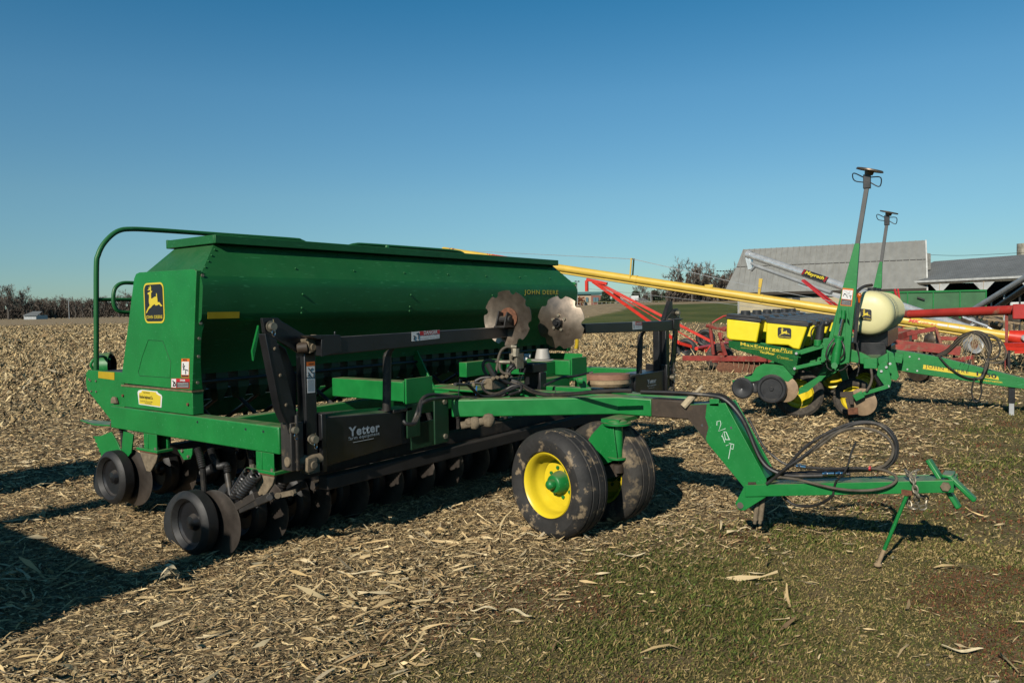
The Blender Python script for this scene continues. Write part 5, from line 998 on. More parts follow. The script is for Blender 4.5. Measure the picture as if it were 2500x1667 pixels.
mb = MB(); mb.cyl(at(2352, 775, 22), at(2412, 797, 21.5), .035, 10); mb.cyl(at(2340, 768, 22.2), at(2440, 812, 21.5), .03, 10); part('jack_tube', mb, M['galv'], sa)

# red horizontal auger
ra = thing('red_grain_auger', 'worn red auger tube lying level at the right edge above the yellow one', 'auger', tuple(at(2350, 760, 19)*Vector((1, 1, 0)) if False else (at(2350, 720, 19).x, at(2350, 720, 19).y, 0)))
mb = MB(); RL, RR = at(2222, 767, 20.5), at(2484, 756.5, 17.5); mb.cyl(RL, RR, .112, 24); part('auger_tube', mb, mat('worn_red_tube', (.40, .03, .018), .5, var=.2, vscale=2, col2=(.30, .17, .10), c2amt=.07, c2scale=1.6, bump=.05), ra)
mb = MB(); mb.cyl(RL-(RR-RL).normalized()*.35, RL, .07, 16, .12); part('auger_tip', mb, M['redfaded'], ra)
c = at(2512, 760, 17.3); mb = MB(); mb.box(c.x-.30, c.x+.5, c.y-.3, c.y+.3, c.z-.17, c.z+.17); rb = part('drive_housing', mb, M['redpaint'], ra, bev=.02)
a = at(2491, 716, 16.9)
mb = MB()
for x, tp_ in ((2458, 17.9),): t_ = on_line(RL, RR, x); mb.beam(t_, (t_.x, t_.y, 0.0), .06, .06)
part('support_leg', mb, M['redfaded'], ra)

# grey and dark augers rising to the right
ga = thing('grey_grain_auger', 'dull silver auger tube rising steeply to the right edge in front of the open shed', 'auger', (at(2400, 745, 34).x, at(2400, 745, 34).y, 0))
mb = MB(); mb.cyl(at(2375, 757, 35), at(2520, 668, 31), .13, 18); part('auger_tube', mb, M['galvd'], ga); mb = MB(); mb.cyl(at(2372, 754, 35.2), at(2440, 712, 33), .02, 6); t_ = at(2420, 733, 34); mb.beam(t_, (t_.x, t_.y, 0), .06, .06); t_ = at(2452, 712, 33); mb.beam(t_, (t_.x, t_.y, 0), .06, .06); part('support_leg', mb, M['galvd'], ga)
da = thing('dark_conveyor_tube', 'dark tube rising to the right just below the dull silver auger', 'conveyor', (at(2430, 750, 33).x, at(2430, 750, 33).y, 0))
mb = MB(); mb.cyl(at(2425, 756, 33.5), at(2520, 692, 30.5), .13, 16); part('conveyor_tube', mb, M['black'], da); mb = MB()
for px_, py_ in ((2440, 745), (2490, 712)): t_ = at(px_, py_, 32.5); mb.beam(t_, (t_.x, t_.y, 0), .07, .07)
part('support_leg', mb, M['black'], da)

# red spring-tooth rake in the middle
rk = thing('spring_tooth_harrow', 'faded red bar with a row of thin drooping tines standing left of the planter', 'harrow', (at(1760, 880, 20).x, at(1760, 880, 20).y, 0))
a, b = at(1668, 874, 19.5), at(1872, 876, 17.8)
mb = MB(); mb.beam(a, b, .08, .135); hb_ = part('tool_bar', mb, M['redfaded'], rk, bev=.006)
mb = MB()
for k in range(17):
    p = lerp(a, b, (k+.5)/17); r = random.uniform(-.04, .04); mb.tube([p, p+Vector((r*.3, -.02, -.15)), p+Vector((r, .03, -.32)), (p.x+r*1.6, p.y-.05, .01)], .008, 5)
part('tines', mb, M['tandirt'], rk)
mb = MB(); f0, f1 = at(1742, 874, 19.2), at(1734, 797, 19.2); mb.cyl((f0.x, f0.y, .4), at(1733, 790, 19.2), .045, 12); mb.beam(at(1733, 797, 19.2), at(1772, 806, 18.8), .08, .07); mb.cyl(at(1724, 795, 19.2), at(1740, 797, 19.2), .05, 10); part('crank_post', mb, M['redfaded'], rk, bev=.005)
mb = MB(); mb.tube([at(1738, 789, 19.2), at(1748, 782, 19.2), at(1766, 772, 19.2), at(1780, 770, 19.2)], .022, 8); part('crank_handle', mb, M['redpaint'], rk)
mb = MB(); mb.beam(at(1756, 812, 18.8), at(1764, 845, 18.6), .07, .06); mb.beam(at(1764, 845, 18.6), at(1772, 868, 18.5), .07, .06); mb.prism([at(1748, 800, 19), at(1800, 793, 19), at(1800, 812, 19), at(1760, 806, 19)], (.03, .03, 0)); mb.beam(at(1760, 828, 19), at(1860, 832, 18.5), .08, .06); mb.beam(at(1764, 812, 18.8), at(1760, 830, 18.6), .04, .04); part('upright_frame', mb, M['redfaded'], rk, bev=.005)
fwheel(rk, at(1757, 872, 19.6), (nb+Vector((.3, .1, 0))).normalized(), .36, .2, .17, 'redfaded', tm='tread')
dh = thing('disc_harrow', 'dirty rust-red disc harrow with curved blades under the planter hoppers', 'harrow', (at(1850, 895, 17.5).x, at(1850, 895, 17.5).y, 0))
mb = MB()
for k in range(7): mb.disc(at(1768+k*17, 903, 18.6-k*.1), (.9, .35, 0), .20, .01, 24, dish=.04)
part('disc_blades', mb, M['rust'], dh); mb = MB(); mb.beam(at(1740, 880, 18.9), at(1900, 880, 17.8), .1, .1); mb.beam(at(1830, 880, 18.3), at(1905, 850, 18.6), .1, .1); part('gang_frame', mb, M['redfaded'], dh, bev=.01)

# jumble of red implements behind the planter drawbar
def rframe(name, label, cat, bars, wheels=(), discs=(), m='redfaded', grp=None):
    c = at(bars[0][0], bars[0][1], bars[0][2]); t = thing(name, label, cat, (c.x, c.y, 0), grp); mb = MB()
    for (x0_, y0_, d0, x1_, y1__, d1, w, h) in bars: mb.beam(at(x0_, y0_, d0), at(x1_, y1__, d1), w, h)
    f = part('frame', mb, M[m], t, bev=.006); n = 0
    for (x0_, y0_, d0, x1_, y1__, d1, w, h) in bars[::2]:
        for t_ in (.12, .85): p = lerp(at(x0_, y0_, d0), at(x1_, y1__, d1), t_); mb = MB(); mb.beam(p, (p.x+.05, p.y, .0), .05, .06); part('shank', mb, M['blackworn'], t)
    for wv in wheels: fwheel(t, at(*wv[:3]), nb, wv[3], .18, wv[3]*.6, wv[4])
    if discs:
        mb = MB()
        for dv in discs: mb.disc(at(*dv[:3]), (.8, -.5, 0), dv[3], .012, 28, dish=.05)
        part('blades', mb, M['steelr'], t)
    return t
t1 = rframe('field_cultivator', 'faded red cultivator frame lying low behind the planter drawbar', 'cultivator', [(2160, 832, 17.5, 2290, 848, 17, .12, .12), (2175, 848, 17, 2330, 850, 16.4, .10, .14), (2215, 815, 18, 2285, 802, 17.6, .08, .1), (2290, 825, 18, 2345, 827, 17.8, .09, .09), (2245, 845, 16.8, 2345, 856, 16.4, .28, .2), (2170, 830, 17.8, 2220, 812, 18.4, .1, .16), (2285, 802, 17.6, 2300, 850, 17, .06, .06), (2270, 850, 17, 2300, 880, 16.4, .06, .06)], discs=((2235, 895, 15.4, .30), (2250, 897, 15.5, .28), (2265, 830, 17, .15)))
t2 = rframe('plough_frame', 'low rusty-red plough beam with dangling chains on the stubble behind the hose bundle', 'plough', [(2320, 880, 16.5, 2375, 872, 16.2, .08, .08), (2300, 876, 16.8, 2352, 880, 16.2, .10, .05)], wheels=())
sw = thing('spare_wheel_rim', 'white-edged rusty wheel rim leaning behind the bundle of planter hoses', 'wheel', (at(2376, 850, 17.5).x, at(2376, 850, 17.5).y, 0))
c = at(2376, 840, 17.5); 
mb = MB(); mb.lathe([(-.05, .12), (-.04, .18), (-.07, .215), (.0, .225), (.07, .215), (.04, .185), (.05, .12), (-.05, .12)], c, (nb+Vector((.25, 0, .05))).normalized(), 36); part('outer_ring', mb, M['galvd'], sw); mb = MB(); mb.lathe([(0, 0), (.01, .14)], c, (nb+Vector((.25, 0, .05))).normalized(), 24); mb.beam(c-Vector((0, 0, .1)), (c.x, c.y, 0), .06, .06); part('centre_plate', mb, M['rust'], sw)
t3 = rframe('grain_drill_frame', 'old red machine frame with a pale end tank below the yellow auger', 'implement', [(2190, 822, 20, 2235, 818, 20, .2, .22), (2165, 802, 20.5, 2240, 812, 20, .12, .12)], m='redfaded'); mb = MB(); c = at(2222, 808, 20.3); mb.box(c.x-.25, c.x+.25, c.y-.15, c.y+.15, c.z-.10, c.z+.10); part('end_tank', mb, mat('olive_tank', (.28, .27, .10), .6, var=.2), t3, bev=.03)
t4 = rframe('tandem_disc', 'dusty grey-brown tandem disc frame with slotted rails behind the yellow auger', 'implement', [(2380, 765, 27, 2470, 800, 25, .06, .22), (2340, 760, 28, 2450, 772, 27, .08, .08), (2400, 778, 26, 2490, 790, 25, .06, .06), (2410, 760, 28, 2500, 770, 27, .08, .08), (2280, 770, 27, 2380, 800, 26, .08, .08)], discs=((2330, 790, 26, .25), (2350, 795, 26, .25), (2430, 790, 26, .25), (2470, 785, 26, .25)), m='tandirt')
mb = MB()
for k in range(7): p = on_line(at(2380, 765, 26.8), at(2470, 800, 24.8), 2386+k*12); mb.box(p.x-.05, p.x+.05, p.y-.04, p.y+.04, p.z-.03, p.z+.03)
part('slots', mb, M['blk'], t4)
t5 = rframe('auger_hopper_cart', 'small red hopper box on a low frame at the right edge under the red auger', 'hopper', [(2455, 850, 17.5, 2530, 856, 17, .1, .08), (2462, 842, 17.8, 2540, 842, 17, .3, .10)], m='redbright')

# ================================================================== BUILDINGS
def ground_h(x, y):
    q = MM.T@np.array([x, y, 0.]); lat, dep = q[0], q[2]
    r = math.hypot(lat, dep); az = math.degrees(math.atan2(lat, max(dep, .01)))
    sm = lambda a, b, v: (lambda t: t*t*(3-2*t))(min(1, max(0, (v-a)/(b-a))))
    right = sm(-12, 8, az)*(1-sm(55, 90, abs(az)))
    near = .95*sm(42, 95, r)*right*sm(2, 10, az)
    far = 1.0*sm(90, 260, r)
    return near*(1-sm(150, 300, r))+far*(1.1+.9*right)*1.0 - .0
Rg, Lg = at(2254, 587, 72), at(1816, 609, 79.5)
Rg.z = Lg.z = (Rg.z+Lg.z)/2
bx = (Rg-Lg); bl = bx.length; bx.normalize(); bn = Vector((bx.y, -bx.x, 0)); bn = bn if bn.dot(nb) > 0 else -bn
gz = ground_h(Rg.x, Rg.y)-.1
barn = thing('gambrel_barn', 'large barn with a weathered grey metal gambrel roof above a tan block wall', 'barn', ((Rg.x+Lg.x)/2, (Rg.y+Lg.y)/2, 0))
def bp(s, d, z): p = Lg+bx*s+bn*d; return Vector((p.x, p.y, z))
zr = Rg.z; d1, zb = 2.0, zr-1.85; d2, ze = 4.3, 3.0
rl = M['roofm'] = None
def corr(name, col, sc=14, rough=.5, axis='X', var=.15, wear=None):
    m = mat(name, col, rough, .25, var=var, vscale=.35, col2=wear, c2amt=.02, c2scale=.25, c2soft=.4); nt = m.node_tree; N = nt.nodes; L = nt.links; b = N['Principled BSDF']
    tc = N.new('ShaderNodeTexCoord'); w = N.new('ShaderNodeTexWave'); w.inputs['Scale'].default_value = sc; w.bands_direction = 'X'; mp = N.new('ShaderNodeMapping'); mp.inputs['Rotation'].default_value = (0, 0, -math.atan2(bx.y, bx.x)); L.new(tc.outputs['Object'], mp.inputs['Vector']); L.new(mp.outputs[0], w.inputs['Vector'])
    bpn = N.new('ShaderNodeBump'); bpn.inputs['Strength'].default_value = .6; bpn.inputs['Distance'].default_value = .03; L.new(w.outputs['Fac'], bpn.inputs['Height']); L.new(bpn.outputs[0], b.inputs['Normal'])
    # streaks down the sheets
    s = N.new('ShaderNodeMapping'); s.inputs['Scale'].default_value = (1.6, 1.6, .12); L.new(tc.outputs['Object'], s.inputs['Vector']); n = N.new('ShaderNodeTexNoise'); n.inputs['Scale'].default_value = 1.2; n.inputs['Detail'].default_value = 5; L.new(s.outputs[0], n.inputs['Vector'])
    src = b.inputs['Base Color'].links[0].from_socket if b.inputs['Base Color'].links else None
    mx = N.new('ShaderNodeMix'); mx.data_type = 'RGBA'; mx.blend_type = 'MULTIPLY'; mx.inputs[0].default_value = .35
    if src: L.new(src, mx.inputs[6])
    r = N.new('ShaderNodeMapRange'); r.inputs['From Min'].default_value = .3; r.inputs['From Max'].default_value = .7; r.inputs['To Min'].default_value = .6; r.inputs['To Max'].default_value = 1.2; L.new(n.outputs['Fac'], r.inputs['Value'])
    cb = N.new('ShaderNodeCombineColor'); [L.new(r.outputs[0], cb.inputs[i]) for i in range(3)]; L.new(cb.outputs[0], mx.inputs[7]); L.new(mx.outputs[2], b.inputs['Base Color'])
    return m
M['roof'] = corr('weathered_metal_roof', (.285, .285, .262), 3.2, .6, var=.05, wear=(.42, .42, .39)); M['roof2'] = corr('grey_shingle_roof', (.17, .18, .18), 2, .8, wear=(.20, .21, .205)); M['tanwall'] = mat('tan_block_wall', (.40, .34, .22), .85, var=.12, vscale=1); M['wwall'] = mat('weathered_white_boards', (.50, .50, .47), .7, var=.2, vscale=2)
e0, e1 = -.4, bl+.15
mb = MB(); mb.prism([bp(e0*.2, 0, zr), bp(e1, 0, zr), bp(e1, d1, zb), bp(e0, d1, zb)], (0, 0, -.12)); mb.prism([bp(e0, d1-.06, zb-.02), bp(e1, d1-.06, zb-.02), bp(e1, d2, ze), bp(e0*1.5-.6, d2, ze)], (0, 0, -.12))
mb.prism([bp(e0*.2, 0, zr), bp(e1, 0, zr), bp(e1, -d1, zb), bp(e0, -d1, zb)], (0, 0, -.12)); mb.prism([bp(e0, -d1, zb), bp(e1, -d1, zb), bp(e1, -d2, ze), bp(e0, -d2, ze)], (0, 0, -.12))
for k in range(int(bl/.55)+1):
    s_ = k*.55; 
    for (da_, za_, db_, zb__) in ((.05, zr+.01, d1-.02, zb+.01), (d1, zb-.01, d2-.02, ze+.01)): mb.beam(bp(s_, da_, za_), bp(s_, db_, zb__), .05, .07)
part('roof', mb, M['roof'], barn, flat=True)
mb = MB(); mb.beam(bp(e0, d1+.01, zb-.06), bp(e1, d1+.01, zb-.06), .05, .09); part('roof_break_shade_strip', mb, M['blackworn'], barn)  # dark strip drawn as the shadow under the upper roof overhang
mb = MB(); mb.prism([bp(e1+.01, -.1, zr+.05), bp(e1+.01, d1+.02, zb+.05), bp(e1+.01, d2+.05, ze+.05), bp(e1+.01, d2+.05, ze-.35), bp(e1+.01, d1+.02, zb-.30), bp(e1+.01, -.1, zr-.3)], bx*.12); part('gable_trim', mb, M['wwall'], barn)
mb = MB(); mb.prism([bp(e0*1.4, d2+.02, ze-.14), bp(e1, d2+.02, ze-.14), bp(e1, d2+.02, ze-.40), bp(e0*1.4, d2+.02, ze-.40)], bn*.06); mb.prism([bp(0, d2-.5, ze-.05), bp(bl, d2-.5, ze-.05), bp(bl, d2-.45, ze-.6), bp(0, d2-.45, ze-.6)], bn*.05); part('eave_board', mb, mat('dark_eave_timber', (.035, .028, .02), .8), barn)
mb = MB(); wd = d2-.55; mb.prism([bp(.0, wd, gz), bp(bl, wd, gz), bp(bl, wd, ze-.1), bp(.0, wd, ze-.1)], -bn*.3)
wl = part('front_wall', mb, M['tanwall'], barn)
mb = MB(); mb.prism([bp(0, wd, gz), bp(0, -wd, gz), bp(0, -wd, ze), bp(0, -d1, zb-.1), bp(0, 0, zr-.15), bp(0, d1, zb-.1), bp(0, wd, ze)], bx*.2); mb.prism([bp(bl-.2, wd, gz), bp(bl-.2, -wd, gz), bp(bl-.2, -wd, ze), bp(bl-.2, -d1, zb-.1), bp(bl-.2, 0, zr-.15), bp(bl-.2, d1, zb-.1), bp(bl-.2, wd, ze)], bx*.2); part('gable_wall', mb, M['wwall'], barn)
def bcol(px): # fraction along the barn for a column
    return (on_line(Lg, Rg, px)-Lg).dot(bx)
for px0, px1 in ((1945, 1963), (2165, 2195)):
    s0, s1 = bcol(px0), bcol(px1); mb = MB(); mb.prism([bp(s0, wd+.03, gz), bp(s1, wd+.03, gz), bp(s1, wd+.03, ze-.3), bp(s0, wd+.03, ze-.3)], bn*.03); dr_ = part('door', mb, mat('dark_plank_door', (.05, .055, .06), .8, var=.3), barn); mb = MB(); mb.prism([bp(s0+(s1-s0)*.5, wd+.07, ze-1.1), bp(s1, wd+.07, ze-1.1), bp(s1, wd+.07, ze-1.7), bp(s0+(s1-s0)*.5, wd+.07, ze-1.7)], bn*.01); part('door_opening', mb, M['blk'], dr_)
mb = MB(); mb.box(0, .01, 0, .01, 0, .01) if False else mb.prism([bp(e1+.02, 1.2, zb+.6), bp(e1+.45, 1.0, zb+.5), bp(e1+.45, 1.0, zb-1.0), bp(e1+.02, 1.2, zb-1.0)], -bn*.3); part('end_louvre', mb, mat('grey_board', (.2, .2, .18), .8, var=.3), barn)

# long open-fronted shed
sh = thing('open_front_shed', 'long low shed with a grey roof, white fascia and dark open front behind the wagon', 'shed', (at(2400, 700, 66).x, at(2400, 700, 66).y, 0))
A0_, A1_ = at(2263, 686, 68), at(2560, 676, 58); zf = (A0_.z+A1_.z)/2; A0_.z = A1_.z = zf
A0_ = A0_-(A1_-A0_)*.40
sxv = (A1_-A0_); sxl = sxv.length; sxv.normalize(); sn = Vector((sxv.y, -sxv.x, 0)); sn = sn if sn.dot(nb) > 0 else -sn
def sp_(s, d, z): p = A0_+sxv*s+sn*d; return Vector((p.x, p.y, z))
zrd = at(2263, 640, 73).z
mb = MB(); mb.prism([sp_(0, 0, zf), sp_(sxl, 0, zf), sp_(sxl, -6, zrd), sp_(0, -6, zrd)], (0, 0, .12)); mb.prism([sp_(0, -6, zrd), sp_(sxl, -6, zrd), sp_(sxl, -12, zf), sp_(0, -12, zf)], (0, 0, .12)); part('roof', mb, M['roof2'], sh, flat=True)
mb = MB(); mb.prism([sp_(0, .05, zf+.12), sp_(sxl, .05, zf+.12), sp_(sxl, .05, zf-.05), sp_(0, .05, zf-.05)], sn*.08); part('fascia', mb, M['wwall'], sh); mb = MB(); mb.prism([sp_(0, .02, zf-.05), sp_(sxl, .02, zf-.05), sp_(sxl, .02, zf-.25), sp_(0, .02, zf-.25)], sn*.06); part('header_beam', mb, mat('dark_header', (.08, .07, .05), .8, var=.4), sh)
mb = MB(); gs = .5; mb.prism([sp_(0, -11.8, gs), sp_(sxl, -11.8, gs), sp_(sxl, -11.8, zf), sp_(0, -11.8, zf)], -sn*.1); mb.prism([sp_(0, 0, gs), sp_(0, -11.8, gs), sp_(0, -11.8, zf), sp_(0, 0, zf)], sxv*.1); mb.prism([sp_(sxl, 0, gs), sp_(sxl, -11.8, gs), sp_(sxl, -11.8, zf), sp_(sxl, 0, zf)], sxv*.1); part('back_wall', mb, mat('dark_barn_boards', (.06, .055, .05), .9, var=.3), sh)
for px in (2297, 2404, 2520):
    s = (on_line(A0_, A1_, px)-A0_).dot(sxv); mb = MB(); mb.box(*[float(v) for v in (sp_(s, 0, 0).x-.1, sp_(s, 0, 0).x+.1, sp_(s, 0, 0).y-.1, sp_(s, 0, 0).y+.1, gs, zf-.2)]); po = part('post', mb, M['tandirt'], sh); mb = MB(); mb.prism([sp_(s-.95, .08, zf-.25), sp_(s+.95, .08, zf-.25), sp_(s+.12, .08, zf-1.05), sp_(s-.12, .08, zf-1.05)], sn*.04); part('gusset', mb, M['wwall'], po, flat=True)
mb = MB(); c = at(2480, 752, 50); a = at(2440, 738, 50); mb.box(c.x-2.5, c.x+4, c.y-1, c.y+.2, .5, a.z); wb_ = part('white_tank_trailer', mb, M['wwall'], None, bev=.1); wb_.name = 'white_trailer'; tag(wb_, 'low white trailer box parked before the dark shed at the right edge', 'trailer')
# silo
c = at(2507, 640, 92); mb = MB(); mb.cyl((c.x, c.y, 0), (c.x, c.y, at(2486, 595, 92).z), 1.05, 32)
si = part('silo', mb, mat('stave_silo', (.30, .28, .22), .85, var=.45, vscale=2.2, col2=(.12, .11, .09), c2amt=.05, c2scale=1.5), None); tag(si, 'pale concrete stave silo rising behind the shed roof at the right edge', 'silo')
# green wagon
wg = thing('grain_wagon', 'tall dark green grain wagon side standing in front of the barn and shed', 'wagon', (at(2290, 735, 44).x, at(2290, 735, 44).y, 0))
g0, g1 = at(2150, 713.5, 44), at(2408, 711, 42.5); ztp = (g0.z+g1.z)/2; g0.z = g1.z = ztp; gv = (g1-g0).normalized(); gn = Vector((gv.y, -gv.x, 0)); gn = gn if gn.dot(nb) > 0 else -gn
zbt = .55
mb = MB(); mb.prism([g0, g1, Vector((g1.x, g1.y, zbt)), Vector((g0.x, g0.y, zbt))], -gn*2.2); wbd = part('box', mb, mat('faded_green_steel', (.035, .12, .045), .55, var=.22, vscale=1.2), wg, bev=.02)
mb = MB(); L_ = (g1-g0).length
for t_ in (.0, .255, .50, .75, .99): p = g0+gv*L_*t_; mb.prism([p+gn*.01, p+gv*.06+gn*.01, p+gv*.06+gn*.01-Vector((0, 0, ztp-zbt)), p+gn*.01-Vector((0, 0, ztp-zbt))], gn*.05)
mb.prism([g0+Vector((0, 0, .06)), g1+Vector((0, 0, .06)), g1-Vector((0, 0, .03)), g0-Vector((0, 0, .03))], gn*.08); part('ribs', mb, M['green2'], wbd)
mb = MB(); mb.beam(g0+gn*.1-Vector((0, 0, ztp-zbt+.1)), g1+gn*.1-Vector((0, 0, ztp-zbt+.1)), .1, .2); mb.beam(g0+gv*L_*.35+Vector((0, 0, -.3))+gn*.12, g0+gv*L_*.42+Vector((0, 0, -.45))+gn*.12, .05, .08); part('chassis', mb, M['blackworn'], wg)
for t_ in (.15, .85): p = g0+gv*L_*t_+gn*.1; fwheel(wg, (p.x, p.y, .5), gn, .5, .3, .27, 'galvd')

# school, far left of the barn
def box_at(mb, px0, px1, pyt, pyb, d, depth):
    a = at(px0, pyt, d); b = at(px1, pyt, d); z0 = at(px0, pyb, d).z-.6; back = V((fwd.x, fwd.y, 0)).normalized()*depth
    z1_ = a.z; mb.prism([Vector((a.x, a.y, z0)), Vector((b.x, b.y, z0)), Vector((b.x, b.y, z1_)), Vector((a.x, a.y, z1_))], back); return mb
sc_ = thing('school_building', 'distant low brick school building with a teal roof edge, left of the tall bare trees', 'building', (at(1440, 740, 330).x, at(1440, 740, 330).y, 0))
mb = MB(); box_at(mb, 1385, 1443, 716, 747, 330, 20); box_at(mb, 1385, 1425, 728, 747, 326, 4); part('tan_wing', mb, mat('far_tan_wall', (.42, .32, .22), .9), sc_)
mb = MB(); box_at(mb, 1443, 1477, 721, 747, 330, 20); part('brick_wing', mb, mat('far_brick', (.22, .095, .07), .9), sc_)
mb = MB(); box_at(mb, 1380, 1476, 713.5, 716, 329, 22); part('roof_edge', mb, mat('teal_metal', (.05, .14, .14), .6), sc_)
for x in (1430, 1448, 1455, 1400): mb = MB(); box_at(mb, x, x+6, 726, 734, 325.5 if x < 1426 else 329.5, .3); part('window', mb, mat('far_window', (.10, .17, .19), .2) if x == 1430 else bpy.data.materials['far_window'], sc_)
gh = thing('field_house', 'small cream hut with a low roof beside the white sports stand', 'building', (at(1520, 740, 200).x, at(1520, 740, 200).y, 0)); mb = MB(); box_at(mb, 1508, 1529, 738, 746, 200, 6); part('wall', mb, mat('cream_wall', (.60, .52, .33), .8), gh); mb = MB(); a = at(1505, 738, 199.5); b = at(1533, 738, 199.5); bk_ = V((fwd.x, fwd.y, 0)).normalized(); mb.prism([a, b, b+bk_*3+Vector((0, 0, .8)), a+bk_*3+Vector((0, 0, .8))], (0, 0, -.1)); part('roof', mb, M['roof2'], gh)
pb = thing('press_box', 'small white press box with metal bleachers beside it, in front of far trees', 'stand', (at(1550, 735, 210).x, at(1550, 735, 210).y, 0)); mb = MB(); box_at(mb, 1541, 1559, 722, 733, 210, 4); part('cabin', mb, M['white'], pb); mb = MB()
for k in range(7): a = at(1558+k*5, 728+k*2.2, 208); mb.box(a.x-.4, a.x+.6, a.y-1.5, a.y+1.5, a.z-.05, a.z+.05); mb.beam(a, (a.x, a.y, 1.2), .1, .1)
for x in (1543, 1557): a = at(x, 735, 210); mb.beam(a, (a.x, a.y, 1.2), .15, .15)
part('bleachers', mb, M['galvd'], pb)
def pole(px, ytop, ybase, d, label, head, r=.12):
    t_ = at(px, ytop, d); t = thing('light_pole' if head else 'utility_pole', label, 'pole', (t_.x, t_.y, 0)); mb = MB(); mb.cyl((t_.x, t_.y, 0), t_, r, 8, r*.7); part('pole_shaft', mb, M['galvd'], t)
    if head:
        mb = MB(); rt = V(MM[:, 0])
        for k in range(head): p = t_+rt*((k-(head-1)/2)*.9); mb.box(p.x-.18, p.x+.18, p.y-.18, p.y+.18, p.z-.18, p.z+.18)
        mb.beam(t_-rt*head*.45, t_+rt*head*.45, .12, .12); part('lamp_heads', mb, M['blackworn'], t)
pole(1409, 687, 745, 240, 'floodlight mast above the school, just right of the drill hopper', 2)
pole(1632, 677, 745, 230, 'floodlight mast with a short lamp rack left of the tallest bare trees', 3)
pole(1770, 662, 745, 230, 'floodlight mast with a wide rack of lamps next to the barn roof', 6)
pole(1589, 708, 745, 215, 'plain grey pole in front of the evergreen trees behind the sports field', 0)
pole(167, 728, 774, 210, 'slim pale utility pole standing before the bare wood at left', 0, .11)
fn = thing('sports_fence', 'thin wire fence with a yellow top rail along the far sports field', 'fence', (at(1500, 745, 190).x, at(1500, 745, 190).y, 0))
mb = MB(); fa_, fb_ = at(1395, 738, 190), at(1640, 735, 190); mb.beam(fa_, fb_, .08, .10); part('top_rail', mb, mat('dull_yellow_cap', (.22, .19, .08), .7), fn); mb = MB()
for k in range(24): p = lerp(fa_, fb_, k/23); mb.beam(p, (p.x, p.y, 1.0), .07, .07)
part('fence_posts', mb, M['galvd'], fn)
fh = thing('farm_house', 'small grey-roofed house half hidden at the foot of the left wood', 'building', (at(70, 770, 240).x, at(70, 770, 240).y, 0)); mb = MB(); box_at(mb, 58, 88, 770, 776, 240, 6); part('wall', mb, M['galvd'], fh); mb = MB(); a = at(55, 770, 239.5); b = at(91, 770, 239.5); mb.prism([a, b, b+bk_*4+Vector((0, 0, 1.3))-V(MM[:, 0])*.8, a+bk_*4+Vector((0, 0, 1.3))+V(MM[:, 0])*.8], (0, 0, -.1)); part('roof', mb, M['roof2'], fh)
mb = MB(); mb.tube(crom([at(2262, 622, 88), at(2330, 624, 85), at(2400, 622, 82), at(2560, 614, 76)], 5), .02, 4); pw = part('power_line', mb, M['black'], None); tag(pw, 'thin overhead wire crossing the sky between the barn and the silo', 'wire')
# ================================================================== NEIGHBOURING IMPLEMENT (just outside the left edge, its shadow falls into view)
nb_t = thing('toolbar_cart', 'green implement parked to the left of the seed drill, whose shadow falls on the stubble', 'implement', (-2.0, 5.0, 0))
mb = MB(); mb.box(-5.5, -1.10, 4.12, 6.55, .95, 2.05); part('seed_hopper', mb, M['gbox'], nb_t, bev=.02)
mb = MB(); mb.box(-5.5, -.18, 4.02, 4.30, 1.70, 1.98); part('upper_beam', mb, M['green'], nb_t, bev=.01)
mb = MB(); mb.box(-5.5, .05, 6.22, 6.42, 1.75, 2.15); mb.box(-5.5, .65, 7.65, 8.55, 1.45, 2.0); part('upper_beam', mb, M['green'], nb_t, bev=.01)
mb = MB()
for x in (-5.3, -3.2, -1.3):
    for y in (4.0, 6.33, 8.1): mb.box(x-.06, x+.06, y-.06, y+.06, .3, 1.8)
mb.box(-5.4, -1.2, 4.0, 8.2, .55, .7); part('lower_frame', mb, M['green2'], nb_t, bev=.01)
mb = MB()
for y in (4.6, 7.6):
    for x in (-5, -1.6): mb.lathe(tyre_profile(.4, .25, .2), (x, y, .39), (1, 0, 0), 32); mb.lathe([(.1, .21), (.02, .1), (.02, 0)], (x, y, .39), (1, 0, 0), 24); mb.lathe([(-.1, .21), (-.02, .1), (-.02, 0)], (x, y, .39), (1, 0, 0), 24)
part('wheels', mb, M['mudtyre'], nb_t)

# ================================================================== GROUND
def smv(a, b, v): t = np.clip((v-a)/(b-a), 0, 1); return t*t*(3-2*t)
def polar(x, y):
    lat = MM[0, 0]*x+MM[1, 0]*y; dep = MM[0, 2]*x+MM[1, 2]*y
    return np.hypot(lat, dep), np.degrees(np.arctan2(lat, dep))
def ghv(x, y):
    r, az = polar(x, y); right = smv(-12, 8, az)*(1-smv(55, 90, np.abs(az)))
    near = (.95*smv(42, 95, r)+.75*smv(78, 118, r))*right*smv(0, 9, az)
    return near*(1-smv(150, 300, r))+smv(90, 260, r)*(1.15+.95*right)
def ground_h2(x, y): return float(ghv(np.array(x), np.array(y)))
_ph = RN.uniform(0, 6.28, 64); _dr = RN.uniform(0, 6.28, 64)
def fbm(x, y, s, seed=0, octv=4):
    v = 0; amp = 1; tot = 0
    for o in range(octv):
        for k in range(4):
            i = (seed*7+o*4+k) % 64; f = s*(1.9**o)*(1+.23*k); v = v+amp*np.sin(f*(x*np.cos(_dr[i])+y*np.sin(_dr[i]))+_ph[i]+1.3*np.sin(.7*f*(x*np.sin(_dr[i])-y*np.cos(_dr[i]))+_ph[(i+5) % 64])); tot += amp
        amp *= .6
    return v/tot*1.6
BX = np.array([-30, 0, 2.2, 3.26, 4.43, 4.97, 6.2, 11.0, 18.5, 60]); BY = np.array([1.2, 2.2, 2.57, 2.88, 2.5, 2.1, 1.75, 1.45, .85, -1.5])
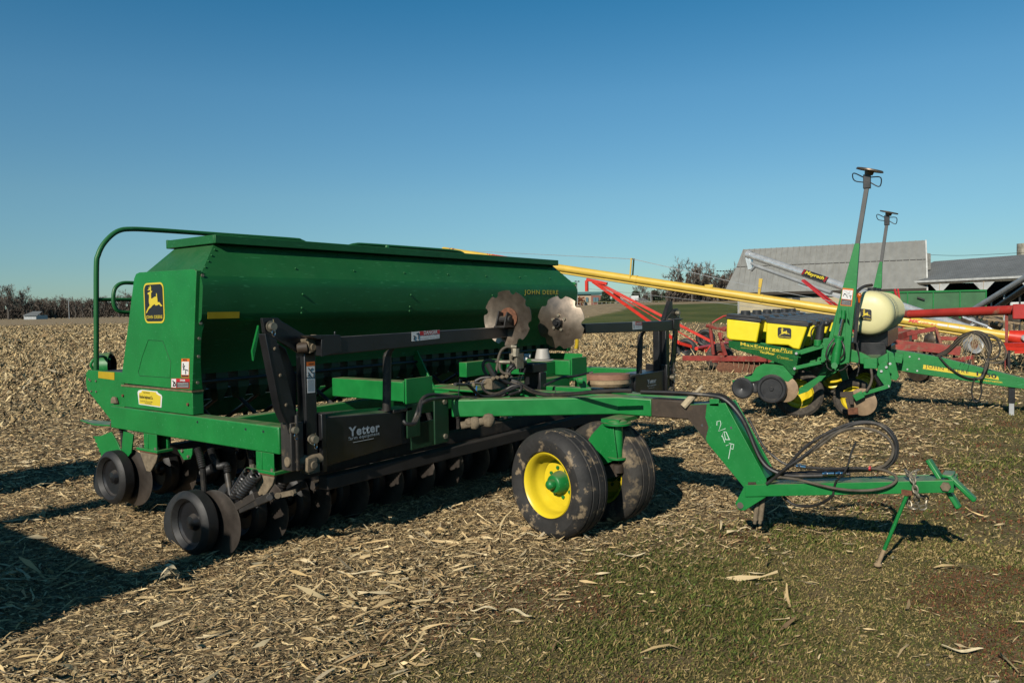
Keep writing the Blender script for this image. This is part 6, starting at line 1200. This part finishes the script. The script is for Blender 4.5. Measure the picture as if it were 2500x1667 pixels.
def grassm(x, y):
    d = np.interp(x, BX, BY)-y+.35*fbm(x, y, 1.6, 3); return smv(-.85, .95, d)
def farg(x, y):
    r, az = polar(x, y); out = np.interp(az, [5, 8, 10, 14, 40], [80, 92, 125, 130, 130])+fbm(x, y, .05, 2)*2
    return smv(60.5, 62.5, r+fbm(x, y, .3, 1)*2)*(1-smv(-2, 2, r-out))*smv(1, 3, az)*(1-smv(48, 60, az))
na, nr = 900, 230
ang = np.linspace(0, 2*np.pi, na, endpoint=False); rad = np.concatenate([[0.02], .35*(7000/.35)**(np.linspace(0, 1, nr-1))])
ca, sa_ = np.cos(ang), np.sin(ang); gx_ = np.outer(rad, ca).ravel(); gy_ = np.outer(rad, sa_).ravel()
rr_ = np.hypot(gx_, gy_); gzv = ghv(gx_, gy_); fade = 1-smv(20, 45, rr_)
gzv = gzv+fade*(.012*fbm(gx_, gy_, 2.2, 5)+.010*fbm(gx_, gy_, 9, 6, 2))-.012*fade
gzv = gzv-.05*smv(20, 60, rr_)*0
vv = np.stack([gx_, gy_, gzv], 1).astype(np.float32)
ii = np.arange(nr-1)[:, None]*na; jj = np.arange(na)[None, :]; j2 = (jj+1) % na
quads = np.stack([ii+jj, ii+na+jj, ii+na+j2, ii+j2], -1).reshape(-1, 4)
def raw_mesh(name, verts, quads, mtl, col=None, colname='Col', k=4, smooth=False):
    me = bpy.data.meshes.new(name); me.vertices.add(len(verts)); me.vertices.foreach_set('co', np.ascontiguousarray(verts, np.float32).ravel())
    me.loops.add(quads.size); me.loops.foreach_set('vertex_index', quads.astype(np.int32).ravel()); me.polygons.add(len(quads)); me.polygons.foreach_set('loop_start', np.arange(0, quads.size, k, dtype=np.int32)); me.polygons.foreach_set('loop_total', np.full(len(quads), k, np.int32))
    me.update(calc_edges=True)
    if smooth: me.polygons.foreach_set('use_smooth', np.ones(len(quads), bool))
    if col is not None:
        a = me.color_attributes.new(colname, 'FLOAT_COLOR', 'POINT'); c4 = np.ones((len(verts), 4), np.float32); c4[:, :3] = col; a.data.foreach_set('color', c4.ravel())
    me.materials.append(mtl); o = bpy.data.objects.new(name, me); link(o); return o
reg = np.stack([grassm(gx_, gy_), farg(gx_, gy_), smv(45, 120, rr_)], 1)
# ground material
gm = bpy.data.materials.new('stubble_ground'); gm.use_nodes = True; nt = gm.node_tree; N = nt.nodes; L = nt.links; B = N['Principled BSDF']; B.inputs['Roughness'].default_value = .95; B.inputs['Specular IOR Level'].default_value = .1
tcg = N.new('ShaderNodeTexCoord').outputs['Object']
def nz(sc, det=5, ro=.65, scale=None):
    n = N.new('ShaderNodeTexNoise'); n.inputs['Scale'].default_value = sc; n.inputs['Detail'].default_value = det; n.inputs['Roughness'].default_value = ro
    if scale:
        mp = N.new('ShaderNodeMapping'); mp.inputs['Scale'].default_value = scale; L.new(tcg, mp.inputs['Vector']); L.new(mp.outputs[0], n.inputs['Vector'])
    else: L.new(tcg, n.inputs['Vector'])
    return n.outputs['Fac']
def mr(f, a, b, c=0., d=1.):
    r = N.new('ShaderNodeMapRange'); r.inputs['From Min'].default_value = a; r.inputs['From Max'].default_value = b; r.inputs['To Min'].default_value = c; r.inputs['To Max'].default_value = d; L.new(f, r.inputs['Value']); return r.outputs[0]
def mxc(f, a, b):
    x = N.new('ShaderNodeMix'); x.data_type = 'RGBA'
    if isinstance(f, float): x.inputs[0].default_value = f
    else: L.new(f, x.inputs[0])
    for i, c in ((6, a), (7, b)):
        if isinstance(c, tuple): x.inputs[i].default_value = (*c, 1)
        else: L.new(c, x.inputs[i])
    return x.outputs[2]
at_ = N.new('ShaderNodeVertexColor'); at_.layer_name = 'Col'; sp3 = N.new('ShaderNodeSeparateColor'); L.new(at_.outputs['Color'], sp3.inputs[0])
soil = mxc(mr(nz(1.3, 4), .35, .65), (.115, .084, .048), (.20, .150, .085))
straw = mxc(mr(nz(38, 3, .7), .46, .62), soil, (.27, .205, .115))
straw = mxc(mr(nz(9, 4, .7), .50, .72), straw, (.33, .26, .15))
gsoil = mxc(mr(nz(2.2, 5), .42, .62), (.165, .125, .064), (.095, .095, .031)); gsoil = mxc(mr(nz(1.1, 5), .56, .66), gsoil, (.15, .080, .045)); gsoil = mxc(mr(nz(60, 3, .7), .5, .7), gsoil, (.24, .195, .10))
nearc = mxc(sp3.outputs[0], straw, gsoil)
fcol = mxc(mr(nz(.9, 6, .8), .40, .62), (.19, .14, .080), (.38, .30, .175)); fcol = mxc(mr(nz(.02, 3), .4, .6), fcol, mxc(.5, fcol, (.27, .205, .135)))
allc = mxc(mr(sp3.outputs[2], 0, .6), nearc, fcol)
fgc = mxc(mr(nz(.15, 5, .7), .38, .62), (.060, .080, .022), (.105, .115, .035)); fgc = mxc(mr(nz(.35, 4, .7, (1, 1, 1)), .56, .72), fgc, (.17, .145, .06))
allc = mxc(sp3.outputs[1], allc, fgc)
L.new(allc, B.inputs['Base Color'])
bp_ = N.new('ShaderNodeBump'); bp_.inputs['Strength'].default_value = .7; bp_.inputs['Distance'].default_value = .03; L.new(nz(30, 4, .7), bp_.inputs['Height']); L.new(bp_.outputs[0], B.inputs['Normal'])
gr = raw_mesh('ground', vv, quads, gm, reg, smooth=True); gr['kind'] = 'structure'

# ---------- vertex colour material for litter and plants
def vmat(name, rough=.8, trans=0.0):
    m = bpy.data.materials.new(name); m.use_nodes = True; nt = m.node_tree; b = nt.nodes['Principled BSDF']; v = nt.nodes.new('ShaderNodeVertexColor'); v.layer_name = 'Col'; nt.links.new(v.outputs[0], b.inputs['Base Color']); b.inputs['Roughness'].default_value = rough; b.inputs['Specular IOR Level'].default_value = .25; return m
VM = vmat('corn_residue'); VG = vmat('grass_blades', .75)
def gz_at(x, y):
    r = np.hypot(x, y); f = 1-smv(20, 45, r); return ghv(x, y)+f*(.012*fbm(x, y, 2.2, 5)+.010*fbm(x, y, 9, 6, 2))-.012*f
def scatter(n, r0, r1, a0=-42, a1=42, pw=1.0):
    u = RN.uniform(0, 1, n); r = (r0**pw+(r1**pw-r0**pw)*u)**(1/pw); az = np.radians(RN.uniform(a0, a1, n)); la, de = r*np.sin(az), r*np.cos(az)
    x = MM[0, 0]*la+MM[0, 2]*de; y = MM[1, 0]*la+MM[1, 2]*de
    g = np.hypot(MM[0, 0], MM[1, 0]); return x, y
def strips(x, y, z, Ln, Wd, pitch, curl, roll, lift, colr, name, mtl, yaw=None):
    n = len(x); th = np.where(RN.uniform(0, 1, n) < .5, RN.uniform(0, 2*np.pi, n), RN.normal(-.75, .55, n)) if yaw is None else yaw
    d = np.stack([np.cos(th)*np.cos(pitch), np.sin(th)*np.cos(pitch), np.sin(pitch)], 1)
    s0 = np.stack([-np.sin(th), np.cos(th), np.zeros(n)], 1); up = np.cross(d, s0); s = s0*np.cos(roll)[:, None]+up*np.sin(roll)[:, None]; nn = np.cross(d, s)
    c = np.stack([x, y, z+lift+np.abs(np.sin(pitch))*Ln/2], 1)
    V_ = np.zeros((n, 8, 3), np.float32); tt = (-.5, -.17, .2, .5); ww = (.35, 1, .8, .25); hh = (0, .75, 1, -.1)
    bend = RN.normal(0, .06, n)
    for i in range(4):
        base = c+d*(Ln*tt[i])[:, None]+nn*(curl*Ln*hh[i])[:, None]+s*(bend*Ln*(tt[i]**2*4-.4))[:, None]
        w = (Wd*ww[i]/2)[:, None]; tw = nn*(Wd*.35*RN.normal(0, 1, n))[:, None]*(i % 2)
        V_[:, 2*i] = base-s*w-tw; V_[:, 2*i+1] = base+s*w+tw
    q = np.array([[0, 1, 3, 2], [2, 3, 5, 4], [4, 5, 7, 6]]); Q_ = (np.arange(n)[:, None, None]*8+q[None]).reshape(-1, 4)
    C = np.repeat(colr, 8, 0); return raw_mesh(name, V_.reshape(-1, 3), Q_, mtl, C)
PAL = np.array([(.62, .50, .30), (.50, .385, .215), (.40, .295, .155), (.30, .205, .105), (.20, .135, .075), (.11, .075, .042), (.36, .31, .23), (.56, .41, .20)])
def rcol(n, p=(.15, .22, .22, .15, .10, .05, .06, .05)):
    k = RN.choice(len(PAL), n, p=p); c = PAL[k]*RN.uniform(.7, 1.15, (n, 1)); return np.clip((c*.86+c.mean(1)[:, None]*.14)*1.15*np.array([1.05, .985, .83]), 0, 1)
def residue(n, r0, r1, lm, wm, name, pw=1.0, up=.22, far=False, drift=False):
    x, y = scatter(n, r0, r1, -42, -14 if far else 42, pw=pw); g = grassm(x, y); keep = (RN.uniform(0, 1, n) > g*.965) & (farg(x, y) < .3); keep &= RN.uniform(0, 1, n) < .62+.38*np.clip(fbm(x, y, 1.1, 9)+.6, 0, 1)
    if drift: keep &= RN.uniform(0, 1, n) < smv(-.25, .75, fbm(x, y, 2.3, 41, 3))
    if drift: pass
    x, y = x[keep], y[keep]; n = len(x); Ln = np.clip(RN.lognormal(math.log(lm), .55, n), .015, lm*4.2); Wd = np.clip(RN.lognormal(math.log(wm), .45, n), .002, wm*2.0)
    pitch = RN.normal(0, up, n); return strips(x, y, gz_at(x, y), Ln, Wd, pitch, RN.normal(.0, .07, n), RN.normal(0, .42, n), RN.uniform(0, .028, n), rcol(n), name, VM)
rs = [residue(240000, 1.9, 8.5, .036, .0042, 'corn_stubble_litter', 1.7), residue(42000, 1.9, 10.5, .085, .0115, 'corn_husks', 1.7, drift=True), residue(150000, 8.5, 20, .062, .0095, 'corn_stubble_litter', 1.4), residue(110000, 20, 48, .14, .024, 'corn_stubble_litter', 1.2, .5), residue(60000, 46, 150, .26, .06, 'corn_stubble_litter', 1.1, .35, far=True)]
# bleached husks and stalks lying on top
x, y = scatter(1100, 2.0, 12, pw=1.6); k = RN.uniform(0, 1, 1100) > grassm(x, y)*.90; x, y = x[k], y[k]; n = len(x)
strips(x, y, gz_at(x, y)+.015, RN.uniform(.07, .22, n), RN.uniform(.007, .020, n), RN.normal(0, .10, n), RN.normal(.03, .07, n), RN.normal(0, .4, n), RN.uniform(.005, .02, n), np.clip(PAL[RN.choice([0, 0, 1, 7], n)]*RN.uniform(.8, 1.1, (n, 1)), 0, 1), 'bleached_husks', VM)
# standing and leaning stalk stubs of the uncut rows, mostly to the left
n = 90000; x, y = scatter(n, 13, 85, -40, 42, 1.25); r_, az_ = polar(x, y); keep = (farg(x, y) < .3) & (y > np.interp(x, BX, BY)+2) & (RN.uniform(0, 1, n) < np.where(az_ < -8, 1, .22)*smv(11, 19, r_)); x, y = x[keep], y[keep]; n = len(x); r_, _ = polar(x, y)
strips(x, y, gz_at(x, y), RN.uniform(.05, .15, n)*(1+r_/90), RN.uniform(.015, .035, n)*(1+r_/50), RN.uniform(.1, 1.2, n), RN.normal(0, .12, n), RN.normal(0, .6, n), np.zeros(n), rcol(n, (.12, .22, .26, .18, .12, .04, .03, .03)), 'standing_stubble', VM)
# grass and weeds on the verge
def blades(n, r0, r1, h, w, name, pw=1.4):
    n = int(n*1.2); x, y = scatter(n, r0, r1, -42, 58, pw=pw); g = grassm(x, y); keep = RN.uniform(0, 1, n) < g*.97+.02; x, y = x[keep], y[keep]; n = len(x)
    f = fbm(x, y, 1.5, 21, 3); f2 = fbm(x, y, 2.1, 33, 3)
    green = smv(-.25, .75, f); red = smv(.0, .5, f2)*(1-green)
    u = RN.uniform(0, 1, n); base = np.where((u < .28+.38*green)[:, None], np.array([(.120, .150, .034)]), np.where((u > 1-.70*red)[:, None], np.array([(.19, .080, .045)]), np.array([(.34, .27, .125)])))
    colr = base*RN.uniform(.38, 1.10, (n, 1))*np.array([1.02, .97, .82]); k2 = RN.uniform(0, 1, n) < .35+.5*green; x, y, colr = x[k2 | True], y[k2 | True], colr
    hh = RN.uniform(.4, 1.3, n)*h*(.6+.5*green); return strips(x, y, gz_at(x, y), hh, RN.uniform(.5, 1.5, n)*w, RN.uniform(.05, 1.1, n), RN.normal(0, .2, n), RN.normal(0, .5, n), np.zeros(n)+.001, np.clip(colr, 0, 1), name, VG)
gb = [blades(230000, 1.6, 6.0, .030, .0042, 'short_grass', 1.5), blades(120000, 5.5, 14, .045, .009, 'short_grass', 1.3), blades(40000, 14, 40, .07, .02, 'short_grass', 1.2)]
# clover leaves in the foreground
n = 60000; x, y = scatter(n, 1.6, 6.5, -40, 42, 1.4); f = fbm(x, y, 1.5, 21, 3); k = RN.uniform(0, 1, n) < .28*grassm(x, y)*smv(.1, .9, f); x, y = x[k], y[k]; n = len(x)
s_ = RN.uniform(.005, .010, n); strips(x, y, gz_at(x, y), s_*1.6, s_*1.6, RN.uniform(-.4, .4, n), RN.normal(0, .1, n), RN.normal(0, .4, n), RN.uniform(.006, .028, n), np.clip(np.array([(.085, .125, .028)])*RN.uniform(.6, 1.5, (n, 1)), 0, 1), 'clover', VG)
for o in bpy.data.objects:
    if o.parent is None and o.type == 'MESH' and o.name.split('.')[0] in ('corn_stubble_litter', 'corn_husks', 'bleached_husks', 'standing_stubble', 'short_grass', 'clover'): o['kind'] = 'stuff'
# the big pale husk in the left foreground
hc = P(435, 1412, z=.02); mb = MB()
for k in range(7):
    g = -.6+k*.42; l = .10+.03*(k % 3); d_ = Vector((math.cos(g+2.2), math.sin(g+2.2), .25+.12*(k % 2))); a1, b1, n1 = basis(d_); vs = []
    for i in range(6):
        t = i/5; w = .026*math.sin(PI*min(.97, t+.12))**.7; p = hc+d_*l*t+Vector((0, 0, .05*math.sin(PI*t)*(1 if k % 2 else .4))); cup = b1*.012
        vs += [p-a1*w+cup, p, p+a1*w+cup]
    mb.add(vs, [(i*3, i*3+1, i*3+4, i*3+3) for i in range(5)]+[(i*3+1, i*3+2, i*3+5, i*3+4) for i in range(5)])
hk = part('corn_husk', mb, mat('pale_husk', (.60, .50, .31), .7, var=.25, vscale=50, bump=.3, bscale=90), None); tag(hk, 'large pale corn husk lying on the shadow edge below the nearest drill disc', 'husk')
for i, (px, py, L_, g) in enumerate(((1265, 1503, .16, .5), (1540, 1360, .20, -.3), (2350, 1590, .17, 0.05), (880, 1400, .30, .1), (1180, 1490, .14, .2), (1290, 1310, .14, .2), (1375, 1300, .12, .9))):
    p = P(px, py, z=.015); mb = MB(); rt = V(MM[:, 0]); fw = V(MM[:, 2]); fw.z = 0; d_ = (rt*math.cos(g)-fw*math.sin(g)); d_.z = 0; d_.normalize(); sd_ = Vector((-d_.y, d_.x, 0)); vs = []
    for k in range(8):
        t = k/7; w = .012*(.25+math.sin(PI*t)**.8); q = p+d_*L_*(t-.5)+sd_*.02*math.sin(3*t+i)+Vector((0, 0, .012*math.sin(PI*t*2+i)+.01)); vs += [q-sd_*w+Vector((0, 0, .006)), q, q+sd_*w+Vector((0, 0, .006))]
    mb.add(vs, [(k*3, k*3+1, k*3+4, k*3+3) for k in range(7)]+[(k*3+1, k*3+2, k*3+5, k*3+4) for k in range(7)])
    o = part('corn_leaf', mb, bpy.data.materials['pale_husk'], None); o['group'] = 'bleached corn leaves on the ground'; o['category'] = 'leaf'
    o['label'] = ['curled bleached leaf lying on the green clover in the foreground', 'long bleached leaf between the castor wheels and the gooseneck', 'single bleached leaf in the lower right corner on the grass', 'long straight pale stalk below the shaded drill discs', 'bleached leaf left of the clover patch', 'bleached leaf just in front of the near yellow wheel', 'pale leaf leaning on the bottom of the near tyre'][i]

# ================================================================== TREES
TW = mat('bare_twigs', (.19, .145, .112), .9, var=.3, vscale=.3)
TB = mat('bark', (.10, .085, .07), .9, var=.3)
EV = mat('evergreen_needles', (.045, .066, .036), .9, var=.4, vscale=.8)
def bare_tree(h, seed, wide=.45, dens=1.0):
    rg = random.Random(seed); trunk = MB(); tw = []
    def grow(p, d, l, r, lev):
        q = p+d*l; mid = p+d*l*.5+Vector((rg.uniform(-1, 1), rg.uniform(-1, 1), 0))*l*.05; trunk.tube([p, mid, q], [r, r*.8, r*.62], 5, cap=False) if lev < 3 else tw.append((p, q, r))
        if lev >= 6: return
        n = rg.choice((2, 3, 3)) if lev else rg.choice((4, 5))
        if lev >= 4: n = 4
        for _ in range(n):
            dd = (d+Vector((rg.uniform(-1, 1), rg.uniform(-1, 1), rg.uniform(-.35, .7)))*(wide+.25*min(lev, 2))).normalized(); s = rg.uniform(.35, 1) if lev else rg.uniform(.55, 1)
            grow(p+(q-p)*s, dd, l*rg.uniform(.55, .82), r*.55, lev+1)
    grow(Vector((0, 0, 0)), Vector((0, 0, 1)), h*.30, h*.018, 0)
    c = MB()
    for p, q, r in tw:
        d = (q-p); a, b, _ = basis(d if d.length > 1e-6 else Vector((0, 0, 1))); rr = max(r, .030); c.add([p-a*rr, p+a*rr, q+a*rr*.4, q-a*rr*.4], [(0, 1, 2, 3)]); 
    return trunk, c
protos = []
for i, (h, wd_) in enumerate(((11, .6), (12, .7), (9, .8), (13, .55))):
    tr, cw = bare_tree(h, 40+i, wd_, 1.0)
    t = thing('bare_tree', '', 'tree', (0, 0, 0), off=False); part('trunk', tr, TB, t); part('crown', cw, TW, t, flat=True); protos.append([t, h, False])
bpy.context.view_layer.update()
def put_tree(i, px, pybase, d, htpx, label, group, rz):
    t, h, used = protos[i]
    o = t if not used else copy_tree(t); protos[i][2] = True
    p = at(px, pybase, d); s = (htpx/FF*d)/h; o.location = (p.x, p.y, p.z-.2); o.scale = (s*1.5, s*1.5, s*1.48); o.rotation_euler = (0, 0, rz); tag(o, label, 'tree', group)
labels_r = []
spots = [(1652, 747, 165, 100, 'broad bare tree at the left end of the tall clump, edge against open sky', 1), (1690, 747, 158, 104, 'tallest bare tree of the clump left of the barn', 0), (1722, 747, 168, 96, 'bare tree right of the tallest one in the clump', 3), (1752, 747, 160, 92, 'bare tree beside the wide floodlight rack', 2), (1785, 747, 163, 90, 'bare tree partly behind the left edge of the barn', 1), (1812, 747, 175, 84, 'bare tree hidden behind the left gable of the barn', 0)]
for k, (px, pb_, d, ht, lb, i) in enumerate(spots): put_tree(i, px, pb_, d, ht, lb, 'bare trees left of the barn', k*1.7)
for k in range(14): put_tree(k % 4, 1560+k*19+random.uniform(-5, 5), 746, 230+random.uniform(-12, 12), random.uniform(38, 56) if k < 6 else random.uniform(60, 78), 'small bare tree in the row behind the far sports field', 'low bare trees behind the sports field', k*1.3)
put_tree(2, 2425, 700, 150, 72, 'bare tree just showing above the shed ridge', 'tree behind the shed', .4)
# left wood: individual trees in two rows
k = 0
wl_spots = [(px, 300+random.uniform(-18, 18), random.uniform(56, 84)) for px in np.arange(-60, 340, 13)]+[(px, 340+random.uniform(-10, 10), random.uniform(50, 72)) for px in np.arange(-60, 340, 14)]+[(20, 285, 100), (62, 290, 98), (100, 288, 84)]
for px, d, ht in wl_spots:
    hz_ = 777.4-.0181*px; put_tree(k % 4, px+random.uniform(-3, 3), hz_+1.5, d, ht*(.80 if px < 40 else .70), {20: 'tall bare tree at the extreme left, highest of the left wood', 62: 'second tallest bare tree near the left edge, above the small house', 100: 'bare tree standing slightly proud of the left wood, left of the pale pole'}.get(px, 'grey-brown bare tree in the far wood at the left'), 'trees of the left wood', k*2.1); k += 1
# undergrowth, one mass
def brush(name, pts, label):
    n = len(pts)*1600; X = []; 
    for (x0, yb, d, hpx, wpx) in pts:
        m = 1500; u = RN.uniform(-.5, .5, m); v = RN.uniform(0, 1, m)**1.3; dd = d+RN.uniform(-6, 6, m); hp = hpx*(.75+.25*np.sin(x0*.3+u*9))
        for q in range(m): X.append(at(x0+u[q]*wpx, yb-v[q]*hp[q], dd[q]))
    A_ = np.array([tuple(p) for p in X]); n = len(A_); sz = RN.uniform(.12, .5, n)
    colr = np.array([(.095, .076, .060)])*RN.uniform(.5, 1.5, (n, 1)); o = strips(A_[:, 0], A_[:, 1], A_[:, 2], sz*2.4, sz*.5, RN.uniform(.2, 1.5, n), RN.normal(0, .2, n), RN.uniform(0, 3, n), np.zeros(n), np.clip(colr, 0, 1), name, VM); o['kind'] = 'stuff'
    if label: o['label'] = label
    return o
brush('undergrowth', [(px, 777.4-.0181*px+1, 305, 38, 24) for px in range(-50, 340, 20)], 'dense grey undergrowth filling the left wood')
brush('undergrowth', [(px, 747, 168, 46+14*((px//18) % 3), 26) for px in range(1640, 1820, 14)]+[(px, 746.5, 235, 26, 26) for px in range(1560, 1650, 20)], 'brown brush at the foot of the trees left of the barn')
def evergreen(px, yb, d, hpx, wpx, label, fullness=900):
    p = at(px, yb, d); t = thing('evergreen_tree', label, 'tree', tuple(p), 'dark evergreens near the school', off=False); h = hpx/FF*d; w = wpx/FF*d/2; mb = MB(); mb.cyl((0, 0, -.5), (0, 0, h*.7), .2, 6, .08); part('trunk', mb, TB, t); mb = MB()
    for _ in range(fullness):
        z = random.uniform(.04, 1)**.9; g = random.uniform(0, 2*PI); rr = w*(1-z*.75)*random.uniform(.3, 1)**.5*(1+.2*math.sin(g*3+z*7)); c = Vector((math.cos(g)*rr, math.sin(g)*rr, z*h)); a = Vector((random.gauss(0, 1), random.gauss(0, 1), random.gauss(0, .6))).normalized()*.5; b = Vector((random.gauss(0, 1), random.gauss(0, 1), random.gauss(0, .6))).normalized()*.28; mb.add([c-a-b, c+a-b*.3, c+a*.6+b, c-a*.5+b], [(0, 1, 2, 3)])
    part('crown', mb, EV, t, flat=True)
for i, (px, hp, wp, lb) in enumerate(((1478, 33, 34, 'dark evergreen touching the brick wing of the school'), (1505, 30, 30, 'dark evergreen behind the cream hut'), (1552, 34, 38, 'dark evergreen behind the white press box'), (1598, 36, 40, 'dark evergreen behind the plain grey pole'), (1625, 30, 30, 'dark evergreen left of the brown brush'))): evergreen(px, 746, 222, hp, wp, lb)
p = at(1417, 746, 300); t = thing('russet_shrub', 'small rust-coloured shrub standing before the school wall', 'shrub', tuple(p), off=False); mb = MB()
for _ in range(300): c = Vector((random.gauss(0, .8), random.gauss(0, .8), random.uniform(0, 3))); a = Vector((random.gauss(0, .3), random.gauss(0, .3), .3)); b = Vector((random.gauss(0, .3), .2, random.gauss(0, .3))); mb.add([c, c+a, c+a+b, c+b], [(0, 1, 2, 3)])
part('foliage', mb, mat('russet_leaves', (.20, .06, .02), .9), t, flat=True)
for x in list(bpy.data.objects):
    if x.get('off') is not None: del x['off']
